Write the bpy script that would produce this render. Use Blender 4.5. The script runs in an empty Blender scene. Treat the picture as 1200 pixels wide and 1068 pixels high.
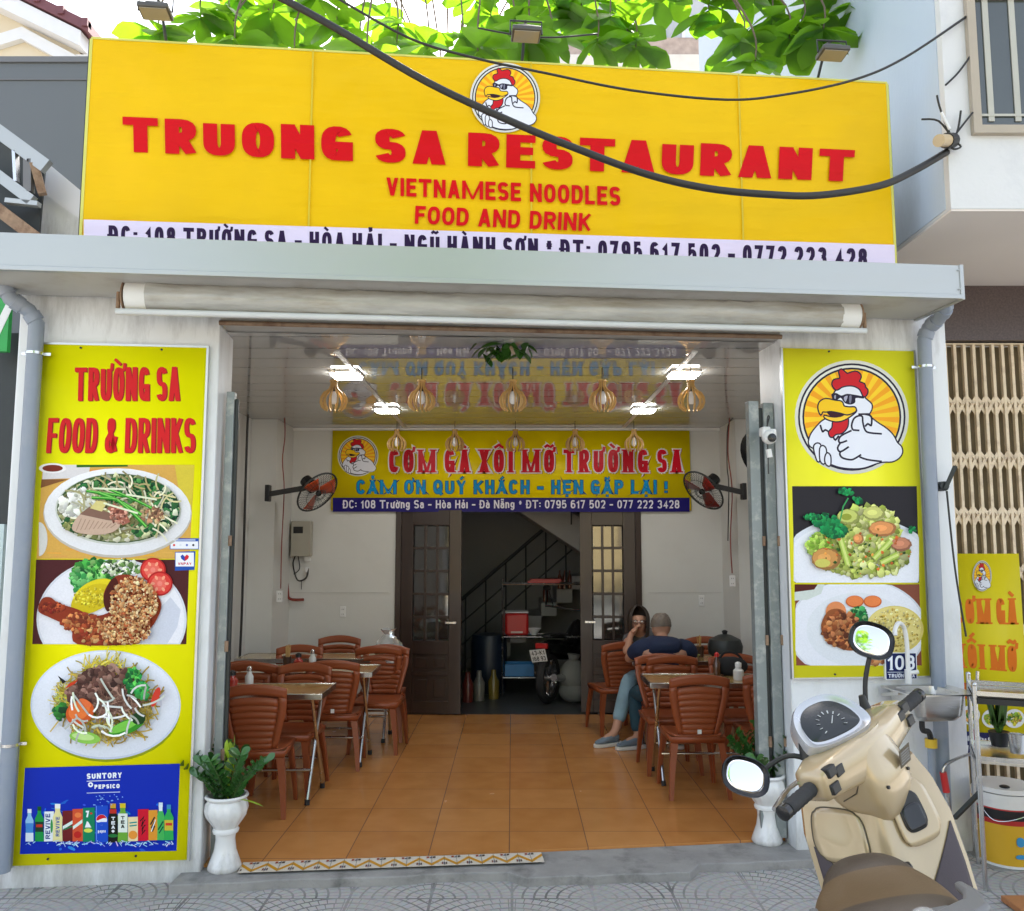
import bpy, bmesh, math, random, unicodedata
from mathutils import Vector, Matrix, Quaternion
R = math.radians
V = Vector
C = bpy.context.scene.collection
random.seed(7)

# ---------------------------------------------------------------- camera, sky, sun, exposure
scene = bpy.context.scene
EYE = 1.75
PITCH = R(6.05)
FPX = 1000.0
cam_d = bpy.data.cameras.new("camera")
cam_d.sensor_width = 36.0
cam_d.lens = 36.0 * FPX / 1200.0
cam_d.clip_end = 500.0
cam = bpy.data.objects.new("camera", cam_d)
C.objects.link(cam)
cam.location = (0, 0, EYE)
cam.rotation_euler = (R(90) + PITCH, 0, 0)
scene.camera = cam

SUN_EL, SUN_AZ = R(50), R(14)          # azimuth measured from +Y (behind the building) towards +X
world = bpy.data.worlds.new("World")
scene.world = world
world.use_nodes = True
wn = world.node_tree.nodes
bg = wn["Background"]
sky = wn.new("ShaderNodeTexSky")
sky.sky_type = 'NISHITA'
sky.sun_disc = False
sky.sun_elevation = SUN_EL
sky.sun_rotation = SUN_AZ
sky.air_density = 1.0
sky.dust_density = 3.0
sky.ozone_density = 1.0
hs = wn.new("ShaderNodeHueSaturation")
hs.inputs["Saturation"].default_value = 0.55
world.node_tree.links.new(sky.outputs[0], hs.inputs["Color"])
world.node_tree.links.new(hs.outputs[0], bg.inputs[0])
bg.inputs[1].default_value = 0.15

sun_d = bpy.data.lights.new("sun", 'SUN')
sun_d.energy = 4.5
sun_d.angle = R(0.5)
sun_d.color = (1.0, 0.95, 0.86)
sun = bpy.data.objects.new("sun", sun_d)
C.objects.link(sun)
to_sun = V((math.sin(SUN_AZ) * math.cos(SUN_EL), math.cos(SUN_AZ) * math.cos(SUN_EL), math.sin(SUN_EL)))
sun.rotation_euler = to_sun.to_track_quat('Z', 'Y').to_euler()

scene.view_settings.view_transform = 'Standard'
scene.view_settings.look = 'None'
scene.view_settings.gamma = 1.0
scene.view_settings.exposure = 1.88
scene.cycles.max_bounces = 10
scene.cycles.diffuse_bounces = 6
scene.cycles.glossy_bounces = 4
scene.cycles.sample_clamp_indirect = 6.0

# ---------------------------------------------------------------- picking points of the place
CP, SP = math.cos(PITCH), math.sin(PITCH)


def ray(x, y):
    rx = (x - 600.0) / FPX
    up = (534.0 - y) / FPX
    return V((rx, CP - up * SP, SP + up * CP))


def at(x, y, Y):
    d = ray(x, y)
    return V((0, 0, EYE)) + d * (Y / d.y)


def on_z(x, y, z):
    d = ray(x, y)
    return V((0, 0, EYE)) + d * ((z - EYE) / d.z)


class Plane:
    """A vertical plane through (ox, oy) turned by ang about z; u runs along it, z up."""

    def __init__(s, ox, oy, ang):
        s.o = V((ox, oy, 0)); s.a = ang
        s.t = V((math.cos(ang), math.sin(ang), 0)); s.n = V((-math.sin(ang), math.cos(ang), 0))

    def px(s, x, y):
        d = ray(x, y)
        e = V((0, 0, EYE))
        k = (s.o - e).dot(s.n) / d.dot(s.n)
        p = e + d * k
        return ((p - s.o).dot(s.t), p.z)

    def w(s, u, z, v=0.0):
        p = s.o + s.t * u + s.n * v
        return V((p.x, p.y, z))


FA = math.atan(0.1)
F0 = (0.0, 5.02)


def FP(v):
    return Plane(F0[0] - math.sin(FA) * v, F0[1] + math.cos(FA) * v, FA)


GZ = -0.06                                # pavement level; the tiled floor is z = 0

# ---------------------------------------------------------------- materials


def lin(c):
    return tuple(((v / 255.0) / 12.92 if v / 255.0 <= 0.04045 else ((v / 255.0 + 0.055) / 1.055) ** 2.4) for v in c[:3])


MATS = {}


def mat(name, col, rough=0.5, metal=0.0, var=0.12, scale=6.0, bump=0.0, bscale=40.0, spec=0.5, dirt=None, dscale=2.0, damt=0.5,
        trans=0.0, emit=None, estr=0.0, coat=0.0, stretch=(1, 1, 1), splash=None):
    """Principled surface with noise-driven colour and roughness variation; col is linear."""
    if name in MATS:
        return MATS[name]
    m = bpy.data.materials.new(name); m.use_nodes = True
    nt = m.node_tree; n = nt.nodes; L = nt.links
    p = n["Principled BSDF"]
    p.inputs["Roughness"].default_value = rough
    p.inputs["Metallic"].default_value = metal
    p.inputs["Specular IOR Level"].default_value = spec
    p.inputs["Coat Weight"].default_value = coat
    if trans:
        p.inputs["Transmission Weight"].default_value = trans
    tc = n.new("ShaderNodeTexCoord")
    mp = n.new("ShaderNodeMapping"); mp.inputs["Scale"].default_value = stretch
    L.new(tc.outputs["Object"], mp.inputs[0])
    nz = n.new("ShaderNodeTexNoise"); nz.inputs["Scale"].default_value = scale; nz.inputs["Detail"].default_value = 6
    L.new(mp.outputs[0], nz.inputs["Vector"])
    mix = n.new("ShaderNodeMix"); mix.data_type = 'RGBA'
    mix.inputs[6].default_value = tuple(max(0, c * (1 - var)) for c in col) + (1,)
    mix.inputs[7].default_value = tuple(min(1, c * (1 + var)) for c in col) + (1,)
    L.new(nz.outputs["Fac"], mix.inputs[0])
    out = mix.outputs[2]
    if dirt is not None:
        n2 = n.new("ShaderNodeTexNoise"); n2.inputs["Scale"].default_value = dscale; n2.inputs["Detail"].default_value = 10
        n2.inputs["Roughness"].default_value = 0.65
        L.new(mp.outputs[0], n2.inputs["Vector"])
        rp = n.new("ShaderNodeValToRGB")
        rp.color_ramp.elements[0].position = 0.5; rp.color_ramp.elements[1].position = 0.72
        rp.color_ramp.elements[1].color = (damt, damt, damt, 1)
        L.new(n2.outputs["Fac"], rp.inputs[0])
        m2 = n.new("ShaderNodeMix"); m2.data_type = 'RGBA'
        L.new(rp.outputs[0], m2.inputs[0]); L.new(out, m2.inputs[6]); m2.inputs[7].default_value = tuple(dirt) + (1,)
        out = m2.outputs[2]
    if splash:                                                # grime thrown up from the ground and run down from the eaves
        n4 = n.new("ShaderNodeTexNoise"); n4.inputs["Scale"].default_value = 5.0; n4.inputs["Detail"].default_value = 9; n4.inputs["Roughness"].default_value = .7
        m4 = n.new("ShaderNodeMapping"); m4.inputs["Scale"].default_value = (2.2, 2.2, .45); L.new(tc.outputs["Object"], m4.inputs[0]); L.new(m4.outputs[0], n4.inputs["Vector"])
        sp = n.new("ShaderNodeSeparateXYZ"); L.new(tc.outputs["Object"], sp.inputs[0])
        acc = None
        for za, zb in splash:
            r4 = n.new("ShaderNodeMapRange"); r4.inputs[1].default_value = za; r4.inputs[2].default_value = zb; L.new(sp.outputs[2], r4.inputs[0])
            if acc is None: acc = r4.outputs[0]
            else:
                mxx = n.new("ShaderNodeMath"); mxx.operation = 'MAXIMUM'; L.new(acc, mxx.inputs[0]); L.new(r4.outputs[0], mxx.inputs[1]); acc = mxx.outputs[0]
        ad = n.new("ShaderNodeMath"); ad.operation = 'MULTIPLY_ADD'; ad.inputs[1].default_value = .45; L.new(acc, ad.inputs[0]); L.new(n4.outputs["Fac"], ad.inputs[2])
        r5 = n.new("ShaderNodeMapRange"); r5.inputs[1].default_value = .62; r5.inputs[2].default_value = .95; r5.inputs[4].default_value = .5; L.new(ad.outputs[0], r5.inputs[0])
        m5 = n.new("ShaderNodeMix"); m5.data_type = 'RGBA'; L.new(r5.outputs[0], m5.inputs[0]); L.new(out, m5.inputs[6]); m5.inputs[7].default_value = (.16, .15, .13, 1); out = m5.outputs[2]
    L.new(out, p.inputs["Base Color"])
    mr = n.new("ShaderNodeMapRange")
    mr.inputs[3].default_value = max(0.0, rough - 0.08); mr.inputs[4].default_value = min(1, rough + 0.08)
    L.new(nz.outputs["Fac"], mr.inputs[0]); L.new(mr.outputs[0], p.inputs["Roughness"])
    if bump:
        n3 = n.new("ShaderNodeTexNoise"); n3.inputs["Scale"].default_value = bscale; n3.inputs["Detail"].default_value = 5
        L.new(mp.outputs[0], n3.inputs["Vector"])
        b = n.new("ShaderNodeBump"); b.inputs["Strength"].default_value = bump; b.inputs["Distance"].default_value = 0.01
        L.new(n3.outputs["Fac"], b.inputs["Height"]); L.new(b.outputs[0], p.inputs["Normal"])
    if emit:
        p.inputs["Emission Color"].default_value = tuple(emit) + (1,); p.inputs["Emission Strength"].default_value = estr
    MATS[name] = m
    return m


def print_mat(name, rough=0.38, fold=0.0, spec=0.15, grain=None):
    """Printed picture: base colour from the face colours of the print."""
    if name in MATS:
        return MATS[name]
    m = bpy.data.materials.new(name); m.use_nodes = True
    nt = m.node_tree; n = nt.nodes; L = nt.links
    p = n["Principled BSDF"]; p.inputs["Roughness"].default_value = rough; p.inputs["Specular IOR Level"].default_value = spec
    a = n.new("ShaderNodeAttribute"); a.attribute_name = "Col"
    tc = n.new("ShaderNodeTexCoord")
    nz = n.new("ShaderNodeTexNoise"); nz.inputs["Scale"].default_value = 2.5; nz.inputs["Detail"].default_value = 5
    L.new(tc.outputs["Object"], nz.inputs["Vector"])
    mr = n.new("ShaderNodeMapRange"); mr.inputs[3].default_value = 0.9; mr.inputs[4].default_value = 1.06
    L.new(nz.outputs["Fac"], mr.inputs[0])
    if grain:
        nz.inputs["Scale"].default_value = grain; nz.inputs["Detail"].default_value = 8; nz.inputs["Roughness"].default_value = .7
        mr.inputs[1].default_value = .3; mr.inputs[2].default_value = .7; mr.inputs[3].default_value = .92; mr.inputs[4].default_value = 1.05
    mul = n.new("ShaderNodeVectorMath"); mul.operation = 'SCALE'
    L.new(a.outputs["Color"], mul.inputs[0]); L.new(mr.outputs[0], mul.inputs["Scale"])
    L.new(mul.outputs[0], p.inputs["Base Color"])
    if fold:
        # creases of the stretched canvas: slanted soft waves
        mp = n.new("ShaderNodeMapping"); mp.inputs["Rotation"].default_value = (0, R(38), 0); mp.inputs["Scale"].default_value = (0.5, 1, 3.0)
        L.new(tc.outputs["Object"], mp.inputs[0])
        n2 = n.new("ShaderNodeTexNoise"); n2.inputs["Scale"].default_value = 1.4; n2.inputs["Detail"].default_value = 3
        L.new(mp.outputs[0], n2.inputs["Vector"])
        b = n.new("ShaderNodeBump"); b.inputs["Strength"].default_value = fold; b.inputs["Distance"].default_value = 0.05
        L.new(n2.outputs["Fac"], b.inputs["Height"]); L.new(b.outputs[0], p.inputs["Normal"])
    MATS[name] = m
    return m


# ---------------------------------------------------------------- objects and builders


def tag(o, label=None, cat=None, group=None, kind=None):
    if label: o["label"] = label
    if cat: o["category"] = cat
    if group: o["group"] = group
    if kind: o["kind"] = kind
    return o


def thing(name, label, cat, loc=(0, 0, 0), rz=0.0, group=None):
    o = bpy.data.objects.new(name, None); o.empty_display_size = 0.1
    C.objects.link(o); o.location = loc; o.rotation_euler = (0, 0, rz)
    return tag(o, label, cat, group)


def dup(root, loc, rz, label, group=None):
    r = root.copy(); C.objects.link(r); r.location = loc; r.rotation_euler = (0, 0, rz)
    r["label"] = label
    if group: r["group"] = group
    for ch in list(root.children):
        c = ch.copy(); C.objects.link(c); c.parent = r
        for g in list(ch.children):
            d = g.copy(); C.objects.link(d); d.parent = c
    return r


class B:
    def __init__(s, m=None):
        s.bm = bmesh.new(); s.mats = []; s.mi = 0; s.cl = None; s.c = None
        if m: s.mat(m)

    def mat(s, m):
        if m not in s.mats: s.mats.append(m)
        s.mi = s.mats.index(m)
        return s

    def f(s, vs):
        try:
            fc = s.bm.faces.new(vs)
        except ValueError:
            return None
        fc.material_index = s.mi; fc.smooth = True
        if s.cl is not None and s.c is not None:
            for lp in fc.loops: lp[s.cl] = s.c
        return fc

    def poly(s, pts):
        return s.f([s.bm.verts.new(p) for p in pts])

    def bx(s, x0, x1, y0, y1, z0, z1, M=None):
        co = [(x, y, z) for z in (z0, z1) for y in (y0, y1) for x in (x0, x1)]
        v = [s.bm.verts.new((M @ V(c)) if M else c) for c in co]
        for q in ((0, 2, 3, 1), (4, 5, 7, 6), (0, 1, 5, 4), (2, 6, 7, 3), (0, 4, 6, 2), (1, 3, 7, 5)):
            s.f([v[i] for i in q])
        return s

    def bar(s, a, b, w, h, up=(0, 0, 1)):
        """box beam from a to b, w across, h along the up side"""
        a = V(a); b = V(b); d = (b - a).normalized(); up = V(up)
        x = d.cross(up)
        if x.length < 1e-4: x = d.cross(V((1, 0, 0)))
        x.normalize(); z = x.cross(d).normalized()
        M = Matrix((x, d, z)).transposed().to_4x4(); M.translation = a
        return s.bx(-w / 2, w / 2, 0, (b - a).length, -h / 2, h / 2, M)

    def rings(s, rs, cap=True, closed=True):
        vs = [[s.bm.verts.new(p) for p in r] for r in rs]
        n = len(vs[0])
        for i in range(len(vs) - 1):
            for j in range(n if closed else n - 1):
                k = (j + 1) % n
                s.f([vs[i][j], vs[i][k], vs[i + 1][k], vs[i + 1][j]])
        if cap and closed:
            s.f(vs[0][::-1]); s.f(vs[-1])
        return s

    def tube(s, path, r, n=8, cap=True, flat=1.0):
        P = [V(p) for p in path]
        if len(P) < 2: return s
        rr = r if isinstance(r, (list, tuple)) else [r] * len(P)
        T = []
        for i in range(len(P)):
            t = (P[min(i + 1, len(P) - 1)] - P[max(i - 1, 0)])
            T.append(t.normalized())
        u = T[0].orthogonal().normalized()
        rs = []
        for i in range(len(P)):
            if i:
                q = T[i - 1].rotation_difference(T[i]); u = (q @ u).normalized()
            w = T[i].cross(u).normalized()
            rs.append([P[i] + (u * math.cos(2 * math.pi * k / n) + w * flat * math.sin(2 * math.pi * k / n)) * rr[i] for k in range(n)])
        return s.rings(rs, cap)

    def cyl(s, a, b, r, n=16, r2=None):
        return s.tube([a, b], [r, r if r2 is None else r2], n)

    def lathe(s, prof, n=24, M=None, cap=True):
        rs = []
        for r, z in prof:
            ring = [V((r * math.cos(2 * math.pi * k / n), r * math.sin(2 * math.pi * k / n), z)) for k in range(n)]
            rs.append([(M @ p) if M else p for p in ring])
        return s.rings(rs, cap)

    def ell(s, c, r, n=16, m=10, M=None):
        rs = []
        for i in range(1, m):
            th = math.pi * i / m
            ring = [V((c[0] + r[0] * math.sin(th) * math.cos(2 * math.pi * k / n), c[1] + r[1] * math.sin(th) * math.sin(2 * math.pi * k / n),
                       c[2] - r[2] * math.cos(th))) for k in range(n)]
            rs.append([(M @ p) if M else p for p in ring])
        return s.rings(rs)

    def prism(s, pts, fn, h0, h1):
        """outline pts (a,b) between heights h0 and h1; fn(a,b,h) -> point"""
        return s.rings([[fn(a, b, h0) for a, b in pts], [fn(a, b, h1) for a, b in pts]])

    def sheet(s, fn, nu, nv):
        g = [[s.bm.verts.new(fn(i / nu, j / nv)) for j in range(nv + 1)] for i in range(nu + 1)]
        for i in range(nu):
            for j in range(nv):
                s.f([g[i][j], g[i + 1][j], g[i + 1][j + 1], g[i][j + 1]])
        return s

    def build(s, name, parent=None, m=None, sharp=35, bevel=0, solid=0, sub=0, label=None, fix=True, off=0.0):
        if fix: bmesh.ops.recalc_face_normals(s.bm, faces=s.bm.faces[:])
        me = bpy.data.meshes.new(name); s.bm.to_mesh(me); s.bm.free()
        if m: s.mats = [m] if not isinstance(m, (list, tuple)) else list(m)
        for x in s.mats: me.materials.append(x)
        if sharp is not None: me.set_sharp_from_angle(angle=R(sharp))
        o = bpy.data.objects.new(name, me); C.objects.link(o)
        if parent: o.parent = parent
        if solid:
            md = o.modifiers.new("solid", 'SOLIDIFY'); md.thickness = solid; md.offset = off
        if bevel:
            md = o.modifiers.new("bevel", 'BEVEL'); md.width = bevel; md.segments = 2; md.limit_method = 'ANGLE'; md.angle_limit = R(40)
            md.harden_normals = False
        if sub:
            md = o.modifiers.new("sub", 'SUBSURF'); md.levels = sub; md.render_levels = sub
        if label: o["label"] = label
        return o


def smooth(path, k=6):
    """Catmull-Rom through the points"""
    P = [V(p) for p in path]
    out = []
    for i in range(len(P) - 1):
        p0 = P[max(i - 1, 0)]; p1 = P[i]; p2 = P[i + 1]; p3 = P[min(i + 2, len(P) - 1)]
        for j in range(k):
            t = j / k
            out.append(0.5 * ((2 * p1) + (p2 - p0) * t + (2 * p0 - 5 * p1 + 4 * p2 - p3) * t * t + (3 * p1 - p0 - 3 * p2 + p3) * t ** 3))
    out.append(P[-1])
    return out


# ---------------------------------------------------------------- lettering: strokes of an own alphabet


def arc(cx, cy, rx, ry, a0, a1, n=9, e=2.5):
    o = []
    for i in range(n + 1):
        a = R(a0 + (a1 - a0) * i / n)
        c, s_ = math.cos(a), math.sin(a)
        o.append((cx + rx * math.copysign(abs(c) ** (2 / e), c), cy + ry * math.copysign(abs(s_) ** (2 / e), s_)))
    return o


def glyphs():
    g = {}
    O = arc(.5, .5, .5, .5, 0, 360, 28)
    bowlP = [(0, 1), (.5, 1)] + arc(.5, .75, .5, .25, 90, -90, 8) + [(0, .5)]
    bowlR = [(0, 1), (.5, 1)] + arc(.5, .74, .5, .26, 90, -90, 8) + [(0, .48)]
    S_ = arc(.5, .76, .5, .24, 25, 180, 8) + arc(.5, .76, .5, .26, 180, 250, 3) + arc(.5, .24, .5, .26, 70, 0, 3) + arc(.5, .24, .5, .24, 0, -155, 8)
    g['A'] = (1.0, [[(0, 0), (.5, 1)], [(.5, 1), (1, 0)], [(.3, .26), (.7, .26)]])
    g['B'] = (.9, [[(0, 0), (0, 1)], [(0, 1), (.45, 1)] + arc(.45, .76, .48, .24, 90, -90, 8) + [(0, .52)], [(.45, .52)] + arc(.45, .26, .55, .26, 90, -90, 8) + [(0, 0)]])
    g['C'] = (.9, [arc(.5, .5, .5, .5, 38, 322, 20)])
    g['D'] = (.92, [[(0, 0), (0, 1)], [(0, 1), (.4, 1)] + arc(.4, .5, .6, .5, 90, -90, 14) + [(0, 0)]])
    g['E'] = (.78, [[(1, 1), (0, 1), (0, 0), (1, 0)], [(0, .52), (.85, .52)]])
    g['F'] = (.74, [[(1, 1), (0, 1), (0, 0)], [(0, .5), (.85, .5)]])
    g['G'] = (.92, [arc(.5, .5, .5, .5, 38, 330, 20), [(.55, .42), (1, .42), (1, 0)]])
    g['H'] = (.92, [[(0, 0), (0, 1)], [(1, 0), (1, 1)], [(0, .5), (1, .5)]])
    g['I'] = (.0, [[(.5, 0), (.5, 1)]])
    g['K'] = (.92, [[(0, 0), (0, 1)], [(.95, 1), (.15, .45)], [(.3, .6), (1, 0)]])
    g['L'] = (.74, [[(0, 1), (0, 0), (1, 0)]])
    g['M'] = (2.1, [[(0, 0), (0, 1)], [(0, 1), (.5, 0)], [(.5, 0), (1, 1)], [(1, 0), (1, 1)]])
    g['N'] = (1.0, [[(0, 0), (0, 1)], [(0, 1), (1, 0)], [(1, 0), (1, 1)]])
    g['O'] = (.95, [O])
    g['P'] = (.86, [[(0, 0), (0, 1)], bowlP])
    g['Q'] = (.95, [O, [(.6, .25), (1, -.08)]])
    g['R'] = (.9, [[(0, 0), (0, 1)], bowlR, [(.45, .48), (1, 0)]])
    g['S'] = (.86, [S_])
    g['T'] = (1.1, [[(0, 1), (1, 1)], [(.5, 1), (.5, 0)]])
    g['U'] = (.92, [[(0, 1), (0, .4)] + arc(.5, .36, .5, .36, 180, 360, 12) + [(1, 1)]])
    g['V'] = (.98, [[(0, 1), (.5, 0)], [(.5, 0), (1, 1)]])
    g['X'] = (.95, [[(0, 0), (1, 1)], [(0, 1), (1, 0)]])
    g['Y'] = (.95, [[(0, 1), (.5, .45), (1, 1)], [(.5, .45), (.5, 0)]])
    g['Z'] = (.85, [[(0, 1), (1, 1), (0, 0), (1, 0)]])
    g['0'] = (.82, [O])
    g['1'] = (.42, [[(0, .74), (.8, 1), (.8, 0)]])
    g['2'] = (.8, [arc(.5, .7, .5, .3, 165, -20, 10) + [(0, 0), (1, 0)]])
    g['3'] = (.8, [arc(.48, .75, .46, .25, 160, -80, 10) , arc(.48, .26, .52, .27, 85, -160, 12)])
    g['4'] = (.85, [[(.75, 0), (.75, 1), (0, .28), (1, .28)]])
    g['5'] = (.8, [[(.92, 1), (.1, 1), (.05, .52)] + arc(.48, .31, .52, .31, 120, -150, 12)])
    g['6'] = (.82, [arc(.5, .3, .5, .3, 0, 360, 20), [(0, .32)] + arc(.5, .6, .5, .4, 170, 50, 8)])
    g['7'] = (.76, [[(0, 1), (1, 1), (.35, 0)]])
    g['8'] = (.82, [arc(.5, .75, .44, .25, 0, 360, 18), arc(.5, .26, .5, .27, 0, 360, 18)])
    g['9'] = (.82, [arc(.5, .7, .5, .3, 0, 360, 20), [(1, .68)] + arc(.5, .4, .5, .4, -10, -130, 8)])
    g['&'] = (1.0, [[(1, 0), (.25, .72)] + arc(.45, .82, .22, .18, 190, -20, 8) + [(.2, .45)] + arc(.4, .24, .4, .24, 150, 300, 8) + [(1, .45)]])
    g['-'] = (.5, [[(0, .42), (1, .42)]])
    g['+'] = (.6, [[(0, .45), (1, .45)], [(.5, .2), (.5, .7)]])
    g[':'] = (.0, [[(.5, .12), (.5, .3)], [(.5, .56), (.5, .74)]])
    g['.'] = (.0, [[(.5, 0), (.5, .16)]])
    g['!'] = (.0, [[(.5, .35), (.5, 1)], [(.5, 0), (.5, .14)]])
    g['*'] = (.45, [[(.5, .45), (.5, 1)], [(0, .58), (1, .87)], [(0, .87), (1, .58)]])
    x = .7
    o_ = arc(.5, x / 2, .5, x / 2, 0, 360, 20)
    g['a'] = (.62, [arc(.5, x * .33, .5, x * .33, 0, 360, 16), [(1, 0), (1, x * .6)] + arc(.5, x * .6, .5, x * .4, 0, 150, 8)])
    g['g'] = (.66, [arc(.5, x * .58, .5, x * .42, 0, 360, 18), [(1, x), (1, .02)] + arc(.5, .02, .5, .26, 0, -150, 8)])
    g['n'] = (.64, [[(0, 0), (0, x)], [(0, x * .5)] + arc(.5, x * .55, .5, x * .45, 170, 0, 8) + [(1, 0)]])
    g['h'] = (.64, [[(0, 0), (0, 1)], [(0, x * .5)] + arc(.5, x * .55, .5, x * .45, 170, 0, 8) + [(1, 0)]])
    g['i'] = (.0, [[(.5, 0), (.5, x)]])
    g['o'] = (.66, [o_])
    g['r'] = (.4, [[(0, 0), (0, x)], [(0, x * .5)] + arc(.7, x * .5, .7, x * .5, 170, 80, 6)])
    g['u'] = (.64, [[(0, x), (0, .3)] + arc(.5, .3, .5, .3, 180, 360, 8) + [(1, x)], [(1, x), (1, 0)]])
    g['e'] = (.62, [[(0, x * .5), (1, x * .5)] + arc(.5, x / 2, .5, x / 2, 20, 320, 16)])
    g['s'] = (.55, [arc(.5, .53, .5, .17, 25, 250, 8) + arc(.5, .18, .5, .18, 70, -155, 8)])
    g['p'] = (.66, [[(0, -.3), (0, x)], o_])
    g['t'] = (.4, [[(.5, 1), (.5, 0)], [(0, x), (1, x)]])
    return g


GL = glyphs()


def closed_smooth(pts, k=4):
    n = len(pts); o = []
    for i in range(n):
        p0, p1, p2, p3 = (V(pts[(i + d) % n]) for d in (-1, 0, 1, 2))
        for j in range(k):
            t = j / k
            q = 0.5 * ((2 * p1) + (p2 - p0) * t + (2 * p0 - 5 * p1 + 4 * p2 - p3) * t * t + (3 * p1 - p0 - 3 * p2 + p3) * t ** 3)
            o.append((q.x, q.y))
    return o


def stroke(pts, t, cap=0.0):
    """quads of a mitred polyline of width t"""
    P = [V((p[0], p[1])) for p in pts]
    Q = [P[0]]
    for p in P[1:]:
        if (p - Q[-1]).length > 1e-5: Q.append(p)
    P = Q
    if len(P) < 2: return []
    closed = (P[0] - P[-1]).length < 1e-4 and len(P) > 3
    if cap and not closed:
        a0 = (P[0] - P[1]).normalized() * cap; a1 = (P[-1] - P[-2]).normalized() * cap
        P[0] = P[0] + a0; P[-1] = P[-1] + a1
    L_, R_ = [], []
    for i, p in enumerate(P):
        a = (p - P[i - 1]).normalized() if i else None
        b = (P[i + 1] - p).normalized() if i < len(P) - 1 else None
        if a is None: a = (P[0] - P[-2]).normalized() if closed else b
        if b is None: b = (P[1] - P[0]).normalized() if closed else a
        na = V((-a.y, a.x)); nb = V((-b.y, b.x))
        m = na + nb
        if m.length < 1e-3: m = na
        m.normalize()
        k = 1.0 / max(0.38, m.dot(na))
        L_.append(p + m * (t / 2 * k)); R_.append(p - m * (t / 2 * k))
    return [[L_[i], R_[i], R_[i + 1], L_[i + 1]] for i in range(len(P) - 1)]


def shape_text(s, aspect, t, serif=False, gap=None, tall=None):
    """list of polygons in a box aspect x 1 for the words s; t = stroke width over cap height. Second value of each: layer"""
    gap = t * 0.75 if gap is None else gap
    items = []
    for ch in s:
        if ch == ' ':
            items.append((None, 0.8, [])); continue
        base = 'D' if ch == 'Đ' else unicodedata.normalize('NFD', ch)[0]
        marks = ['bar'] if ch == 'Đ' else [c for c in unicodedata.normalize('NFD', ch)[1:]]
        items.append((base, GL[base][0], marks))
    fixed = sum(t + gap for it in items if it[0]) - gap
    free = sum(it[1] for it in items)
    k = max(0.05, (aspect - fixed) / max(free, 1e-3))
    out = []
    x = 0.0
    for base, w, marks in items:
        if base is None:
            x += w * k; continue
        ww = w * k
        for li, pl in enumerate(GL[base][1]):
            pts = [(x + t / 2 + px * ww if w else x + t / 2, t / 2 + py * (1 - t)) for px, py in pl]
            # square ends reach the cap lines
            straight = len(pl) == 2 and {pl[0][1], pl[1][1]} == {0, 1}
            if straight:                                          # stems and diagonals cut level at the cap lines
                (xa, ya), (xb, yb) = pts
                wd = t * min(1.35, math.hypot(1, (xb - xa) / (yb - ya))) * (.62 if base == 'M' and xa != xb else .85 if base == 'N' and xa != xb else 1)
                ya, yb = (0.0, 1.0) if ya < yb else (1.0, 0.0)
                quads = [[V((xa - wd / 2, ya)), V((xa + wd / 2, ya)), V((xb + wd / 2, yb)), V((xb - wd / 2, yb))]]
            else:
                quads = stroke(pts, t, 0.0 if base in ':.!*' else t / 2 if len(pl) < 6 else t * .15)
            for q in quads:
                if base not in 'Qgp': q = [V((min(x + ww + t, max(x, v.x)), min(1.0, max(0.0, v.y)))) for v in q]
                out.append((q, li))
            if serif:
                for e, nx in ((0, 1), (-1, -2)):
                    p = V(pts[e]); d = p - V(pts[nx])
                    if len(pl) < 6 and abs(d.y) > abs(d.x) * .6 and (pl[e][1] in (0, 1)):
                        yy = 0.0 if pl[e][1] == 0 else 1.0
                        h = t * .34
                        y0, y1 = (0, h) if yy == 0 else (1 - h, 1)
                        out.append(([V((p.x - t * .8, y0)), V((p.x + t * .8, y0)), V((p.x + t * .8, y1)), V((p.x - t * .8, y1))], 3))
        top = .74 if base.islower() else 1.0
        cx = x + t / 2 + ww / 2
        tt = max(t * .62, .05)
        stack = 0.0
        for mk in marks:
            b0 = top + .07 + stack
            if mk == 'bar':
                out.append(([V((x - t * .35, .44)), V((x + t * 1.5, .44)), V((x + t * 1.5, .56)), V((x - t * .35, .56))], 4)); continue
            if mk == '\u031b':                                     # horn
                px = x + ww + t * .8
                for q in stroke([(px - t * .45, top - .12), (px + t * .2, top - .06), (px + t * .3, top + .12)], tt): out.append((q, 4))
                continue
            if mk == '\u0323':
                out.append(([V((cx - tt * .6, -.2)), V((cx + tt * .6, -.2)), V((cx + tt * .6, -.07)), V((cx - tt * .6, -.07))], 4)); continue
            if mk == '\u0302':
                for q in stroke([(cx - .17, b0), (cx, b0 + .13), (cx + .17, b0)], tt): out.append((q, 4))
                stack = .2; continue
            if mk == '\u0306':
                for q in stroke([(cx - .15, b0 + .13), (cx - .08, b0 + .03), (cx + .08, b0 + .03), (cx + .15, b0 + .13)], tt): out.append((q, 4))
                stack = .2; continue
            if mk == '\u0300': pl = [(cx - .12, b0 + .17), (cx + .06, b0)]
            elif mk == '\u0301': pl = [(cx + .12, b0 + .17), (cx - .06, b0)]
            elif mk == '\u0303': pl = [(cx - .17, b0 + .02), (cx - .07, b0 + .11), (cx + .06, b0 + .04), (cx + .17, b0 + .13)]
            elif mk == '\u0309': pl = [(cx - .08, b0 + .18), (cx + .06, b0 + .18), (cx + .06, b0 + .09), (cx, b0 + .06), (cx, b0)]
            else: continue
            for q in stroke(pl, tt): out.append((q, 5))
        x += ww + t + gap
    return out


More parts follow.
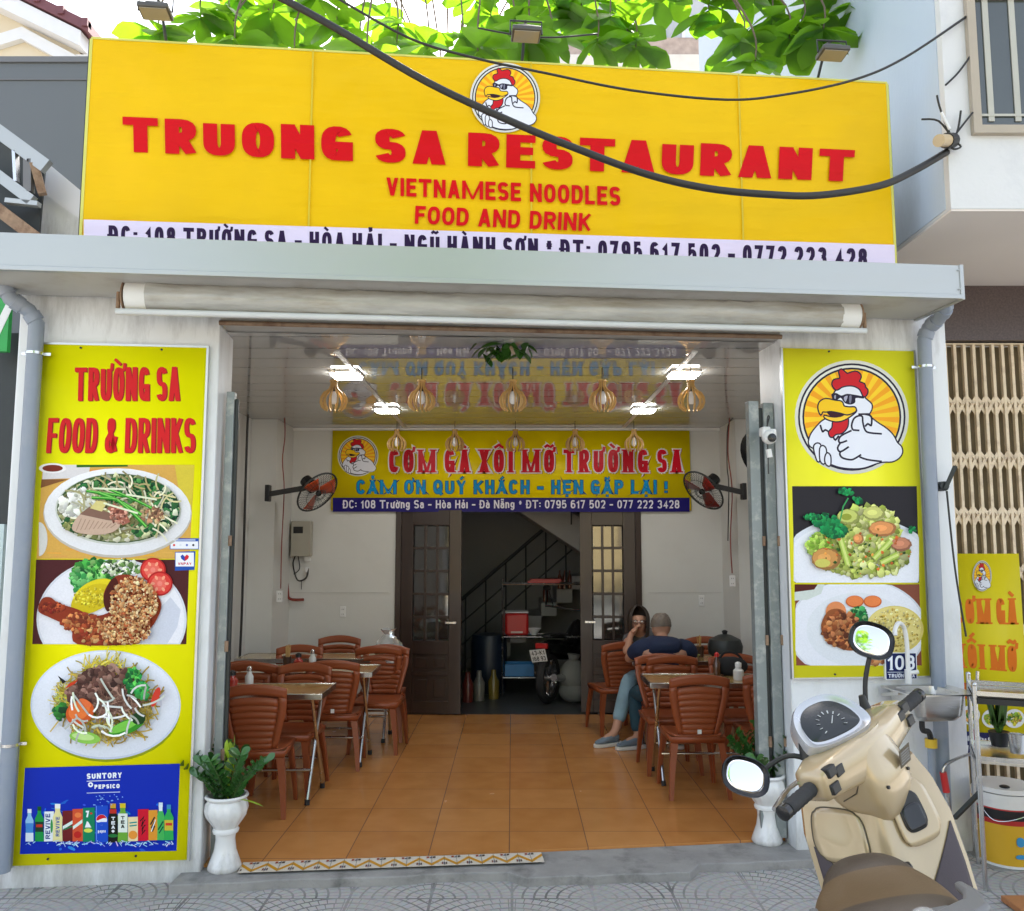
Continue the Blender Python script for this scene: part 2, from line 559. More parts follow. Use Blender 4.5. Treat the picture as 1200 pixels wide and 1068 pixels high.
class Canvas:
    """flat printed artwork on a plane: polygons given in picture points of the panel, each laid a hair above the last"""

    def __init__(s, plane, u0, z0, base=0.002, step=1.6e-5):
        s.p = plane; s.u0 = u0; s.z0 = z0; s.d = base; s.step = step
        s.b = B(); s.b.cl = s.b.bm.loops.layers.float_color.new("Col")
        s.n = 0

    def poly(s, pts, col, hold=False, g=0.0):
        s.b.c = lin(col) + (1.0,)
        if not hold: s.n += 1
        y = -(s.d + s.n * s.step)
        vs = []
        for x, yy in pts:
            u, z = s.p.px(x, yy)
            vs.append((u - s.u0, y, z - s.z0))
        f = s.b.poly(vs)
        if f and g:                                               # the picture's own tones: lighter to one side
            xs = [p[0] for p in pts]; ys = [p[1] for p in pts]
            cx, cy = (min(xs) + max(xs)) / 2, (min(ys) + max(ys)) / 2; ex, ey = max(xs) - cx + 1e-6, max(ys) - cy + 1e-6
            for lp, p in zip(f.loops, pts):
                k = 1 - g * (.35 * (p[0] - cx) / ex + .65 * (p[1] - cy) / ey)
                lp[s.b.cl] = tuple(min(1, v * k) for v in s.b.c[:3]) + (1,)
        return s

    def quadmap(s, q):
        (ax, ay), (bx_, by), (cx, cy), (dx, dy) = q          # top-left, top-right, bottom-right, bottom-left

        def fn(u, v):                                         # v up
            tx, ty = ax + (bx_ - ax) * u, ay + (by - ay) * u
            lx, ly = dx + (cx - dx) * u, dy + (cy - dy) * u
            return (lx + (tx - lx) * v, ly + (ty - ly) * v)
        return fn

    def text(s, words, q, col, t=.2, serif=False, grow=0.0, dx=0, dy=0, gap=None, wx=1.0):
        (ax, ay), (bx_, by), (cx, cy), (dx_, dy_) = q
        Hh = (math.hypot(dx_ - ax, dy_ - ay) + math.hypot(cx - bx_, cy - by)) / 2
        W = math.hypot(bx_ - ax, by - ay)
        asp = W / Hh / wx
        fn = s.quadmap(q)
        pol = shape_text(words, asp, t, serif, gap)
        n0 = s.n
        for qi, (pts, li) in enumerate(pol):
            s.n = n0 + 1 + li * 4 + qi % 4
            pp = pts
            if grow:
                c = sum(pts, V((0, 0))) / len(pts)
                e1 = (pts[0] - pts[1]); e2 = (pts[2] - pts[1])
                l1, l2 = max(e1.length, 1e-4), max(e2.length, 1e-4)
                pp = []
                for p in pts:
                    d = p - c
                    a = d.dot(e1) / l1; b_ = d.dot(e2) / l2
                    pp.append(c + e1 / l1 * (a + math.copysign(grow, a)) + e2 / l2 * (b_ + math.copysign(grow, b_)))
            s.poly([(fn(p[0] / asp, p[1])[0] + dx, fn(p[0] / asp, p[1])[1] + dy) for p in pp], col, hold=True)
        s.n = n0 + 26
        return s

    def ell(s, cx, cy, rx, ry, col, rot=0, n=36, a0=0, a1=360, jit=0.0, rnd=None, g=None):
        pts = []
        c, si = math.cos(R(rot)), math.sin(R(rot))
        full = abs(a1 - a0) >= 360
        for i in range(n if full else n + 1):
            a = R(a0 + (a1 - a0) * i / n)
            k = 1 + (rnd or random).uniform(-jit, jit) if jit else 1
            x, y = rx * math.cos(a) * k, ry * math.sin(a) * k
            pts.append((cx + x * c - y * si, cy + x * si + y * c))
        return s.poly(pts, col, g=(.12 if rx > 40 else 0) if g is None else g)

    def line(s, pts, w, col):
        n0 = s.n
        for qi, q in enumerate(stroke(pts, w)):
            s.n = n0 + 1 + qi % 3; s.poly([tuple(p) for p in q], col, hold=True)
        s.n = n0 + 3
        return s

    def rect(s, x0, y0, x1, y1, col):
        return s.poly([(x0, y0), (x1, y0), (x1, y1), (x0, y1)], col)

    def scatter(s, cx, cy, rx, ry, n, size, pal, rnd, kind='blob', ar=1.0, clip=None):
        for _ in range(int(n * 1.9)):
            while True:
                x, y = rnd.uniform(-1, 1), rnd.uniform(-1, 1)
                if x * x + y * y <= 1: break
            px, py = cx + x * rx, cy + y * ry
            if clip and not clip(px, py): continue
            col = rnd.choice(pal); k = rnd.uniform(.75, 1.15)
            col = tuple(max(0, min(255, c * k)) for c in col)
            sz = size * rnd.uniform(.4, 1.1)
            if kind == 'blob':
                s.ell(px, py, sz, sz * ar * rnd.uniform(.6, 1), col, rnd.uniform(0, 180), rnd.randint(6, 9), jit=.3, rnd=rnd, g=.42)
            elif kind == 'strand':
                a = rnd.uniform(0, 6.28); bend = rnd.uniform(-.9, .9)
                pts = []
                for i in range(5):
                    pts.append((px, py)); px += math.cos(a) * sz * .5; py += math.sin(a) * sz * .5; a += bend * .5
                s.line(pts, max(.7, size * .16), col)
        return s

    def build(s, name, parent, m, label=None):
        return s.b.build(name, parent, m, sharp=None, fix=False, label=label)


def rooster(c, cx, cy, r, tone=1.0, sx=1.0):
    """round emblem: white rooster in sunglasses before a sunburst"""
    def T(pts): return [(cx + sx * r * (x - 582) / 480.0, cy + r * (y - 515) / 480.0) for x, y in pts]
    def K(col): return tuple(v * tone for v in col)
    dk = K((38, 32, 52)); wh = K((232, 234, 244)); red = K((205, 30, 40))
    lw = r * .026
    def shp(pts, col, o=1):
        P = closed_smooth(T(pts), 3)
        if o: c.line(P + [P[0], P[1]], lw * 2, dk)
        c.poly(P, col)
    c.ell(cx, cy, sx * r * 1.06, r * 1.06, K((215, 215, 205)), n=48)
    c.ell(cx, cy, sx * r * 1.0, r * 1.0, dk, n=48)
    c.ell(cx, cy, sx * r * .965, r * .965, K((225, 225, 215)), n=48)
    c.ell(cx, cy, sx * r * .92, r * .92, dk, n=48)
    c.ell(cx, cy, sx * r * .885, r * .885, K((250, 205, 40)), n=48)
    n0 = c.n
    for i in range(26):
        a0 = 2 * math.pi * i / 26; a1 = a0 + math.pi / 26
        c.n = n0 + 1
        c.poly([(cx, cy), (cx + sx * .88 * r * math.cos(a0), cy + .88 * r * math.sin(a0)), (cx + sx * .88 * r * math.cos(a1), cy + .88 * r * math.sin(a1))], K((245, 165, 30)), hold=True)
    body = [(340, 540), (290, 580), (225, 660), (200, 735), (215, 775), (250, 800), (300, 900), (390, 930), (480, 960), (600, 972), (700, 962), (790, 930),
            (860, 912), (940, 910), (1000, 880), (1030, 830), (1020, 780), (985, 745), (950, 680), (890, 620), (800, 560), (735, 500), (755, 450),
            (755, 400), (700, 350), (672, 300), (620, 250), (540, 235), (470, 260), (435, 290), (420, 330), (420, 400), (430, 470), (420, 520)]
    shp(body, wh)
    shp([(420, 555), (410, 610), (380, 650), (390, 685), (410, 690), (440, 665), (480, 660), (500, 650), (530, 620), (545, 580), (540, 520), (480, 545)], red)
    shp([(435, 265), (410, 225), (425, 185), (480, 170), (470, 110), (490, 92), (520, 115), (545, 130), (610, 110), (650, 130), (660, 160), (645, 200),
         (690, 220), (700, 250), (720, 275), (715, 310), (690, 330), (670, 290), (650, 260), (600, 235), (540, 232), (490, 245), (460, 265)], red)
    shp([(340, 505), (380, 515), (450, 520), (520, 490), (600, 455), (612, 470), (530, 530), (460, 552), (400, 545), (350, 525)], K((250, 205, 60)))
    shp([(360, 465), (400, 460), (480, 470), (530, 485), (480, 515), (410, 515), (370, 490)], K((60, 25, 35)), 0)
    shp([(285, 420), (300, 380), (350, 355), (430, 370), (490, 380), (510, 420), (560, 430), (605, 430), (617, 455), (590, 475), (540, 490), (480, 475), (400, 460), (350, 465),
         (320, 465), (305, 490), (290, 460)], K((248, 200, 30)))
    shp([(400, 310), (440, 300), (475, 318), (495, 322), (540, 308), (605, 316), (685, 332), (685, 350), (618, 345), (612, 385), (570, 404), (520, 390), (490, 350), (475, 345), (440, 370), (412, 357)], dk, 0)
    shp([(512, 340), (532, 326), (545, 330), (528, 378), (516, 366)], K((170, 170, 190)), 0)
    shp([(560, 328), (580, 326), (575, 385), (560, 390)], K((120, 120, 140)), 0)
    shp([(425, 325), (440, 318), (438, 352), (426, 348)], K((150, 150, 170)), 0)
    for pl in ([(590, 630), (580, 590), (600, 530), (640, 505), (675, 510), (680, 560), (700, 630), (740, 655), (850, 665)], [(590, 630), (650, 635)],
               [(580, 635), (490, 680), (465, 720), (480, 745), (540, 725)], [(480, 745), (455, 790), (480, 825), (555, 780)],
               [(480, 825), (475, 850), (500, 880), (560, 895), (600, 890), (665, 850)], [(650, 870), (720, 895), (850, 912)],
               [(300, 585), (320, 645), (345, 630), (378, 648)], [(700, 490), (755, 510), (755, 590), (725, 575), (700, 600)], [(640, 490), (735, 488)], [(415, 690), (435, 720), (465, 680)]):
        c.line([(p.x, p.y) for p in smooth([q + (0,) for q in T(pl)], 3)], lw * 1.3, dk)
    for pl in ([(245, 790), (265, 755), (295, 760), (300, 800), (290, 900), (272, 895)], [(300, 800), (320, 775), (345, 795), (350, 850), (335, 925), (312, 918), (300, 880)],
               [(350, 860), (365, 840), (385, 860), (390, 900), (385, 945), (360, 940), (345, 905)]):
        shp(pl, wh)

# ---------------------------------------------------------------- shared materials
white_paint = mat("white_paint", (.76, .775, .79), .55, var=.05, scale=3, bump=.15, bscale=60, dirt=(.42, .40, .36), dscale=2.2, damt=.5, stretch=(1, 1, .4), splash=((.22, -.08), (2.86, 3.3)))
inner_paint = mat("inner_paint", (.62, .62, .59), .55, var=.04, scale=2, bump=.08, bscale=50, dirt=(.5, .48, .43), dscale=1.2, damt=.3)
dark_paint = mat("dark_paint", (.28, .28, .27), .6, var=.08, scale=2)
beam_paint = mat("beam_paint", (.45, .44, .42), .5, var=.12, scale=5, dirt=(.25, .2, .15), dscale=4, damt=.5)
zinc = mat("zinc", (.42, .435, .43), .38, metal=.55, var=.06, scale=2, dirt=(.42, .42, .4), dscale=3, damt=.5, stretch=(.4, 1, 2))
steel = mat("steel", (.6, .6, .6), .25, metal=1.0, var=.1, scale=20)
brushed = mat("brushed_steel", (.62, .6, .57), .3, metal=1.0, var=.15, scale=30, stretch=(.2, 1, 4))
black_pl = mat("black_plastic", (.015, .015, .016), .45, var=.2, scale=20)
black_gl = mat("black_gloss", (.012, .012, .013), .2, var=.2)
rubber = mat("black_rubber", (.02, .02, .021), .7, var=.25, scale=30, bump=.3)
cable_m = mat("cable_jacket", (.02, .019, .018), .5, var=.3, scale=15)
rust = mat("rusty_steel", (.3, .2, .13), .7, metal=.2, var=.4, scale=25, dirt=(.12, .05, .025), dscale=9, damt=.9, bump=.3)
pvc = mat("grey_pvc", (.25, .29, .36), .4, var=.06, scale=4, dirt=(.4, .4, .4), dscale=5, damt=.3)
gate_paint = mat("gate_paint", (.23, .26, .26), .4, metal=.2, var=.15, scale=8, dirt=(.5, .5, .48), dscale=14, damt=.7)
dark_gap = mat("dark_steel", (.04, .045, .045), .5, metal=.4, var=.2)
concrete = mat("concrete", (.27, .27, .26), .85, var=.25, scale=5, bump=.5, bscale=50, dirt=(.1, .1, .09), dscale=4, damt=.6)
darkwood = mat("dark_wood", (.028, .013, .009), .35, var=.35, scale=6, stretch=(6, 6, .6), coat=.2)
white_pl = mat("white_plastic", (.75, .75, .74), .4, var=.05)
red_pl = mat("red_plastic", (.5, .02, .02), .35, var=.1)
print_std = print_mat("printed_board", .35)
print_photo = print_mat("printed_photo", .35, grain=110)
print_banner = print_mat("printed_canvas", .42, fold=.8)
glass_dark = mat("door_glass", (.02, .022, .02), .04, var=.1, spec=1.0)
glass_dark.node_tree.nodes["Principled BSDF"].inputs["IOR"].default_value = 1.8


def paving_mat():
    m = bpy.data.materials.new("stamped_paving"); m.use_nodes = True
    nt = m.node_tree; n = nt.nodes; L = nt.links; p = n["Principled BSDF"]
    tc = n.new("ShaderNodeTexCoord"); sp = n.new("ShaderNodeSeparateXYZ"); L.new(tc.outputs["Object"], sp.inputs[0])

    def M(op, a, b=None):
        k = n.new("ShaderNodeMath"); k.operation = op
        for i, v in enumerate((a, b)):
            if v is None: continue
            if isinstance(v, (int, float)): k.inputs[i].default_value = v
            else: L.new(v, k.inputs[i])
        return k.outputs[0]
    T = .42
    x = M('DIVIDE', sp.outputs[0], T); y = M('DIVIDE', sp.outputs[1], T)
    fx = M('FRACT', x); fy = M('FRACT', y)
    ix = M('FLOOR', x); iy = M('FLOOR', y)
    par = M('MODULO', M('ABSOLUTE', M('ADD', ix, iy)), 2.0)
    ax = M('ABSOLUTE', M('SUBTRACT', par, fx))
    d = M('SQRT', M('ADD', M('MULTIPLY', ax, ax), M('MULTIPLY', fy, fy)))
    ring = M('FRACT', M('MULTIPLY', d, 7.0))
    g1 = M('LESS_THAN', ring, 0.2)
    ang = M('ARCTAN2', fy, ax)
    spoke = M('LESS_THAN', M('FRACT', M('ADD', M('MULTIPLY', ang, M('MULTIPLY', M('ADD', M('FLOOR', M('MULTIPLY', d, 7.0)), 1.0), 1.3)), 0.2)), 0.12)
    edge = M('GREATER_THAN', M('MAXIMUM', M('ABSOLUTE', M('SUBTRACT', fx, .5)), M('ABSOLUTE', M('SUBTRACT', fy, .5))), .483)
    groove = M('MAXIMUM', M('MAXIMUM', g1, spoke), edge)
    nz = n.new("ShaderNodeTexNoise"); nz.inputs["Scale"].default_value = 3; nz.inputs["Detail"].default_value = 9; L.new(tc.outputs["Object"], nz.inputs["Vector"])
    n2 = n.new("ShaderNodeTexNoise"); n2.inputs["Scale"].default_value = 40; n2.inputs["Detail"].default_value = 4; L.new(tc.outputs["Object"], n2.inputs["Vector"])
    worn = n.new("ShaderNodeMapRange"); worn.inputs[1].default_value = .35; worn.inputs[2].default_value = .65; worn.inputs[3].default_value = .15; worn.inputs[4].default_value = 1
    L.new(nz.outputs["Fac"], worn.inputs[0])
    gr = M('MULTIPLY', groove, worn.outputs[0])
    base = n.new("ShaderNodeMix"); base.data_type = 'RGBA'; L.new(nz.outputs["Fac"], base.inputs[0])
    base.inputs[6].default_value = (.40, .385, .365, 1); base.inputs[7].default_value = (.66, .635, .60, 1)
    b2 = n.new("ShaderNodeMix"); b2.data_type = 'RGBA'; b2.blend_type = 'MULTIPLY'; b2.inputs[0].default_value = .45
    L.new(base.outputs[2], b2.inputs[6]); L.new(n2.outputs["Color"], b2.inputs[7])
    b3 = n.new("ShaderNodeMix"); b3.data_type = 'RGBA'; L.new(M('MULTIPLY', gr, .75), b3.inputs[0]); L.new(b2.outputs[2], b3.inputs[6]); b3.inputs[7].default_value = (.05, .05, .05, 1)
    L.new(b3.outputs[2], p.inputs["Base Color"]); p.inputs["Roughness"].default_value = .85
    h = M('SUBTRACT', M('MULTIPLY', n2.outputs["Fac"], .3), gr)
    bp = n.new("ShaderNodeBump"); bp.inputs["Strength"].default_value = .6; bp.inputs["Distance"].default_value = .006
    L.new(h, bp.inputs["Height"]); L.new(bp.outputs[0], p.inputs["Normal"])
    return m


def tile_mat(name, T, c0, c1, grout, rough, ox=0.0, oy=0.0, gw=.006):
    m = bpy.data.materials.new(name); m.use_nodes = True
    nt = m.node_tree; n = nt.nodes; L = nt.links; p = n["Principled BSDF"]
    tc = n.new("ShaderNodeTexCoord"); mp = n.new("ShaderNodeMapping"); mp.inputs["Location"].default_value = (ox, oy, 0); mp.inputs["Scale"].default_value = (1 / T, 1 / T, 1)
    L.new(tc.outputs["Object"], mp.inputs[0])
    fr = n.new("ShaderNodeVectorMath"); fr.operation = 'FRACTION'; L.new(mp.outputs[0], fr.inputs[0])
    fl = n.new("ShaderNodeVectorMath"); fl.operation = 'FLOOR'; L.new(mp.outputs[0], fl.inputs[0])
    wh = n.new("ShaderNodeTexWhiteNoise"); wh.noise_dimensions = '2D'; L.new(fl.outputs[0], wh.inputs[0])
    sp = n.new("ShaderNodeSeparateXYZ"); L.new(fr.outputs[0], sp.inputs[0])
    mx = n.new("ShaderNodeMath"); mx.operation = 'MINIMUM'; L.new(sp.outputs[0], mx.inputs[0]); L.new(sp.outputs[1], mx.inputs[1])
    lt = n.new("ShaderNodeMath"); lt.operation = 'LESS_THAN'; lt.inputs[1].default_value = gw / T; L.new(mx.outputs[0], lt.inputs[0])
    nz = n.new("ShaderNodeTexNoise"); nz.inputs["Scale"].default_value = 5; nz.inputs["Detail"].default_value = 8; L.new(tc.outputs["Object"], nz.inputs["Vector"])
    ad = n.new("ShaderNodeMath"); ad.operation = 'MULTIPLY_ADD'; ad.inputs[1].default_value = .5; L.new(wh.outputs[0], ad.inputs[0]); L.new(nz.outputs["Fac"], ad.inputs[2])
    mr = n.new("ShaderNodeMapRange"); mr.inputs[1].default_value = .3; mr.inputs[2].default_value = 1.0; L.new(ad.outputs[0], mr.inputs[0])
    mix = n.new("ShaderNodeMix"); mix.data_type = 'RGBA'; mix.inputs[6].default_value = c0 + (1,); mix.inputs[7].default_value = c1 + (1,); L.new(mr.outputs[0], mix.inputs[0])
    m2 = n.new("ShaderNodeMix"); m2.data_type = 'RGBA'; m2.inputs[7].default_value = grout + (1,); L.new(lt.outputs[0], m2.inputs[0]); L.new(mix.outputs[2], m2.inputs[6])
    L.new(m2.outputs[2], p.inputs["Base Color"])
    r2 = n.new("ShaderNodeMapRange"); r2.inputs[3].default_value = rough; r2.inputs[4].default_value = rough + .25; L.new(nz.outputs["Fac"], r2.inputs[0]); L.new(r2.outputs[0], p.inputs["Roughness"])
    return m


def ceiling_mat():
    """glossy white plank panels with a fine joint every .43 m"""
    m = bpy.data.materials.new("glossy_ceiling_planks"); m.use_nodes = True
    nt = m.node_tree; n = nt.nodes; L = nt.links; p = n["Principled BSDF"]
    tc = n.new("ShaderNodeTexCoord"); sp = n.new("ShaderNodeSeparateXYZ"); L.new(tc.outputs["Object"], sp.inputs[0])
    dv = n.new("ShaderNodeMath"); dv.operation = 'DIVIDE'; dv.inputs[1].default_value = .3; L.new(sp.outputs[1], dv.inputs[0])
    fr = n.new("ShaderNodeMath"); fr.operation = 'FRACT'; L.new(dv.outputs[0], fr.inputs[0])
    lt = n.new("ShaderNodeMath"); lt.operation = 'LESS_THAN'; lt.inputs[1].default_value = .04; L.new(fr.outputs[0], lt.inputs[0])
    mix = n.new("ShaderNodeMix"); mix.data_type = 'RGBA'; mix.inputs[6].default_value = (.5, .5, .49, 1); mix.inputs[7].default_value = (.06, .06, .06, 1)
    L.new(lt.outputs[0], mix.inputs[0]); L.new(mix.outputs[2], p.inputs["Base Color"])
    p.inputs["Roughness"].default_value = .015; p.inputs["Specular IOR Level"].default_value = .5; p.inputs["IOR"].default_value = 2.6
    nz = n.new("ShaderNodeTexNoise"); nz.inputs["Scale"].default_value = 1.2; L.new(tc.outputs["Object"], nz.inputs["Vector"])
    bp = n.new("ShaderNodeBump"); bp.inputs["Strength"].default_value = .004; bp.inputs["Distance"].default_value = .05
    L.new(nz.outputs["Fac"], bp.inputs["Height"]); L.new(bp.outputs[0], p.inputs["Normal"])
    return m


# ---------------------------------------------------------------- ground
def structure(o):
    o["kind"] = "structure"; return o


b = B(mat("earth", (.3, .28, .24), .95, var=.3, scale=.6))
b.bx(-150, 150, -150, 150, GZ - .3, GZ - .008); structure(b.build("ground"))
b = B(mat("asphalt", (.16, .16, .155), .9, var=.25, scale=8, bump=.4, bscale=90))
b.poly([(-60, -9, GZ - .004), (60, -9, GZ - .004), (60, -1.6, GZ - .004), (-60, -1.6, GZ - .004)]); structure(b.build("road", fix=False))
b = B(concrete)
b.bx(-60, 60, -1.75, -1.6, GZ - .2, GZ + .012); structure(b.build("kerb"))
b = B(paving_mat())
b.sheet(lambda i, j: V((-12 + 24 * i, -1.6 + 8.3 * j, GZ + .006 * math.sin(9 * i + 5 * j) * 0)), 1, 1); structure(b.build("pavement", fix=False))

FM = Matrix.Translation((F0[0], F0[1], 0)) @ Matrix.Rotation(FA, 4, 'Z')
P0 = FP(0)
uL0 = P0.px(15, 500)[0]; uL1 = P0.px(254, 500)[0]
uR0 = P0.px(917, 500)[0]; uR1 = P0.px(1114, 500)[0]
zH = P0.px(580, 389)[1]                  # underside of the header
CEIL = 3.02
YB = 9.15                                # back wall
XL, XR = -2.62, 2.52
print("facade u", uL0, uL1, uR0, uR1, "header z", zH)

# tiled floor of the dining room and the threshold before it
b = B(tile_mat("terracotta_tiles", .46, (.47, .19, .05), (.58, .26, .08), (.22, .11, .06), .09, ox=.04, oy=.1))
fa = on_z(250, 1013, 0); fb = on_z(890, 984, 0)
dxy = (fb - fa)
def fl_y(x): return fa.y + dxy.y * (x - fa.x) / dxy.x
b.rings([[V((XL, fl_y(XL), z)), V((XR, fl_y(XR), z)), V((XR, YB, z)), V((XL, YB, z))] for z in (GZ - .1, 0)]); structure(b.build("tiled_floor"))
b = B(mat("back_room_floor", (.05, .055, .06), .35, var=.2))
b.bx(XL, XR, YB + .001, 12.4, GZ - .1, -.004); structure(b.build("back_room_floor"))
# worn concrete threshold: ragged front edge
b = B(mat("threshold_concrete", (.30, .29, .275), .8, var=.35, scale=6, bump=.5, bscale=60, dirt=(.07, .07, .065), dscale=5, damt=.7))
rn = random.Random(4)
front, back = [], []
for i in range(41):
    u = uL1 - .12 + (uR0 - uL1 + .2) * i / 40
    dv = -.16 + rn.uniform(-.012, .012) - (.10 if .52 < i / 40 < .8 else 0.0)
    p = P0.w(u, 0, dv); front.append(p)
    back.append(V((p.x, fl_y(p.x) - .003, 0)))
outl = [(p.x, p.y) for p in front] + [(p.x, p.y) for p in back[::-1]]
b.prism(outl, lambda a, c, h: V((a, c, h)), GZ - .05, -.012)
structure(b.build("threshold", bevel=.006))
# patterned border tiles along the left half of the edge
b = B(); b.cl = b.bm.loops.layers.float_color.new("Col")
pa, pb = on_z(285, 1011, 0), on_z(634, 999, 0)
dv_ = (pb - pa); n_ = V((dv_.y, -dv_.x, 0)).normalized()
def strip(t0, w0, t1, w1, t2, w2, t3, w3, c, h):
    b.c = lin(c) + (1,)
    b.poly([pa + dv_ * t + n_ * w + V((0, 0, h)) for t, w in ((t0, w0), (t1, w1), (t2, w2), (t3, w3))])
_strip = strip
def strip(*q):
    q = list(q)
    for k in (1, 3, 5, 7): q[k] *= 1.55
    _strip(*q)
strip(0, .0, 1, .0, 1, .10, 0, .10, (214, 205, 190), .001)
for i in range(12):
    t = i / 12; d = 1 / 12
    strip(t, .015, t + d / 2, .075, t + d / 2, .098, t, .038, (206, 148, 40), .002)
    strip(t + d / 2, .075, t + d, .015, t + d, .038, t + d / 2, .098, (206, 148, 40), .002)
    for k in range(3):
        q = t + d * (.3 + .13 * k)
        strip(q, .008 + .01 * (k == 1), q + d * .1, .008, q + d * .1, .022, q, .026, ((150, 60, 35), (60, 70, 110), (70, 55, 45))[k], .003)
        q = t - d * .1 + d * .08 * k
        if q > 0: strip(q, .07, q + d * .05, .066, q + d * .06, .085, q, .09, ((120, 60, 40), (70, 80, 120), (90, 70, 60))[k], .003)
for i in range(12):
    for k in range(2): strip(i / 12 + k / 24 , 0, i / 12 + k / 24 + .0015, 0, i / 12 + k / 24 + .0015, .1, i / 12 + k / 24, .1, (120, 110, 95), .0035)
structure(b.build("border_tiles", None, print_std, fix=False, sharp=None))
# mossy gap between threshold and paving
b = B(mat("moss", (.035, .05, .012), .95, var=.6, scale=30, bump=1.0, bscale=80))
rn = random.Random(11)
for (x0, y0, x1, y1, n) in ((768, 1006, 938, 996, 260), (232, 1024, 330, 1020, 60), (905, 998, 950, 990, 60)):
    for _ in range(n):
        t = rn.random(); q = on_z(x0 + (x1 - x0) * t, y0 + (y1 - y0) * t + rn.uniform(-4, 3), GZ)
        s_ = rn.uniform(.008, .024)
        b.ell((q.x, q.y, GZ + s_ * .3), (s_, s_, s_ * .8), 6, 4)
tag(b.build("moss"), "strip of dark green moss in the gap before the threshold", "moss", kind="stuff")

# ---------------------------------------------------------------- the restaurant building

bld = thing("restaurant_building", "white single storey restaurant with wide open front and tiled dining room", "restaurant", (0, 5.02, 0))
BO = V((0, -5.02, 0))


def part(bb, name, parent=bld, **k):
    o = bb.build(name, parent, **k); o.location = BO if parent is bld else (0, 0, 0); return o


b = B(white_paint); b.bx(uL0, uL1, 0, .34, GZ - .05, 3.38, FM); part(b, "pillar", bevel=.008)
b = B(white_paint); b.bx(uR0, uR1, 0, .34, GZ - .05, 3.38, FM); part(b, "pillar", bevel=.008)
b = B(white_paint); b.bx(uL1 + .002, uR0 - .002, .03, .3, zH + .06, 3.38, FM); b.bx(-2.3, 2.3, .03, .3, 3.381, 4.3, FM); part(b, "lintel")
b = B(beam_paint); b.bx(uL1 + .002, uR0 - .002, -.015, .2, zH, zH + .058, FM); part(b, "header_beam", bevel=.004)
b = B(rust); b.cyl(FM @ V((uL1, -.03, zH + .005)), FM @ V((uR0, -.03, zH + .005)), .014, 10); part(b, "header_bar")
# yellow strip of board above the roller
b = B(mat("yellow_board", (.62, .5, .02), .45, var=.08)); b.bx(uL1 + .03, uR0 - .02, -.012, .028, P0.px(580, 352)[1], P0.px(580, 322)[1], FM); part(b, "fascia_board")
b = B(inner_paint)
yf = 5.02
b.bx(XL - .12, XL, 4.95, 12.4, GZ, 3.3); part(b, "side_wall")
b = B(inner_paint); b.bx(XR, XR + .1, 5.45, 12.4, GZ, 3.3); part(b, "side_wall")
b = B(inner_paint); b.bx(XL + .002, -2.36, 8.5, YB, 0, CEIL - .002); part(b, "pilaster")
b = B(inner_paint); b.bx(2.24, XR - .002, 8.5, YB, 0, CEIL - .002); part(b, "pilaster")
dL = at(463, 700, YB).x; dR = at(752, 700, YB).x; dZ = 2.2
b = B(inner_paint)
b.bx(XL + .001, dL, YB, YB + .12, 0, CEIL); b.bx(dR, XR - .001, YB, YB + .12, 0, CEIL); b.bx(dL, dR, YB, YB + .12, dZ, CEIL); part(b, "back_wall")
b = B(mat("wall_ledge", (.5, .5, .47), .6))
zl = at(700, 695, YB).z
b.bx(-2.34, dL - .07, YB - .006, YB - .001, zl, zl + .006); b.bx(dR + .07, 2.22, YB - .006, YB - .001, zl, zl + .006); part(b, "tile_joint")
b = B(ceiling_mat())
fc = [FM @ V((uL1 - .3, .1, 0)), FM @ V((uR0 + .3, .1, 0))]
b.poly([(XL, fc[0].y, CEIL), (XR, fc[1].y, CEIL), (XR, YB, CEIL), (XL, YB, CEIL)]); part(b, "ceiling", fix=False)
b = B(white_pl)
for x in (-1.15, 1.2):
    b.bx(x - .018, x + .018, 5.5, YB - .02, CEIL - .008, CEIL - .001)
b.bx(XL + .01, XR - .01, YB - .03, YB - .002, CEIL - .03, CEIL - .002)
part(b, "ceiling_trim")
b = B(concrete); b.rings([[FM @ V((-2.3, .31, z)), FM @ V((2.3, .31, z)), V((2.3, 12.5, z)), V((-2.3, 12.5, z))] for z in (4.3, 4.42)]); part(b, "roof_slab")
# back room
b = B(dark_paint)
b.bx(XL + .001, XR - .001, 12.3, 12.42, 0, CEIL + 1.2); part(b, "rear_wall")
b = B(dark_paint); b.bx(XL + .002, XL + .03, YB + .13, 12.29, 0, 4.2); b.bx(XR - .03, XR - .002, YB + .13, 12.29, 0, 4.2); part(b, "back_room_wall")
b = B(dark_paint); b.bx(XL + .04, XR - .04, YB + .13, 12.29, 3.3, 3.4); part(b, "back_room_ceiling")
# door frame and leaves
b = B(darkwood)
fw = .06
b.bx(dL, dL + fw, YB - .03, YB + .125, 0, dZ); b.bx(dR - fw, dR, YB - .03, YB + .125, 0, dZ); b.bx(dL + fw, dR - fw, YB - .03, YB + .125, dZ - fw, dZ)
part(b, "door_frame", bevel=.004)


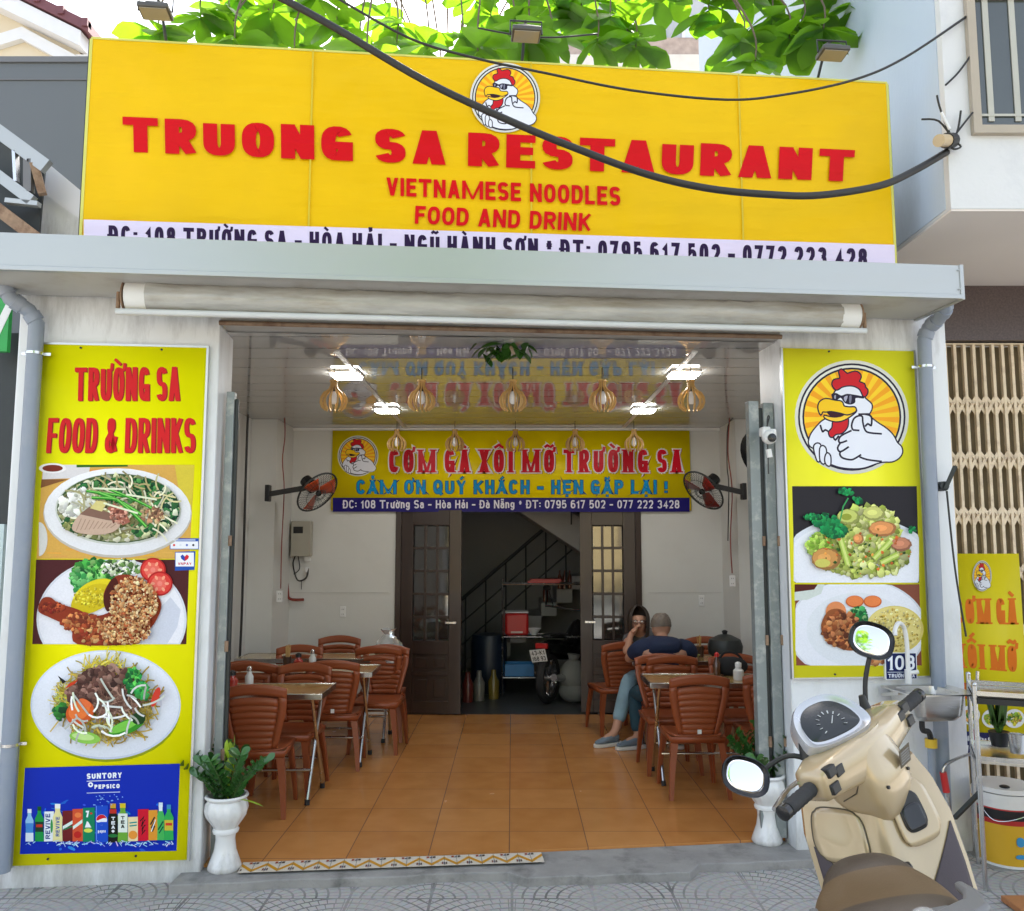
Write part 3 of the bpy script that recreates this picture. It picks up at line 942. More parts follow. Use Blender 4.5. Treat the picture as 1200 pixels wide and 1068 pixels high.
def leaf(x0, x1, hinge, ang, grp, bright=False):
    """door leaf: stiles, fifteen panes above, two raised panels below; hinged at x0 or x1"""
    w = x1 - x0; h = 2.13
    M = Matrix.Translation((hinge, YB - .005, 0)) @ Matrix.Rotation(ang, 4, 'Z') @ Matrix.Translation((x0 - hinge, 0, 0))
    bb = B(darkwood)
    st = .13; z0 = .76; zt = h - .16
    bb.bx(0, st, 0, .045, .01, h, M); bb.bx(w - st, w, 0, .045, .01, h, M)
    bb.bx(st, w - st, 0, .045, .01, .14, M); bb.bx(st, w - st, 0, .045, z0 - .14, z0, M); bb.bx(st, w - st, 0, .045, zt, h, M)
    bb.bx(st, w - st, 0, .045, .4, .44, M)
    for k in (1, 2):
        x = st + (w - 2 * st) * k / 3; bb.bx(x - .014, x + .014, .004, .041, z0, zt, M)
    for k in range(1, 5):
        z = z0 + (zt - z0) * k / 5; bb.bx(st, w - st, .006, .039, z - .014, z + .014, M)
    for (za, zb) in ((.16, .38), (.46, z0 - .16)):
        for k in (0, 1):
            xa = st + (w - 2 * st) * k / 2 + .015; xb = st + (w - 2 * st) * (k + 1) / 2 - .015
            bb.bx(xa - .02, xb + .02, .018, .03, za - .025, zb + .025, M); bb.bx(xa + .02, xb - .02, .008, .04, za + .02, zb - .02, M)
    d = part(bb, "door", bevel=.003)
    for k in range(15):
        i, j = k % 3, k // 3
        xa = st + (w - 2 * st) * i / 3; xb = st + (w - 2 * st) * (i + 1) / 3
        za = z0 + (zt - z0) * j / 5; zb = z0 + (zt - z0) * (j + 1) / 5
        g = B(glass_dark)
        tl = Matrix.Rotation(rn.uniform(-.008, .008), 4, 'Z') @ Matrix.Rotation(rn.uniform(-.006, .006), 4, 'X')
        cen = V(((xa + xb) / 2, .022, (za + zb) / 2))
        g.bx(-(xb - xa) / 2 + .012, (xb - xa) / 2 - .012, -.003, .003, -(zb - za) / 2 + .012, (zb - za) / 2 - .012, M @ Matrix.Translation(cen) @ tl)
        part(g, "pane", d)
    hb = B(steel); hx = w - .06 if hinge == x0 else .06
    hb.bar(M @ V((hx, -.03, .95)), M @ V((hx + (.1 if hinge != x0 else -.1), -.03, .95)), .015, .02); hb.cyl(M @ V((hx, 0, .95)), M @ V((hx, -.035, .95)), .012)
    part(hb, "handle", d)
    return d


xm1 = at(541, 700, YB).x; xm2 = at(680, 700, YB).x
leaf(dL + fw, xm1, dL + fw, R(-4.5), None)
leaf(xm2, dR - fw, dR - fw, R(-6), None)

# staircase in the back room: lower flight rising to the right along the rear wall, upper flight returning above it
stair_m = mat("stair_plaster", (.42, .42, .4), .7, var=.1)
b = B(stair_m)
nst = 11
for i in range(nst):
    x = -.62 + i * .2
    b.bx(x, x + .2 if i < nst - 1 else 1.9, 11.2, 12.29, i * .17 if i else 0, (i + 1) * .17)
part(b, "staircase")
b = B(stair_m)
fa_, fb_ = at(606, 598, 10.15), at(688, 652, 10.15); fk = (fb_.z - fa_.z) / (fb_.x - fa_.x)
b.prism([(fa_.x - .5, fa_.z - .5 * fk), (fa_.x - .5, fa_.z - .5 * fk + .4), (2.0, fa_.z + (2.0 - fa_.x) * fk + .4), (2.0, fa_.z + (2.0 - fa_.x) * fk)], lambda a, c, h: V((a, h, c)), 10.15, 11.1); part(b, "upper_flight")
b = B(dark_gap)
def sl(x): return .17 + (x + .62) / .2 * .17
for off in (.92, .62, .34):
    b.cyl((-.7, 11.17, sl(-.7) + off), (1.2, 11.17, sl(1.2) + off), .024 if off > .9 else .011, 8)
for i in range(8):
    x = -.6 + i * .26; b.cyl((x, 11.17, sl(x) - .1), (x, 11.17, sl(x) + .92), .011, 8)
part(b, "stair_railing")
b = B(dark_gap); b.cyl((.5, 10.1, 3.3), (1.7, 10.1, 2.5), .02, 8)
for i in range(5):
    x = .7 + i * .2; b.cyl((x, 10.1, 2.0), (x, 10.1, 3.2 - (x - .5) * .667), .009, 6)
part(b, "stair_railing")

# ---------------------------------------------------------------- steel folding gate stacked at both sides of the opening
def gate(px0, px1, top, label, v, n, bot):
    pl = FP(v)
    u0, u1 = pl.px(px0, 700)[0], pl.px(px1, 700)[0]
    z1 = pl.px(px0, top)[1]
    base = pl.w((u0 + u1) / 2, 0)
    t = thing("folding_gate", label, "steel gate", (base.x, base.y, 0), FA, "stacked steel folding gates")
    c = (u0 + u1) / 2
    w = (u1 - u0) / n
    for i in range(n):
        bb = B(gate_paint); xa = u0 - c + w * i
        bb.bx(xa + w * .1, xa + w * .78, -.03, .03, .02, z1 - .01 * (i % 2)); bb.mat(dark_gap); bb.bx(xa + w * .78 + .001, xa + w * 1.1 - .001, -.01, .02, .03, z1 - .04)
        bb.build("panel", t, bevel=.003)
    hb = B(rust)
    for z in (.55, 1.15, 1.75):
        for i in range(n): hb.cyl((u0 - c + w * (i + .85), -.035, z), (u0 - c + w * (i + .85), -.035, z + .06), .011, 8)
    hb.build("hinge", t)
    return t


gate(880, 915, 471, "grey green steel folding gate stacked against the right pillar", .14, 2, 0)
gate(257, 271, 460, "narrow weathered steel folding gate stacked against the left pillar", .14, 1, 0)

# ---------------------------------------------------------------- sheet metal canopy over the opening
PC = FP(-.5)
uc0 = PC.px(-60, 270)[0]; uc1 = PC.px(1127, 330)[0]
zt = PC.px(563, 292)[1]; zb = PC.px(563, 328)[1]
print("canopy", uc0, uc1, zt, zb, [PC.px(x, y) for x, y in ((0, 272), (1127, 312), (0, 314), (1127, 347))])
t = thing("metal_canopy", "long grey sheet metal canopy under the big yellow banner", "canopy", (F0[0], F0[1], zb), FA)
b = B(zinc)
prof = [(-.5, 0), (-.5, zt - zb), (-.485, zt - zb + .006), (-.02, zt - zb + .06), (-.02, zt - zb + .045), (-.48, zt - zb - .012), (-.488, .012), (-.02, .012), (-.02, 0)]
b.prism(prof, lambda v_, z_, h: V((h, v_, z_)), uc0, uc1); b.build("sheet", t, sharp=30)
b = B(zinc)
b.bx(uc0, uc1 - .004, -.512, -.4805, -.028, -.002); b.build("gutter_lip", t, bevel=.003)
b = B(zinc); b.bx(uc1 - .012, uc1 + .012, -.506, -.02, -.03, zt - zb + .004)
for z in (.03, zt - zb - .03): b.cyl((uc1 - .02, -.505, z), (uc1 - .02, -.511, z), .006, 8)
b.build("end_cap", t, bevel=.002)
b = B(beam_paint); b.bx(uc0, uc1, -.475, -.03, -.02, -.003); b.build("soffit_board", t)

# ---------------------------------------------------------------- rolled awning
PR = FP(-.26)
r0 = PR.px(148, 352); r1 = PR.px(1004, 368)
t = thing("rolled_awning", "dirty transparent rolled awning under the metal canopy", "awning", PR.w(0, 0), FA)
zr = (r0[1] + r1[1]) / 2
rr = .088
fab = mat("awning_film", (.42, .415, .39), .22, var=.45, scale=9, dirt=(.28, .24, .17), dscale=4, damt=.8, bump=1.0, bscale=12, stretch=(.3, 2, 2), coat=.3)
b = B(fab); N_ = 70; ringsA = []
rn = random.Random(5)
for i in range(N_ + 1):
    u = r0[0] + .12 + (r1[0] - r0[0] - .24) * i / N_
    rad = rr * (1 + rn.uniform(-.05, .05)); wob = [1 + rn.uniform(-.05, .05) for _ in range(18)]; dz = -.012 * math.sin(math.pi * i / N_)
    ringsA.append([V((u, rad * wob[k] * math.cos(2 * math.pi * k / 18), zr + dz + rad * wob[k] * math.sin(2 * math.pi * k / 18))) for k in range(18)])
b.rings(ringsA); b.build("rolled_film", t)
b = B(white_pl); b.cyl((r0[0] + .01, 0, zr), (r0[0] + .125, 0, zr), rr * .96, 20); b.build("roller_sleeve", t)
b = B(white_pl); b.cyl((r1[0] - .125, 0, zr), (r1[0] - .01, 0, zr), rr * .96, 20); b.build("roller_sleeve", t)
b = B(mat("white_pipe", (.6, .62, .63), .4, var=.1, scale=8)); b.cyl((r0[0] - .03, -.06, zr - rr - .012), (r1[0] + .02, -.06, zr - rr - .012), .018, 12); b.build("bottom_pipe", t)
for u in (r0[0], r1[0]):
    b = B(rust); b.lathe([(.02, 0), (.085, .005), (.09, .012), (.03, .022)], 20, Matrix.Translation((u - .012, 0, zr)) @ Matrix.Rotation(R(90), 4, 'Y'))
    b.bx(u - .02, u + .02, .02, .25, zr + .02, zr + .08); b.cyl((u - .04, 0, zr), (u + .04, 0, zr), .02, 10); b.bx(u - .03, u + .015, -.02, .05, zr + .07, zr + .1)
    b.cyl((u + (.035 if u > 0 else -.035), -.02, zr + .02), (u + (.035 if u > 0 else -.035), -.02, zr - .07), .012, 8)
    b.build("end_bracket", t, bevel=.002)

# ---------------------------------------------------------------- the big yellow banner
PSg = FP(-.14)
q = [PSg.px(*p) for p in ((103, 50), (1041, 95), (1047, 306), (99, 275))]
u0s = (q[0][0] + q[3][0]) / 2; u1s = (q[1][0] + q[2][0]) / 2; zts = (q[0][1] + q[1][1]) / 2
print("banner", q)
zbs = zt - .06
t = thing("shop_banner", "big yellow restaurant banner with red lettering above the metal canopy", "banner", PSg.w(0, zbs), FA)
YEL = (232, 186, 0)
b = B(dark_gap)
for u in (u0s, u0s + (u1s - u0s) / 3, u0s + (u1s - u0s) * 2 / 3, u1s): b.bx(u - .02, u + .02, .012, .05, 0, zts - zbs)
for z in (0.0, .7, zts - zbs - .03): b.bx(u0s, u1s, .052, .09, z, z + .03)
b.build("frame", t)
c = Canvas(PSg, 0, zbs, .022)
# canvas: one sheet, slightly bowed between the frame bars
bb = B(); bb.cl = bb.bm.loops.layers.float_color.new("Col"); bb.c = lin(YEL) + (1,)
seams = [PSg.px(x, 160)[0] for x in (365, 622, 866)]
def crease(i, j):
    """soft pull folds running in from the corners and the frame bars"""
    x, z = (u1s - u0s) * i, (zts - zbs) * j
    e = 0.0
    for cx, cz, sg in ((0, zts - zbs, 1), (u1s - u0s, zts - zbs, 1), (0, 0, .6), (u1s - u0s, 0, .9), ((u1s - u0s) / 3, zts - zbs, .5), ((u1s - u0s) * 2 / 3, 0, .6)):
        dx, dz = x - cx, z - cz; r_ = math.hypot(dx, dz); a = math.atan2(dz, dx)
        e += sg * math.exp(-r_ / .75) * math.sin(11 * a + 2 * math.sin(3 * r_)) * min(1, r_ / .15)
    e += .22 * math.sin(7 * x + 3 * z) * math.sin(2.3 * x - 4 * z)
    edge = min(1, 14 * i, 14 * (1 - i), 8 * j, 8 * (1 - j))
    return V((u0s + x, -.002 - .010 * edge * (1 + .9 * max(-1, min(1, e))), z))
bb.sheet(crease, 150, 44)
bb.rings([[V((u0s, .0, 0)), V((u1s, .0, 0)), V((u1s, .0, zts - zbs)), V((u0s, .0, zts - zbs))], [V((u0s, .011, 0)), V((u1s, .011, 0)), V((u1s, .011, zts - zbs)), V((u0s, .011, zts - zbs))]])
bb.build("canvas", t, print_banner, sharp=None)
bb = B(mat("banner_edge", (.62, .6, .12), .5)); 
for u in (u0s, u1s): bb.bx(u - .008, u + .008, -.006, .014, 0, zts - zbs)
bb.bx(u0s, u1s, -.006, .014, zts - zbs, zts - zbs + .012); bb.build("hem", t)
bb = B(mat("seam_shade_yellow", (.62, .46, .01), .5))
bb.bm.free()
for u in seams: bb = B(MATS["seam_shade_yellow"]); bb.bx(u - .005, u + .005, -.0215, -.0205, 0, zts - zbs); bb.build("seam", t)  # darker yellow strips: shade of the folds over the frame put into colour
RED = (206, 4, 16)
c.poly([(100, 259), (1046, 288.5), (1047, 320), (100, 300)], (226, 214, 238))
c.text("TRUONG SA RESTAURANT", [(145, 139), (1000, 178), (998, 215), (146, 180)], RED, .23, gap=.11, wx=1.85)
c.text("VIETNAMESE NOODLES", [(453, 210), (726, 221), (726, 243), (453, 231)], RED, .2, gap=.12)
c.text("FOOD AND DRINK", [(487, 243), (692, 252), (691, 273), (486, 264)], RED, .2, gap=.12)
c.text("ĐC: 108 TRƯỜNG SA - HÒA HẢI - NGŨ HÀNH SƠN * ĐT: 0795 617 502 - 0772 223 428", [(129, 266), (1014, 293), (1014, 316), (129, 289)], (42, 22, 62), .2)
c.build("lettering", t, print_banner)
c = Canvas(PSg, 0, zbs, .024)
rooster(c, 591.5, 117, 38.5)
c.build("emblem", t, print_banner)


# floodlights on arms over the banner
def floodlight(px, py, label, w=.17):
    p = PSg.w(*PSg.px(px, py), 0) ; p = PSg.w(PSg.px(px, py)[0], PSg.px(px, py)[1], .0)
    tt = thing("floodlight", label, "floodlight", (p.x, p.y, zts), FA, "floodlights over the yellow banner")
    h = p.z - zts
    M = Matrix.Translation((0, -.16, h)) @ Matrix.Rotation(R(-6), 4, 'X')
    q_ = B(mat("lamp_body", (.1, .095, .085), .5, metal=.4, var=.3)); q_.bx(-w / 2, w / 2, -.06, .06, 0, .03, M); q_.bx(-w * .3, w * .3, -.03, .03, .03, .06, M); q_.build("housing", tt, bevel=.006)
    q_ = B(mat("lamp_lens", (.3, .27, .2), .2, var=.1)); q_.bx(-w / 2 + .012, w / 2 - .012, -.05, .05, -.006, -.001, M); q_.build("lens", tt)
    q_ = B(dark_gap)
    q_.tube([M @ V((-w / 2 - .008, 0, .015)), M @ V((-w / 2 - .008, 0, .1)), M @ V((w / 2 + .008, 0, .1)), M @ V((w / 2 + .008, 0, .015))], .006, 8)
    q_.tube([M @ V((0, 0, .1)), V((0, -.08, h + .12)), V((0, .06, max(.02, h - .05))), V((0, .06, -.1))], .009, 8)
    q_.build("bracket", tt)


floodlight(192, 36, "floodlight among the leaves over the left end of the banner")
floodlight(613, 61, "floodlight straight above the round emblem on the banner")
floodlight(962, 82, "floodlight over the right end of the banner against pale wall")

# ---------------------------------------------------------------- posters on the pillars
PP = FP(-.03)


def poster(name, label, corners, cat="poster"):
    q_ = [PP.px(*p) for p in corners]
    ua, ub = (q_[0][0] + q_[3][0]) / 2, (q_[1][0] + q_[2][0]) / 2
    za, zb_ = (q_[2][1] + q_[3][1]) / 2, (q_[0][1] + q_[1][1]) / 2
    w = PP.w(ua, za)
    tt = thing(name, label, cat, w, FA)
    return tt, ua, ub, za, zb_


LEM = (252, 246, 6)
tL, ua, ub, za, zb_ = poster("menu_poster", "tall yellow poster with noodle bowl, chicken leg and drink cans on left pillar", [(52, 404), (245, 406), (218, 1010), (12, 1013)])
bb = B(); bb.cl = bb.bm.loops.layers.float_color.new("Col"); bb.c = lin(LEM) + (1,); bb.bx(0, ub - ua, 0, .02, 0, zb_ - za); bb.build("board", tL, print_std, sharp=None)
bb = B(mat("poster_edge", (.55, .56, .56), .35, metal=.7)); w_ = ub - ua; h_ = zb_ - za
bb.bx(-.008, .004, -.004, .024, -.008, h_ + .008); bb.bx(w_ - .004, w_ + .008, -.004, .024, -.008, h_ + .008); bb.bx(.004, w_ - .004, -.004, .024, h_ - .004, h_ + .008)
bb.mat(dark_gap)
for (x, z) in ((w_ * .23, h_ - .02), (w_ * .72, h_ - .02), (w_ * .2, .03), (w_ * .7, .03)): bb.cyl((x, 0, z), (x, -.006, z), .006, 8)
bb.build("edge_trim", tL)
c = Canvas(PP, ua, za)
DR = (206, 24, 30); DS = (150, 20, 24)
for dx, col in ((1.2, DS), (0, DR)):
    c.text("TRƯỜNG SA", [(88, 431), (211, 430), (211, 470), (87, 470)], col, .135, gap=.05, dx=dx, dy=dx * .5)
    c.text("FOOD & DRINKS", [(57, 490), (229, 490), (229, 531), (54, 531)], col, .125, gap=.045, dx=dx, dy=dx * .5)
c.build("lettering", tL, print_std)

CS = closed_smooth
# picture one: noodle soup
rd = random.Random(21)
c = Canvas(PP, ua, za, .0025)
c.poly([(50, 545), (228, 545), (222, 655), (43, 655)], (214, 166, 78))
for _ in range(30):
    y = rd.uniform(548, 653); x = rd.uniform(52, 205); c.line([(x, y), (x + rd.uniform(8, 22), y + rd.uniform(-.8, .8))], rd.uniform(.5, 1.3), (rd.randint(195, 232), rd.randint(140, 180), rd.randint(50, 90)))
c.poly([(205, 545), (228, 545), (224, 610), (214, 600)], (212, 192, 60))
c.poly([(51, 545), (106, 545), (104, 560), (50, 562)], (218, 214, 216)); c.ell(62, 549, 16, 6, (236, 232, 232)); c.ell(62, 549, 12, 4, (122, 42, 26))
c.poly([(49, 562), (80, 562), (48, 572)], (130, 84, 46)); c.ell(46, 632, 10, 20, (215, 214, 210), a0=-90, a1=90)
c.poly([(90, 545), (150, 545), (150, 547), (90, 548)], (40, 100, 20))
c.ell(138, 602, 87, 52, (196, 190, 180)); c.ell(138, 600, 86, 51, (232, 232, 236)); c.ell(139, 597, 74, 42, (208, 212, 206)); c.ell(139, 596, 72, 40.5, (66, 92, 52))
c.ell(139, 597, 70, 38, (176, 184, 140))
inb = lambda x, y: ((x - 139) / 70) ** 2 + ((y - 597) / 38) ** 2 < 1
c.scatter(139, 596, 69, 37, 330, 4.6, [(205, 205, 180), (190, 190, 150), (160, 165, 115), (222, 218, 200), (150, 150, 96), (120, 130, 80)], rd, clip=inb)
c.scatter(150, 574, 55, 13, 150, 4.4, [(28, 92, 50), (16, 74, 44), (46, 122, 60), (80, 150, 80)], rd, clip=inb)
c.scatter(196, 600, 14, 26, 110, 4.2, [(22, 90, 56), (14, 66, 46), (60, 128, 70), (200, 205, 180)], rd, clip=inb)
c.scatter(180, 622, 28, 9, 60, 3.6, [(20, 86, 50), (60, 130, 64), (190, 195, 150)], rd, clip=inb)
c.scatter(88, 618, 16, 10, 60, 4, [(40, 98, 50), (150, 160, 90), (190, 190, 120)], rd, clip=inb)
c.scatter(98, 590, 26, 17, 70, 5.5, [(226, 226, 214), (208, 212, 196), (236, 236, 230)], rd, clip=inb)
c.scatter(150, 596, 55, 30, 60, 12, [(220, 218, 190), (196, 190, 140), (170, 160, 110)], rd, 'strand', clip=inb)
for k in range(3):
    px_, py_ = 92 + k * 7, 612 + k * 2.5
c.poly(CS([(88, 622), (92, 608), (104, 600), (126, 606), (143, 614), (134, 624), (112, 627)]), (196, 168, 148)); c.poly([(96, 603), (108, 594), (132, 602), (148, 612), (128, 610)], (128, 96, 82))
for k in range(9): c.line([(92 + k * 5, 622 - k * .4), (98 + k * 5, 608 + k * .8)], .9, (160, 130, 112))
c.poly([(108, 596), (116, 587), (128, 589), (122, 600)], (212, 200, 130)); c.poly([(128, 596), (136, 590), (148, 598), (155, 612), (146, 616), (137, 606)], (160, 96, 78))
c.scatter(142, 604, 11, 10, 40, 2.2, [(180, 118, 98), (130, 70, 58), (206, 150, 130)], rd)
c.scatter(180, 604, 14, 9, 30, 3, [(178, 128, 96), (206, 176, 130), (130, 92, 70)], rd)
for (a_, b_, w) in (((104, 576), (150, 582), 3.2), ((118, 578), (168, 604), 4.4), ((130, 574), (180, 596), 3.0), ((142, 588), (174, 618), 4.0), ((110, 584), (140, 586), 3.4)):
    mx = ((a_[0] + b_[0]) / 2 + rd.uniform(-2, 2), (a_[1] + b_[1]) / 2 + rd.uniform(-3, 1)); pth = [tuple(p)[:2] for p in smooth([a_ + (0,), mx + (0,), b_ + (0,)], 5)]
    c.line(pth, w, (34, 130, 34)); c.line([(p[0], p[1] - w * .18) for p in pth], w * .4, (120, 200, 90))
for (a_, b_) in (((124, 590), (164, 602)), ((150, 580), (186, 586)), ((112, 573), (150, 574))): c.line([a_, b_], 2.2, (226, 232, 200))
c.build("soup_picture", tL, print_photo)

# picture two: fried chicken leg
c = Canvas(PP, ua, za, .0025)
c.poly([(42.5, 656), (222, 656), (218.5, 755), (38, 755)], (74, 26, 32))
pl2 = [(131 + 88 * math.cos(a), 726 + 72 * math.sin(a)) for a in [2 * math.pi * k / 60 for k in range(60)]]
pl2 = [(x, min(755, max(656, y))) for x, y in pl2]
c.poly(pl2, (214, 216, 226)); c.poly([(131 + (x - 131) * .97, min(755, max(656, 726 + (y - 726) * .965))) for x, y in pl2], (232, 232, 240))
c.poly([(140, 755), (196, 755), (208, 735), (212, 715), (200, 700), (180, 720)], (206, 210, 224))
inp = lambda x, y: 657 < y < 754
c.scatter(112, 672, 28, 15, 110, 5, [(60, 150, 60), (36, 118, 48), (110, 190, 90), (86, 170, 80), (150, 210, 120)], rd, clip=inp)
c.scatter(94, 680, 10, 13, 50, 4, [(50, 140, 70), (30, 104, 54), (110, 190, 110)], rd, clip=inp)
c.scatter(142, 666, 22, 9, 70, 3.6, [(214, 226, 190), (236, 240, 226), (110, 150, 80), (60, 90, 50)], rd, clip=inp)
c.ell(112, 698, 28, 17, (226, 206, 30), rot=-28); c.ell(108, 702, 26, 15, (206, 184, 22), rot=-28); c.scatter(108, 700, 22, 12, 60, 1.8, [(236, 220, 70), (190, 168, 20)], rd)
for (x, y, r_) in ((180, 668, 15), (188, 684, 15)):
    c.ell(x, y, r_, r_ * .95, (176, 26, 30)); c.ell(x, y, r_ * .88, r_ * .83, (218, 62, 56)); c.ell(x - 1, y, r_ * .6, r_ * .56, (230, 106, 92))
    for k in range(6): c.ell(x + r_ * .55 * math.cos(k * 1.05), y + r_ * .52 * math.sin(k * 1.05), 2.6, 1.6, (240, 160, 130), rot=k * 60)
    c.ell(x, y, 3, 3, (236, 130, 116))
c.poly(CS([(46, 716), (50, 702), (60, 700), (70, 707), (92, 714), (110, 722), (130, 716), (122, 700), (128, 684), (140, 674), (160, 676), (178, 690), (190, 708), (182, 730), (166, 748), (158, 755), (92, 755), (84, 736), (60, 724)]), (140, 50, 26))
c.poly(CS([(122, 702), (128, 684), (136, 677), (140, 690), (132, 712), (126, 716)]), (74, 18, 12))
c.scatter(62, 712, 14, 7, 40, 2.8, [(150, 58, 30), (110, 34, 20), (180, 84, 46), (130, 30, 24)], rd)
c.scatter(98, 730, 24, 12, 90, 3.4, [(170, 84, 44), (130, 50, 28), (206, 130, 76), (150, 60, 36)], rd, clip=inp)
c.scatter(124, 742, 34, 14, 130, 3.2, [(196, 124, 70), (160, 70, 38), (220, 168, 110), (140, 50, 30)], rd, clip=inp)
c.scatter(158, 706, 28, 30, 420, 2.2, [(226, 180, 124), (208, 150, 96), (240, 206, 160), (170, 90, 52), (190, 120, 70)], rd, clip=lambda x, y: 657 < y < 754 and (x > 132))
c.scatter(150, 736, 30, 18, 240, 2.1, [(226, 176, 118), (200, 136, 84), (236, 196, 146), (166, 86, 50)], rd, clip=inp)
c.build("chicken_picture", tL, print_photo)

# picture three: beef noodle plate
c = Canvas(PP, ua, za, .0025)
c.ell(125, 832, 86, 61, (150, 158, 10)); c.ell(124, 826, 88, 64, (206, 214, 232), n=60); c.ell(124, 825.5, 86, 62, (228, 232, 244), n=60); c.ell(124, 824, 66, 45, (214, 220, 236), n=50); c.ell(124, 824, 64, 43, (224, 228, 240), n=50)
c.scatter(126, 826, 56, 42, 260, 10, [(206, 178, 70), (222, 200, 110), (180, 150, 50), (196, 170, 90)], rd, 'strand', clip=lambda x, y: ((x - 126) / 62) ** 2 + ((y - 826) / 50) ** 2 < .95)
c.scatter(124, 784, 24, 9, 60, 9, [(222, 208, 90), (200, 180, 60)], rd, 'strand')
c.scatter(78, 818, 12, 18, 40, 6, [(210, 190, 70), (180, 190, 80)], rd, 'strand'); c.scatter(74, 832, 8, 8, 18, 5, [(24, 84, 44), (50, 130, 50)], rd)
c.scatter(128, 806, 34, 26, 200, 5.2, [(112, 76, 66), (90, 58, 52), (140, 104, 92), (74, 46, 42), (160, 124, 110)], rd)
c.scatter(100, 812, 16, 12, 50, 4.6, [(104, 70, 62), (84, 52, 46), (150, 112, 100)], rd); c.scatter(140, 826, 24, 14, 70, 9, [(120, 84, 72), (150, 116, 100)], rd, 'strand')
c.ell(98, 833, 17, 14, (206, 88, 34), rot=-30); c.ell(97, 831, 13, 10, (232, 120, 56), rot=-30); c.ell(104, 822, 8, 4, (226, 110, 60), rot=30); c.poly([(92, 800), (80, 806), (86, 799), (96, 795)], (200, 60, 30)); c.poly([(72, 790), (82, 797), (78, 800)], (20, 24, 30))
c.scatter(160, 796, 9, 14, 50, 4, [(36, 140, 60), (24, 104, 50), (90, 190, 80)], rd); c.scatter(170, 808, 8, 9, 30, 4, [(40, 150, 70), (70, 180, 80)], rd)
c.ell(186, 815, 4, 12, (206, 60, 44), rot=20)
c.ell(152, 850, 22, 8, (52, 140, 34), rot=-22); c.ell(149, 849, 18, 5, (120, 196, 74), rot=-22); c.ell(166, 840, 8, 7, (20, 58, 24))
c.ell(104, 862, 18, 7, (140, 196, 80), rot=8); c.ell(102, 861, 13, 4, (190, 224, 140), rot=8)
c.scatter(150, 826, 30, 16, 9, 14, [(238, 240, 236), (220, 226, 214)], rd, 'strand'); c.scatter(110, 842, 30, 16, 8, 14, [(236, 238, 230), (216, 226, 200)], rd, 'strand')
c.build("noodle_picture", tL, print_photo)

# picture four: drinks
c = Canvas(PP, ua, za, .0025)
c.poly([(29.5, 900), (211, 895), (207, 997), (23.5, 1001)], (12, 44, 176))
for _ in range(60):
    x, y = rd.uniform(45, 195), rd.uniform(938, 996); c.ell(x, y, rd.uniform(1, 7), rd.uniform(.5, 2), (rd.randint(20, 60), rd.randint(80, 140), rd.randint(200, 235)), rd.uniform(-30, 30), 8, jit=.3, rnd=rd)
W_ = (240, 244, 250)
c.text("SUNTORY", [(102, 906.5), (143, 905), (143, 911.5), (102, 913)], W_, .26)
c.line([(102, 915.5), (141, 914)], .7, W_); c.ell(106.5, 919.5, 3, 3, W_, n=14); c.ell(106.5, 919.5, 1.2, 1.2, (12, 44, 176), n=10)
c.text("PEPSICO", [(111, 919.5), (140.5, 918.5), (140.5, 923.5), (111, 924.5)], W_, .28)
c.line([(102, 929.3), (141, 928)], .9, (200, 210, 240))


def bottle(x, w, y0, y1, body, cap, neck=.4, lab=None, lab2=None):
    h = y1 - y0; n_ = w * neck / 2; hw = w / 2
    c.poly([(x - n_, y0), (x + n_, y0), (x + n_, y0 + h * .18), (x + hw, y0 + h * .34), (x + hw * .9, y0 + h * .6), (x + hw, y1), (x - hw, y1), (x - hw * .9, y0 + h * .6), (x - hw, y0 + h * .34), (x - n_, y0 + h * .18)], body)
    c.rect(x - n_ * 1.1, y0 - 1, x + n_ * 1.1, y0 + h * .1, cap)
    if lab: c.rect(x - hw * .92, y0 + h * .42, x + hw * .92, y0 + h * .72, lab)
    if lab2: c.rect(x - hw * .7, y0 + h * .5, x + hw * .7, y0 + h * .58, lab2)


def can(x, w, y0, y1, body, tilt=0.0):
    c.poly([(x - w / 2 + tilt, y0), (x + w / 2 + tilt, y0 - .4), (x + w / 2, y1 - .4), (x - w / 2, y1)], body)


def vtext(words, x, y0, y1, w, col):
    """words running up the side of a can"""
    c.text(words, [(x - w / 2, y1), (x - w / 2, y0), (x + w / 2, y0), (x + w / 2, y1)], col, .22)


bottle(35, 9.5, 949, 986, (150, 200, 240), (235, 240, 250), .45, (70, 140, 215)); c.rect(30.5, 976, 39.5, 986, (225, 235, 245))
bottle(46.5, 10.5, 946, 986, (30, 150, 70), (20, 80, 40), .4, (30, 60, 44), (190, 50, 40))
can(57.5, 11, 951, 986, (232, 238, 244), .6); vtext("REVIVE", 56.5, 953.5, 983, 5.5, (40, 60, 130)); c.ell(61, 968, 1.5, 8, (60, 150, 80))
bottle(68, 11.5, 943, 986, (232, 222, 160), (240, 240, 236), .5); vtext("REVIVE", 68, 957, 980, 4.5, (40, 80, 160))
can(80, 12.5, 950, 986, (112, 34, 36)); c.poly([(74, 968), (86, 961), (86, 965), (74, 972)], (220, 236, 230)); c.poly([(75, 971), (86, 967), (86, 968.5), (75, 973)], (30, 120, 80))
can(91.5, 12, 948, 986, (214, 84, 52)); c.poly([(86, 968), (97, 960), (97, 964), (86, 972)], (226, 240, 232)); c.ell(91.5, 978, 4.5, 4, (190, 40, 36)); c.ell(92, 955, 4, 3, (236, 130, 70))
can(104.5, 14, 946.5, 986.5, (22, 132, 92)); c.text("7", [(101, 950), (105, 949.8), (105, 957.5), (101, 957.7)], W_, .26); c.ell(107.3, 953, 1.4, 1.2, (206, 40, 44)); c.poly([(102.3, 962), (100, 969.5), (107.5, 969.5), (104, 963)], W_); c.ell(103.8, 973, 5, 2.4, (220, 226, 90))
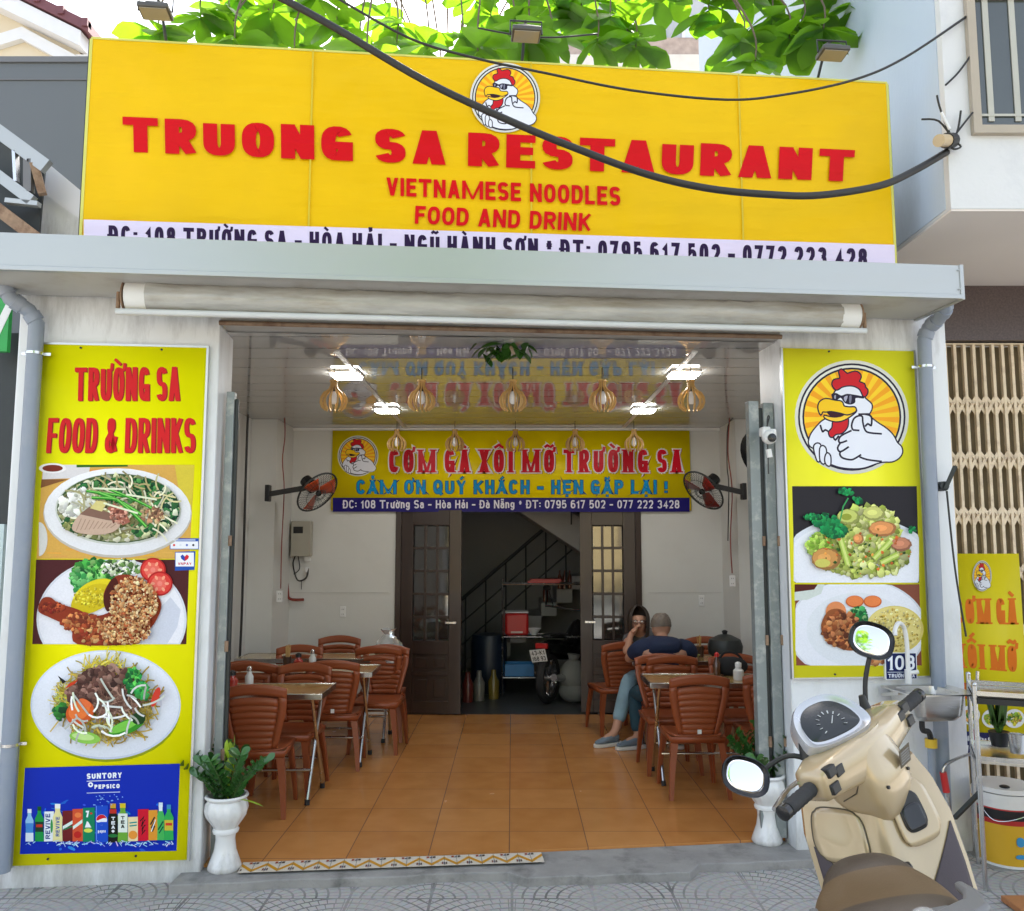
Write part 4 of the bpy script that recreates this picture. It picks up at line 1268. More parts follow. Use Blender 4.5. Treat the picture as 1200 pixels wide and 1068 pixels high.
can(119.8, 14.5, 944, 987, (28, 78, 200)); c.rect(112.8, 944, 114, 986, (90, 140, 235)); c.ell(119.5, 960.5, 6.4, 6.2, W_); c.ell(119.5, 960.5, 6.1, 6, (206, 30, 48), a0=170, a1=345); c.ell(119.5, 962, 6, 4.6, (28, 78, 200), a0=12, a1=170); c.ell(119.5, 961, 5.6, 1.6, W_, rot=-20); c.text("pepsi", [(115.2, 972), (124.2, 971.8), (124.2, 975.4), (115.2, 975.6)], W_, .2)
bottle(133, 12, 942.5, 987, (26, 30, 26), (206, 160, 50), .5); c.rect(129, 948, 137, 953, (190, 50, 40)); [c.text(ch, [(131, 957 + k * 5), (135.4, 957 + k * 5), (135.4, 961 + k * 5), (131, 961 + k * 5)], W_, .26) for k, ch in enumerate("TEA")]; c.ell(133, 979, 5.6, 2, (40, 120, 60)); c.text("+", [(131.4, 971), (134.8, 971), (134.8, 976), (131.4, 976)], W_, .3)
bottle(144.5, 12, 942, 986.5, (110, 170, 60), (214, 190, 40), .5); c.rect(139, 953, 150, 975, (228, 236, 228)); [c.text(ch, [(142.3, 956 + k * 5), (146.7, 956 + k * 5), (146.7, 960 + k * 5), (142.3, 960 + k * 5)], (20, 30, 24), .26) for k, ch in enumerate("TEA")]
can(156.5, 11.5, 957, 985.5, (236, 216, 170)); c.ell(156.5, 978, 5.2, 5, (232, 150, 60)); c.line([(152.5, 964), (161, 963)], 1.6, (30, 140, 140)); c.line([(152.5, 967.5), (161, 966.5)], 1.6, (30, 140, 140))
can(168.5, 12.5, 948, 985, (206, 24, 48)); [c.line([(165 + k, 962 + k * 6), (169, 957 + k * 6), (167, 965 + k * 6), (171, 960 + k * 6)], 1.4, (20, 20, 24)) for k in range(3)]
can(180, 10.5, 949, 984.5, (222, 150, 50)); [c.line([(177 + k, 966 + k * 4), (182, 957 + k * 5)], 1.8, (40, 36, 36)) for k in range(3)]; c.line([(178, 974), (183, 960)], 1, W_)
bottle(189, 8.5, 941, 984, (70, 180, 90), (206, 226, 240), .5); c.rect(186.8, 943, 191, 950, (225, 235, 245)); c.line([(186, 972), (192, 962)], 1.8, (14, 80, 60)); c.line([(187, 976), (192, 968)], 1.5, (14, 80, 60))
bottle(198.5, 11, 943.5, 984, (50, 170, 84), (60, 140, 190), .4, (206, 190, 60), (200, 60, 44))
for _ in range(70):
    x = rd.uniform(30, 203); c.line([(x, 986 + rd.uniform(-1, 3)), (x + rd.uniform(-7, 7), 986 + rd.uniform(-2, 6))], rd.uniform(.4, 1.2), (rd.randint(150, 220), rd.randint(190, 235), 245))
for _ in range(26):
    x = rd.uniform(110, 145); c.ell(x, rd.uniform(930, 944), rd.uniform(.4, 1.3), rd.uniform(.3, .8), (130, 180, 240), n=6)
c.build("drinks_picture", tL, print_std)

# stickers over the left poster
PST = FP(-.034)
for k, (cn, lab) in enumerate((([(199, 631), (233, 631), (233, 644), (199, 644)], "small white payment sticker with blue top edge on the left poster"), ([(205, 647), (229, 646), (228, 668), (205, 669)], "square white sticker with red and blue heart on left poster"))):
    q_ = [PST.px(*p) for p in cn]; w = PST.w(q_[3][0], q_[3][1])
    st = thing("sticker", lab, "sticker", w, FA, "stickers on the left poster")
    c = Canvas(PST, q_[3][0], q_[3][1], .0)
    c.poly(cn, (30, 80, 170)); (x0, y0), (x1, y1) = cn[0], cn[2]
    if k == 0:
        c.rect(x0 + .8, y0 + 3.6, x1 - .8, y1 - .8, (236, 238, 244)); [c.ell(x0 + 5 + 7.5 * i, y0 + 8, 1.4, 1.4, ((220, 60, 60), (220, 225, 235), (90, 110, 190), (60, 60, 70))[i], n=10) for i in range(4)]; c.line([(x0 + 4, y0 + 2), (x1 - 4, y0 + 2)], 1, (225, 232, 245))
    else:
        c.rect(x0 + .8, y0 + .8, x1 - .8, y1 - 4, (240, 240, 246)); mx = (x0 + x1) / 2
        c.poly([(mx - 5, y0 + 5), (mx - 2.5, y0 + 3), (mx, y0 + 5.5), (mx, y0 + 11), (mx - 4, y0 + 8)], (32, 70, 170)); c.poly([(mx, y0 + 5.5), (mx + 2.5, y0 + 3), (mx + 5, y0 + 5), (mx + 4, y0 + 8), (mx, y0 + 11)], (214, 30, 48))
        c.text("VNPAY", [(mx - 8, y0 + 12.3), (mx + 8, y0 + 12.2), (mx + 8, y0 + 15.2), (mx - 8, y0 + 15.3)], (200, 40, 60), .24)
    c.build("print", st, print_std)

# right poster
tR, ua, ub, za, zb_ = poster("menu_poster", "yellow poster with rooster emblem and two rice dishes on right pillar", [(918, 410), (1077, 410), (1084, 793), (928, 795)])
LE2 = (250, 244, 50)
bb = B(); bb.cl = bb.bm.loops.layers.float_color.new("Col"); bb.c = lin(LE2) + (1,); bb.bx(0, ub - ua, 0, .02, 0, zb_ - za); bb.build("board", tR, print_std, sharp=None)
w_ = ub - ua; h_ = zb_ - za
bb = B(MATS["poster_edge"]); bb.bx(-.008, .003, -.004, .024, -.006, h_ + .006); bb.bx(w_ - .003, w_ + .008, -.004, .024, -.006, h_ + .006); bb.bx(.003, w_ - .003, -.004, .024, -.006, .003)
bb.mat(dark_gap); bb.cyl((w_ * .35, 0, h_ - .015), (w_ * .35, -.006, h_ - .015), .006, 8); bb.cyl((w_ * .3, 0, .02), (w_ * .3, -.006, .02), .006, 8); bb.build("edge_trim", tR)
c = Canvas(PP, ua, za)
rooster(c, 998, 489, 63); c.build("emblem", tR, print_std)
c = Canvas(PP, ua, za, .0025)
c.poly([(928, 570), (1074, 570), (1077, 683), (931, 683)], (40, 38, 44))
pl3 = [(1004 + 88 * math.cos(a), 656 + 50 * math.sin(a)) for a in [2 * math.pi * k / 60 for k in range(60)]]
c.poly([(min(1076.5, max(930, x)), min(683, y)) for x, y in pl3], (222, 226, 236)); c.poly([(min(1076.5, max(930.5, 1004 + (x - 1004) * .94)), min(683, 660 + (y - 660) * .9)) for x, y in pl3], (234, 236, 244))
inq = lambda x, y: 932 < x < 1075 and 572 < y < 681
c.scatter(1012, 650, 54, 26, 330, 5, [(176, 190, 92), (200, 208, 120), (150, 168, 66), (210, 214, 150), (190, 196, 110)], rd, clip=inq)
c.scatter(1015, 620, 38, 26, 240, 5, [(180, 194, 96), (204, 210, 124), (156, 172, 70), (214, 214, 150)], rd, clip=inq)
c.scatter(958, 640, 14, 14, 60, 4.6, [(150, 190, 70), (180, 206, 96), (120, 160, 50)], rd, clip=inq)
for (x, y, rx_, ry_, col) in ((992, 606, 13, 9, (196, 204, 110)), (1022, 602, 13, 8, (204, 206, 120)), (966, 655, 17, 13, (206, 150, 84)), (1032, 620, 16, 9, (222, 150, 92)), (1054, 638, 12, 8, (196, 130, 100)), (1004, 632, 6, 6, (222, 150, 90))):
    c.ell(x, y, rx_, ry_, tuple(v * .75 for v in col), jit=.06, rnd=rd); c.ell(x - 1, y - 1, rx_ * .86, ry_ * .82, col, jit=.06, rnd=rd); c.ell(x - 2, y - 1, rx_ * .45, ry_ * .4, tuple(min(255, v * 1.12) for v in col))
c.ell(990, 606, 6, 4, (150, 160, 60)); c.ell(962, 660, 9, 5, (206, 200, 100))
for (p_, q2) in (((982, 628), (992, 662)), ((1022, 655), (1042, 634)), ((1030, 660), (1050, 650))): c.line([p_, q2], 7, (170, 196, 84)); c.line([p_, q2], 3, (210, 224, 130))
c.scatter(1012, 645, 56, 28, 26, 2, [(40, 80, 30), (214, 110, 50), (230, 150, 70)], rd, clip=inq)
G1 = [(20, 130, 70), (34, 160, 84), (14, 100, 60)]
c.line([(982, 612), (986, 594), (992, 584)], 1.6, (60, 160, 90)); c.scatter(989, 577, 8, 4, 26, 3, G1, rd, clip=inq); c.scatter(1003, 586, 6, 4, 14, 2.6, G1, rd); c.scatter(966, 612, 14, 8, 50, 4, G1, rd); c.scatter(976, 622, 14, 8, 40, 4, G1, rd); c.scatter(948, 606, 8, 3, 16, 2.6, G1, rd); c.scatter(1066, 622, 5, 4, 10, 2.4, G1, rd)
c.build("fried_rice_picture", tR, print_photo)
c = Canvas(PP, ua, za, .0025)
c.poly([(931, 685), (1077, 685), (1080, 780), (933, 780)], (132, 74, 56))
pl4 = [(1004 + 82 * math.cos(a), 738 + 60 * math.sin(a)) for a in [2 * math.pi * k / 60 for k in range(60)]]
cl4 = lambda k: [(min(1079, max(932, 1004 + (x - 1004) * k)), min(780, max(685, 738 + (y - 738) * k))) for x, y in pl4]
c.poly(cl4(1), (210, 214, 222)); c.poly(cl4(.97), (230, 232, 240)); c.poly(cl4(.72), (222, 226, 232))
c.poly([(931, 685), (966, 685), (962, 696), (946, 703), (931, 704)], (206, 214, 208)); c.poly([(931, 685), (958, 685), (954, 691), (931, 694)], (84, 30, 26))
c.ell(1048, 738, 34, 28, (214, 196, 110)); c.ell(1047, 737, 32, 26, (224, 208, 130)); c.scatter(1048, 738, 30, 24, 140, 1.8, [(206, 186, 96), (236, 222, 160), (190, 160, 70)], rd, clip=lambda x, y: x < 1078)
for x in (1001, 1022): c.ell(x, 705, 10.5, 7, (196, 90, 40)); c.ell(x, 704.5, 9.5, 6, (230, 130, 72))
c.ell(979, 717, 12, 12, (222, 140, 90))
c.scatter(1004, 722, 11, 10, 60, 3.4, [(30, 120, 60), (20, 90, 50), (70, 160, 90), (150, 200, 130)], rd)
c.poly(CS([(962, 730), (970, 716), (984, 714), (996, 724), (1008, 738), (1012, 752), (1000, 762), (984, 760), (972, 752), (963, 742)]), (150, 84, 46))
c.scatter(986, 738, 22, 20, 120, 4, [(176, 104, 58), (140, 74, 40), (206, 140, 86), (110, 56, 34), (190, 120, 76)], rd); c.scatter(1030, 772, 14, 6, 20, 4, [(170, 100, 60), (200, 140, 90)], rd, clip=lambda x, y: y < 779)
c.build("grilled_chicken_picture", tR, print_photo)

# ---------------------------------------------------------------- drain pipes and fittings on the front
PV = FP(-.075)


def pipe(label, pts, r):
    p3 = [V((FP(-.075 + v).px(x, y)[0], v, FP(-.075 + v).px(x, y)[1])) for x, y, v in pts]
    base = PV.w(p3[-1].x, GZ)
    t = thing("drain_pipe", label, "drain pipe", base, FA, "grey drain pipes on the front")
    sh = V((p3[-1].x, 0, GZ))
    p3 = [p - sh for p in p3]
    bb = B(pvc); bb.tube(p3, r, 16); bb.build("pipe", t)
    bb = B(pvc)
    for i in (1, 2, 3):
        if i < len(p3) - 1:
            d = (p3[i + 1] - p3[i]).normalized(); bb.cyl(p3[i] + d * .02, p3[i] + d * .065, r * 1.16, 16)
    bb.build("collar", t)
    lo, hi = p3[-1], p3[-2]
    for f_ in (.22, .94):
        p = lo.lerp(hi, f_); bb = B(steel); d = (hi - lo).normalized()
        bb.cyl(p - d * .008, p + d * .008, r * 1.12, 16); bb.bar(p + V((-r * 1.9, .02, 0)), p + V((r * 1.9, .02, 0)), .006, .016); bb.build("clamp", t)
    return t


pipe("grey drain pipe bending down beside the left poster", [(-2, 300, -.1), (2, 332, -.1), (12, 350, -.08), (34, 364, -.02), (43, 378, 0), (2, 1022, 0)], .041)
pipe("grey drain pipe running down the right pillar by the poster", [(1110, 338, -.25), (1109, 360, -.2), (1100, 374, -.1), (1088, 384, -.02), (1083, 398, 0), (1107, 962, 0)], .041)

# crank gear with its cord, crank rod with red grips
w = PV.w(*PV.px(1105, 570), 0)
t = thing("awning_crank_gear", "small grey crank gear with hanging cord on right pillar edge", "crank gear", w, FA)
b = B(dark_gap); b.cyl((0, .04, 0), (0, -.02, 0), .03, 12); b.bar((0, -.02, -.02), (.055, -.05, .12), .025, .025); b.bar((-.04, .045, 0), (.04, .045, 0), .1, .012); b.build("gear", t, bevel=.003)
b = B(cable_m); b.tube(smooth([(.01, -.02, -.03), (.03, -.03, -.5), (.07, -.04, -.9)], 6), .006, 6); b.build("cord", t)
w = PV.w(*PV.px(1134, 800), 0)
t = thing("crank_rod", "bent crank rod with two red grips hanging by the right drain pipe", "crank rod", w, FA)
L0 = PV.px(1134, 800)
def lp(x, y, v=0): p = PV.px(x, y); return V((p[0] - L0[0], v - .06, p[1] - L0[1]))
b = B(steel); b.tube([lp(1138, 785), lp(1135, 862), lp(1132, 880)], .009, 8); b.tube(smooth([lp(1132, 880), lp(1110, 888), lp(1098, 898), lp(1099, 915)], 4), .009, 8); b.cyl(lp(1101, 915), lp(1108, 972), .014, 8); b.build("rod", t)
b = B(red_pl); b.cyl(lp(1134, 852), lp(1133.5, 874), .017, 12); b.build("grip", t)
b = B(red_pl); b.cyl(lp(1098, 902), lp(1102, 925), .02, 12); b.build("grip", t)

# security camera on the inner edge of the right pillar
w = PP.w(*PP.px(899, 513), .03)
t = thing("security_camera", "white dome security camera on the inner edge of the right pillar", "camera", w, FA)
b = B(white_pl); b.ell((0, -.06, 0), (.045, .045, .045), 20, 12); b.bx(-.045, .045, -.07, -.01, .005, .05); b.bx(-.02, .03, -.02, .05, .02, .07); b.build("body", t, bevel=.008)
b = B(black_gl); b.lathe([(.026, 0), (.026, .012), (.018, .016)], 16, Matrix.Translation((0, -.098, -.01)) @ Matrix.Rotation(R(90), 4, 'X')); b.build("lens", t)
b = B(cable_m); b.tube(smooth([(.02, .03, .06), (.03, 0, .13), (.012, -.01, .1), (.01, -.01, -.22)], 6), .004, 6); b.build("wire", t)
b = B(white_pl); b.cyl((.01, -.02, -.07), (.018, -.02, -.12), .018, 8); b.build("connector", t)

# wash basin, tap and number plate on the right pillar
PB = FP(-.02)
u0, z0 = PB.px(1032, 804); u1, _ = PB.px(1106, 804)
w = PB.w(u0, z0)
t = thing("wash_basin", "small stainless wash basin under the right poster", "basin", w, FA)
W_b = u1 - u0 - .08
b = B(brushed)
b.rings([[V((x * s, y, z)) for x, y in ()] for s, z in ()]) if False else None
rim = [(0, -.36), (W_b + .1, -.36), (W_b + .1, 0), (0, 0)]
inn = [(.03, -.33), (W_b - .0, -.33), (W_b - .0, -.04), (.03, -.04)]
def rr_(x0, x1, y0, y1, z, k=.05, n=5):
    o = []
    for cx, cy, a in ((x1 - k, y1 - k, 0), (x0 + k, y1 - k, 90), (x0 + k, y0 + k, 180), (x1 - k, y0 + k, 270)):
        for i in range(n + 1): o.append(V((cx + k * math.cos(R(a + 90 * i / n)), cy + k * math.sin(R(a + 90 * i / n)), z)))
    return o
b.rings([rr_(.05, W_b - .02, -.3, -.05, -.15, .06), rr_(.03, W_b, -.33, -.03, -.12, .06), rr_(.02, W_b + .01, -.34, -.02, -.006, .05), rr_(-.01, W_b + .09, -.36, -.001, -.004, .02), rr_(-.01, W_b + .09, -.36, -.001, .004, .02),
         rr_(.04, W_b - .01, -.325, -.05, .004, .05), rr_(.05, W_b - .02, -.31, -.06, -.11, .05)]); b.build("bowl", t, sharp=40)
b = B(rubber); b.tube(smooth([(W_b * .45, -.18, -.14), (W_b * .45, -.18, -.22), (W_b * .62, -.15, -.24), (W_b * .75, -.1, -.3)], 5), .016, 8); b.build("drain_hose", t)
b = B(mat("yellow_plastic", (.7, .45, .03), .4)); b.cyl((W_b * .75, -.1, -.29), (W_b * .75, -.1, -.34), .034, 14); b.build("drain_ring", t)
b = B(pvc); b.cyl((W_b * .75, -.1, -.34), (W_b * .77, -.08, -.62), .022, 12); b.build("drain_pipe", t)
b = B(brushed); b.bar((.0, -.01, -.05), (.0, -.2, -.01), .012, .02); b.build("bracket", t); b = B(brushed); b.bar((W_b + .02, -.01, -.1), (W_b + .02, -.2, -.01), .012, .02); b.build("bracket", t)
w2 = PB.w(*PB.px(1058, 797), -.06)
tp = thing("water_tap", "white curved swan neck tap on the wash basin", "tap", w2, FA)
b = B(white_pl); b.tube(smooth([(0, 0, 0), (.002, 0, .1), (0, 0, .24), (-.02, -.01, .32), (-.075, -.05, .345), (-.12, -.09, .31), (-.125, -.1, .28)], 7), .013, 10); b.build("spout", tp)
b = B(white_pl); b.cyl((0, 0, -.012), (0, 0, .07), .02, 12); b.cyl((0, -.005, .05), (.05, -.03, .06), .012, 8); b.build("valve", tp)
q_ = [PB.px(*p) for p in ((1037, 765), (1074, 765), (1075, 796), (1038, 797))]
w3 = PB.w(q_[3][0], q_[3][1])
nt_ = thing("number_plate", "dark blue house number plate 108 behind the tap", "house number", w3, FA)
c = Canvas(FP(-.055), q_[3][0] * 1.0, q_[3][1], .0)
PX = c.p
c.u0, c.z0 = PX.px(1038, 797)
nt_.location = PX.w(*PX.px(1038, 797))
c.poly([(1037, 765), (1074, 765), (1075, 796), (1038, 797)], (235, 238, 245)); c.poly([(1037.8, 765.8), (1073.2, 765.8), (1074.2, 795.2), (1038.8, 796.2)], (22, 34, 84))
c.text("108", [(1040, 768.5), (1072, 768), (1072, 785), (1040, 785.5)], (236, 240, 248), .17, serif=True, gap=.12); c.line([(1040, 788), (1073, 787.6)], .6, (220, 226, 240))
c.text("TRƯỜNG SA", [(1041, 790), (1072, 789.6), (1072, 794), (1041, 794.4)], (230, 234, 245), .2)
c.build("plate", nt_, print_std)
b = B(MATS["white_plastic"]); b.bx(.004, .15, .0015, .05, .004, .12); b.build("backing", nt_)

# ---------------------------------------------------------------- furniture
chair_m = mat("red_brown_plastic", (.26, .062, .02), .38, var=.12, scale=5, bump=.05, bscale=200)


def chair_mesh(label):
    t = thing("plastic_chair", label, "chair", (0, 0, 0), 0, "red brown plastic chairs")
    sw, sh_ = .2, .43
    b = B(chair_m)
    def st(i, j):
        x = -1 + 2 * i; y = -1 + 2 * j
        k = 1 - .10 * abs(x) ** 4 * abs(y) ** 4
        wv = .2 if y > 0 else .2 - .02 * -y
        return V((x * wv * k, .02 + y * .2 * k, sh_ - .012 * (1 - x * x) * (1 - y * y) - (.03 * max(0, y - .75) / .25 if y > .75 else 0)))
    b.sheet(st, 14, 14)
    b.build("seat", t, sharp=None, solid=.012, off=-1)
    b = B(chair_m)                                          # skirt under the seat
    pts = [(x * .195, .02 + y * .195) for x, y in ((-1, -1), (1, -1), (1, 1), (-1, 1))]
    b.rings([[V((x, y, sh_ - .012)) for x, y in pts], [V((x * .96, .02 + (y - .02) * .96, sh_ - .055)) for x, y in pts]], cap=False)
    b.build("apron", t, solid=.008)
    for sx in (-1, 1):
        for sy in (-1, 1):
            b = B(chair_m)
            top = V((sx * .178, .02 + sy * .175, sh_ - .02)); bot = V((sx * .215, .02 + sy * (.215 if sy > 0 else .235), 0))
            rg = []
            for k in range(6):
                f_ = k / 5; p = top.lerp(bot, f_); p.x += sx * .006 * math.sin(f_ * math.pi); ww = .046 * (1 - f_) + .024 * f_
                rg.append([p + V((sx * .004, sy * .004, 0)), p + V((-sx * ww, sy * .004, 0)), p + V((-sx * ww, -sy * .012, 0)), p + V((-sx * .012, -sy * .012, 0)), p + V((-sx * .012, -sy * ww, 0)), p + V((sx * .004, -sy * ww, 0))])
            b.rings(rg); b.build("leg", t, sharp=30)
    # backrest: curved shell with arched top, seven louvres between the side frames
    def bp(x, z):                                           # x -1..1 ; z height above seat 0..1
        hw = .135 + .065 * min(1, z * 1.5) ** .8 + .012 * z
        zz = sh_ + .43 * z - .035 * x * x * z
        return V((x * hw, -.165 - .075 * z - .0 + .045 * (x * x - 1) * -1 * -.6, zz))
    b = B(chair_m)
    def strip_(xa, xb, za, zb, nx, nz, off=0.0, tilt=0.0):
        def fn(i, j):
            p = bp(xa + (xb - xa) * i, za + (zb - za) * j); p.y += off + tilt * (j - .5); return p
        b.sheet(fn, nx, nz)
    strip_(-1, 1, .84, 1.0, 14, 3); strip_(-1, -.76, .02, .84, 2, 12); strip_(.76, 1, .02, .84, 2, 12); strip_(-.76, .76, .02, .1, 10, 2)
    b.build("back_frame", t, sharp=None, solid=.014)
    b = B(chair_m)
    z = .165
    for k in range(7):
        strip_(-.76, .76, z - .07, z + .035, 10, 2, .0, .011); z += .1
    b.build("backrest", t, sharp=None, solid=.006)
    return t


CH = []
def chair(x, y, rz, label, first=[None]):
    if first[0] is None:
        first[0] = chair_mesh(label); t = first[0]; t.location = (x, y, .001); t.rotation_euler = (0, 0, rz)
    else:
        t = dup(first[0], (x, y, .001), rz, label)
    CH.append(t); return t


PI = math.pi
# left tables (near edge, far edge, aisle end)
TL = [(5.98, 6.46, -1.30), (6.98, 7.46, -1.12), (7.82, 8.24, -1.06)]
TR = [(6.45, 6.93, 1.02), (7.66, 8.12, 1.06)]
chair(-1.69, 5.90, R(4), "front left chair with its slatted back to the street beside the potted plant")
chair(-1.61, 6.43, PI + R(-6), "left chair facing the street across the nearest table, aisle side")
chair(-2.18, 5.95, R(0), "chair back half hidden behind the left gate at the nearest table")
chair(-2.08, 6.52, PI, "left chair by the wall behind the condiments of the nearest table")
chair(-1.42, 7.08, R(3), "left aisle chair with white tag, its back to the street at the second table")
chair(-1.16, 7.64, PI + R(-5), "left aisle chair facing the street behind the second table")
chair(-2.02, 6.98, R(0), "left chair near the wall with its back to the street at the second table")
chair(-1.92, 7.62, PI, "left wall side chair behind the second table's condiments")
chair(-1.20, 8.06, R(0), "chair tucked under the table with the plastic bag")
chair(-1.72, 8.42, PI, "rearmost left chair against the back wall under the socket")
chair(1.30, 6.33, R(2), "front right chair with white tag, its slatted back to the street")
chair(1.24, 6.98, PI + R(3), "right chair facing the street just behind the front right table")
chair(1.86, 6.42, R(-3), "front right chair half hidden behind the steel gate")
chair(1.84, 6.98, PI, "right chair by the wall behind the sauce bottle")
chair(1.32, 7.42, R(0), "chair the man in the blue shirt sits on")
chair(1.34, 8.42, PI + R(8), "chair the woman in light jeans sits on")
chair(.98, 8.36, R(14), "dark red chair with white tag beside the right door leaf")
chair(1.9, 8.34, PI, "right rear chair near the wall behind the couple's table")
# white price tags on three chairs
for i in (4, 10, 16):
    t = CH[i]; b = B(white_pl); b.bx(-.014, .014, -.212, -.208, .445, .475); b.build("price_tag", t)

steel_edge = mat("table_steel", (.55, .54, .52), .22, metal=1.0, var=.1)
top_print = mat("printed_table_top", (.42, .27, .1), .18, var=.35, scale=9, coat=.4)


def table(x0, x1, y0, y1, label):
    t = thing("folding_table", label, "table", ((x0 + x1) / 2, (y0 + y1) / 2, .001), 0, "folding steel edged tables")
    hx, hy, z = (x1 - x0) / 2, (y1 - y0) / 2, .735
    b = B(top_print); b.bx(-hx + .012, hx - .012, -hy + .012, hy - .012, z - .02, z + .002); b.build("tabletop", t)
    b = B(steel_edge); b.bx(-hx, hx, -hy, -hy + .012, z - .035, z + .006); b.bx(-hx, hx, hy - .012, hy, z - .035, z + .006)
    b.bx(-hx, -hx + .012, -hy + .012, hy - .012, z - .035, z + .006); b.bx(hx - .012, hx, -hy + .012, hy - .012, z - .035, z + .006); b.build("edge", t, bevel=.003)
    for sx in (-1, 1):
        for k in (-1, 1):
            xo = sx * (hx - .08 - .012 * (k > 0))
            b = B(steel); b.cyl((xo, k * (hy - .05), z - .03), (xo, -k * (hy - .03), .02), .0125, 10); b.mat(rubber); b.cyl((xo, -k * (hy - .03), .0), (xo, -k * (hy - .036), .035), .018, 10); b.build("leg", t)
    b = B(steel); b.cyl((-hx + .08, -hy + .07, .22), (hx - .08, -hy + .07, .22), .011, 10); b.cyl((-hx + .09, hy - .07, .22), (hx - .09, hy - .07, .22), .011, 10); b.build("crossbar", t)
    return t


for (y0, y1, xe), lab in zip(TL, ("nearest left table with steel edge and condiments at the wall end", "second left table with steel edge behind the nearest one", "rear left table carrying the clear plastic bag")):
    table(-2.5, xe, y0, y1, lab)
for (y0, y1, xe), lab in zip(TR, ("front right table with steel edge and printed top", "table where the man and the woman sit")):
    table(xe, 2.2, y0, y1, lab)


# condiments
def holder(x, y, z, lab):
    t = thing("chopstick_holder", lab, "chopsticks", (x, y, z), 0, "chopstick holders on the tables")
    b = B(mat("holder_dark", (.06, .03, .02), .4)); b.lathe([(.032, 0), (.036, .1), (.033, .1), (.03, .01)], 14); b.build("cup", t)
    b = B(mat("chopstick", (.5, .3, .1), .5, var=.3)); rn_ = random.Random(int(x * 100))
    for k in range(12):
        a = rn_.uniform(0, 6.28); r_ = rn_.uniform(0, .022); b.cyl((r_ * .6 * math.cos(a), r_ * .6 * math.sin(a), .015), (r_ * 1.2 * math.cos(a), r_ * 1.2 * math.sin(a), rn_.uniform(.17, .2)), .0035, 5)
    b.build("sticks", t)


def jar(x, y, z, lab, r, h, m_, cap=None, cat="jar", grp=None):
    t = thing("sauce_jar", lab, cat, (x, y, z), 0, grp)
    b = B(m_); b.lathe([(r * .9, 0), (r, .01), (r, h * .7), (r * .6, h * .85), (r * .55, h)], 16); b.build("body", t)
    b = B(cap or red_pl); b.lathe([(r * .62, h), (r * .62, h + .025), (r * .2, h + .035)], 14); b.build("lid", t)


zt_ = .739
red_sauce = mat("chilli_sauce", (.35, .03, .02), .2, coat=.5); clearish = mat("pale_bottle", (.6, .6, .58), .15, var=.1); brown_s = mat("fish_sauce", (.08, .03, .012), .15, coat=.5)
spots = [(-2.08, 6.2, "chopstick holder on the nearest left table", "red chilli jar on the nearest left table", "pale shaker on the nearest left table"),
         (-1.86, 7.2, "chopstick holder on the second left table", "red chilli jar on the second left table", "pale shaker on the second left table"),
         (1.72, 7.95, "chopstick holder behind the man's shoulder on the couple's table", None, "white bottle behind the man's shoulder on the couple's table"),
         (1.93, 6.75, "chopstick holder beside the right wall on the front right table", None, None)]
for x, y, a_, b_, c_ in spots:
    holder(x, y, zt_, a_)
    if b_: jar(x + .1, y - .03, zt_, b_, .04, .1, red_sauce, black_pl, "jar", "red chilli jars")
    if c_: jar(x + .2, y + .04, zt_, c_, .03, .12, clearish, steel, "shaker")
jar(1.72, 6.62, zt_, "white sauce bottle with pointed tip at the edge of the gate", .04, .1, clearish, white_pl, "bottle")
jar(1.60, 6.8, zt_, "brown sauce bottle on the front right table", .028, .15, brown_s, red_pl, "bottle")
# tissues and a dish
t = thing("tissue", "crumpled white tissue on the second left table", "tissue", (-1.55, 7.15, zt_)); b = B(white_pl); rn = random.Random(3)
b.sheet(lambda i, j: V((-.06 + .12 * i, -.04 + .08 * j, .008 + .035 * rn.random())), 7, 6); b.build("paper", t, sharp=20, solid=.001)
t = thing("saucer", "small pale bowl beside the white bottle on the couple's table", "bowl", (1.62, 7.78, zt_)); b = B(mat("bowl_green", (.3, .34, .12), .3)); b.lathe([(.02, 0), (.065, .045), (.062, .045), (.02, .006)], 18); b.build("bowl", t)
t = thing("rice_pot", "dark lidded pot at the wall end of the couple's table", "pot", (1.95, 7.95, zt_)); b = B(dark_gap); b.lathe([(.1, 0), (.15, .03), (.16, .1), (.14, .16), (.06, .2), (.01, .21)], 22); b.build("pot", t)
b = B(black_pl); b.lathe([(.02, .205), (.028, .235), (.01, .245)], 12); b.build("lid_knob", t)
t = thing("shoulder_bag", "black bag lying on the front right table by the gate", "bag", (1.72, 6.86, zt_)); b = B(mat("black_cloth", (.012, .012, .014), .9)); b.ell((0, 0, .07), (.14, .07, .075), 18, 10); b.build("bag", t)
b = B(MATS["black_cloth"]); b.tube(smooth([(-.1, 0, .1), (-.04, .02, .17), (.06, .02, .16), (.11, 0, .09)], 5), .01, 6); b.build("strap", t)
# clear plastic bag with a white box
t = thing("plastic_bag", "clear plastic bag with white box on the rear left table", "bag", (-1.14, 8.0, zt_))
cl_bag = mat("clear_film", (.7, .72, .74), .12, trans=.7, var=.05); rn = random.Random(9)
b = B(cl_bag); rs = []
for k, (r_, z) in enumerate(((.1, 0), (.13, .06), (.12, .12), (.07, .17), (.03, .2), (.07, .25))):
    rs.append([V((r_ * (1 + rn.uniform(-.2, .2)) * math.cos(a), r_ * .8 * (1 + rn.uniform(-.2, .2)) * math.sin(a), z + rn.uniform(-.01, .01))) for a in [2 * PI * i / 14 for i in range(14)]])
b.rings(rs, cap=False); b.build("film", t, sharp=20)
b = B(white_pl); b.bx(-.02, .09, -.05, .05, .003, .07); b.build("box", t, bevel=.01)

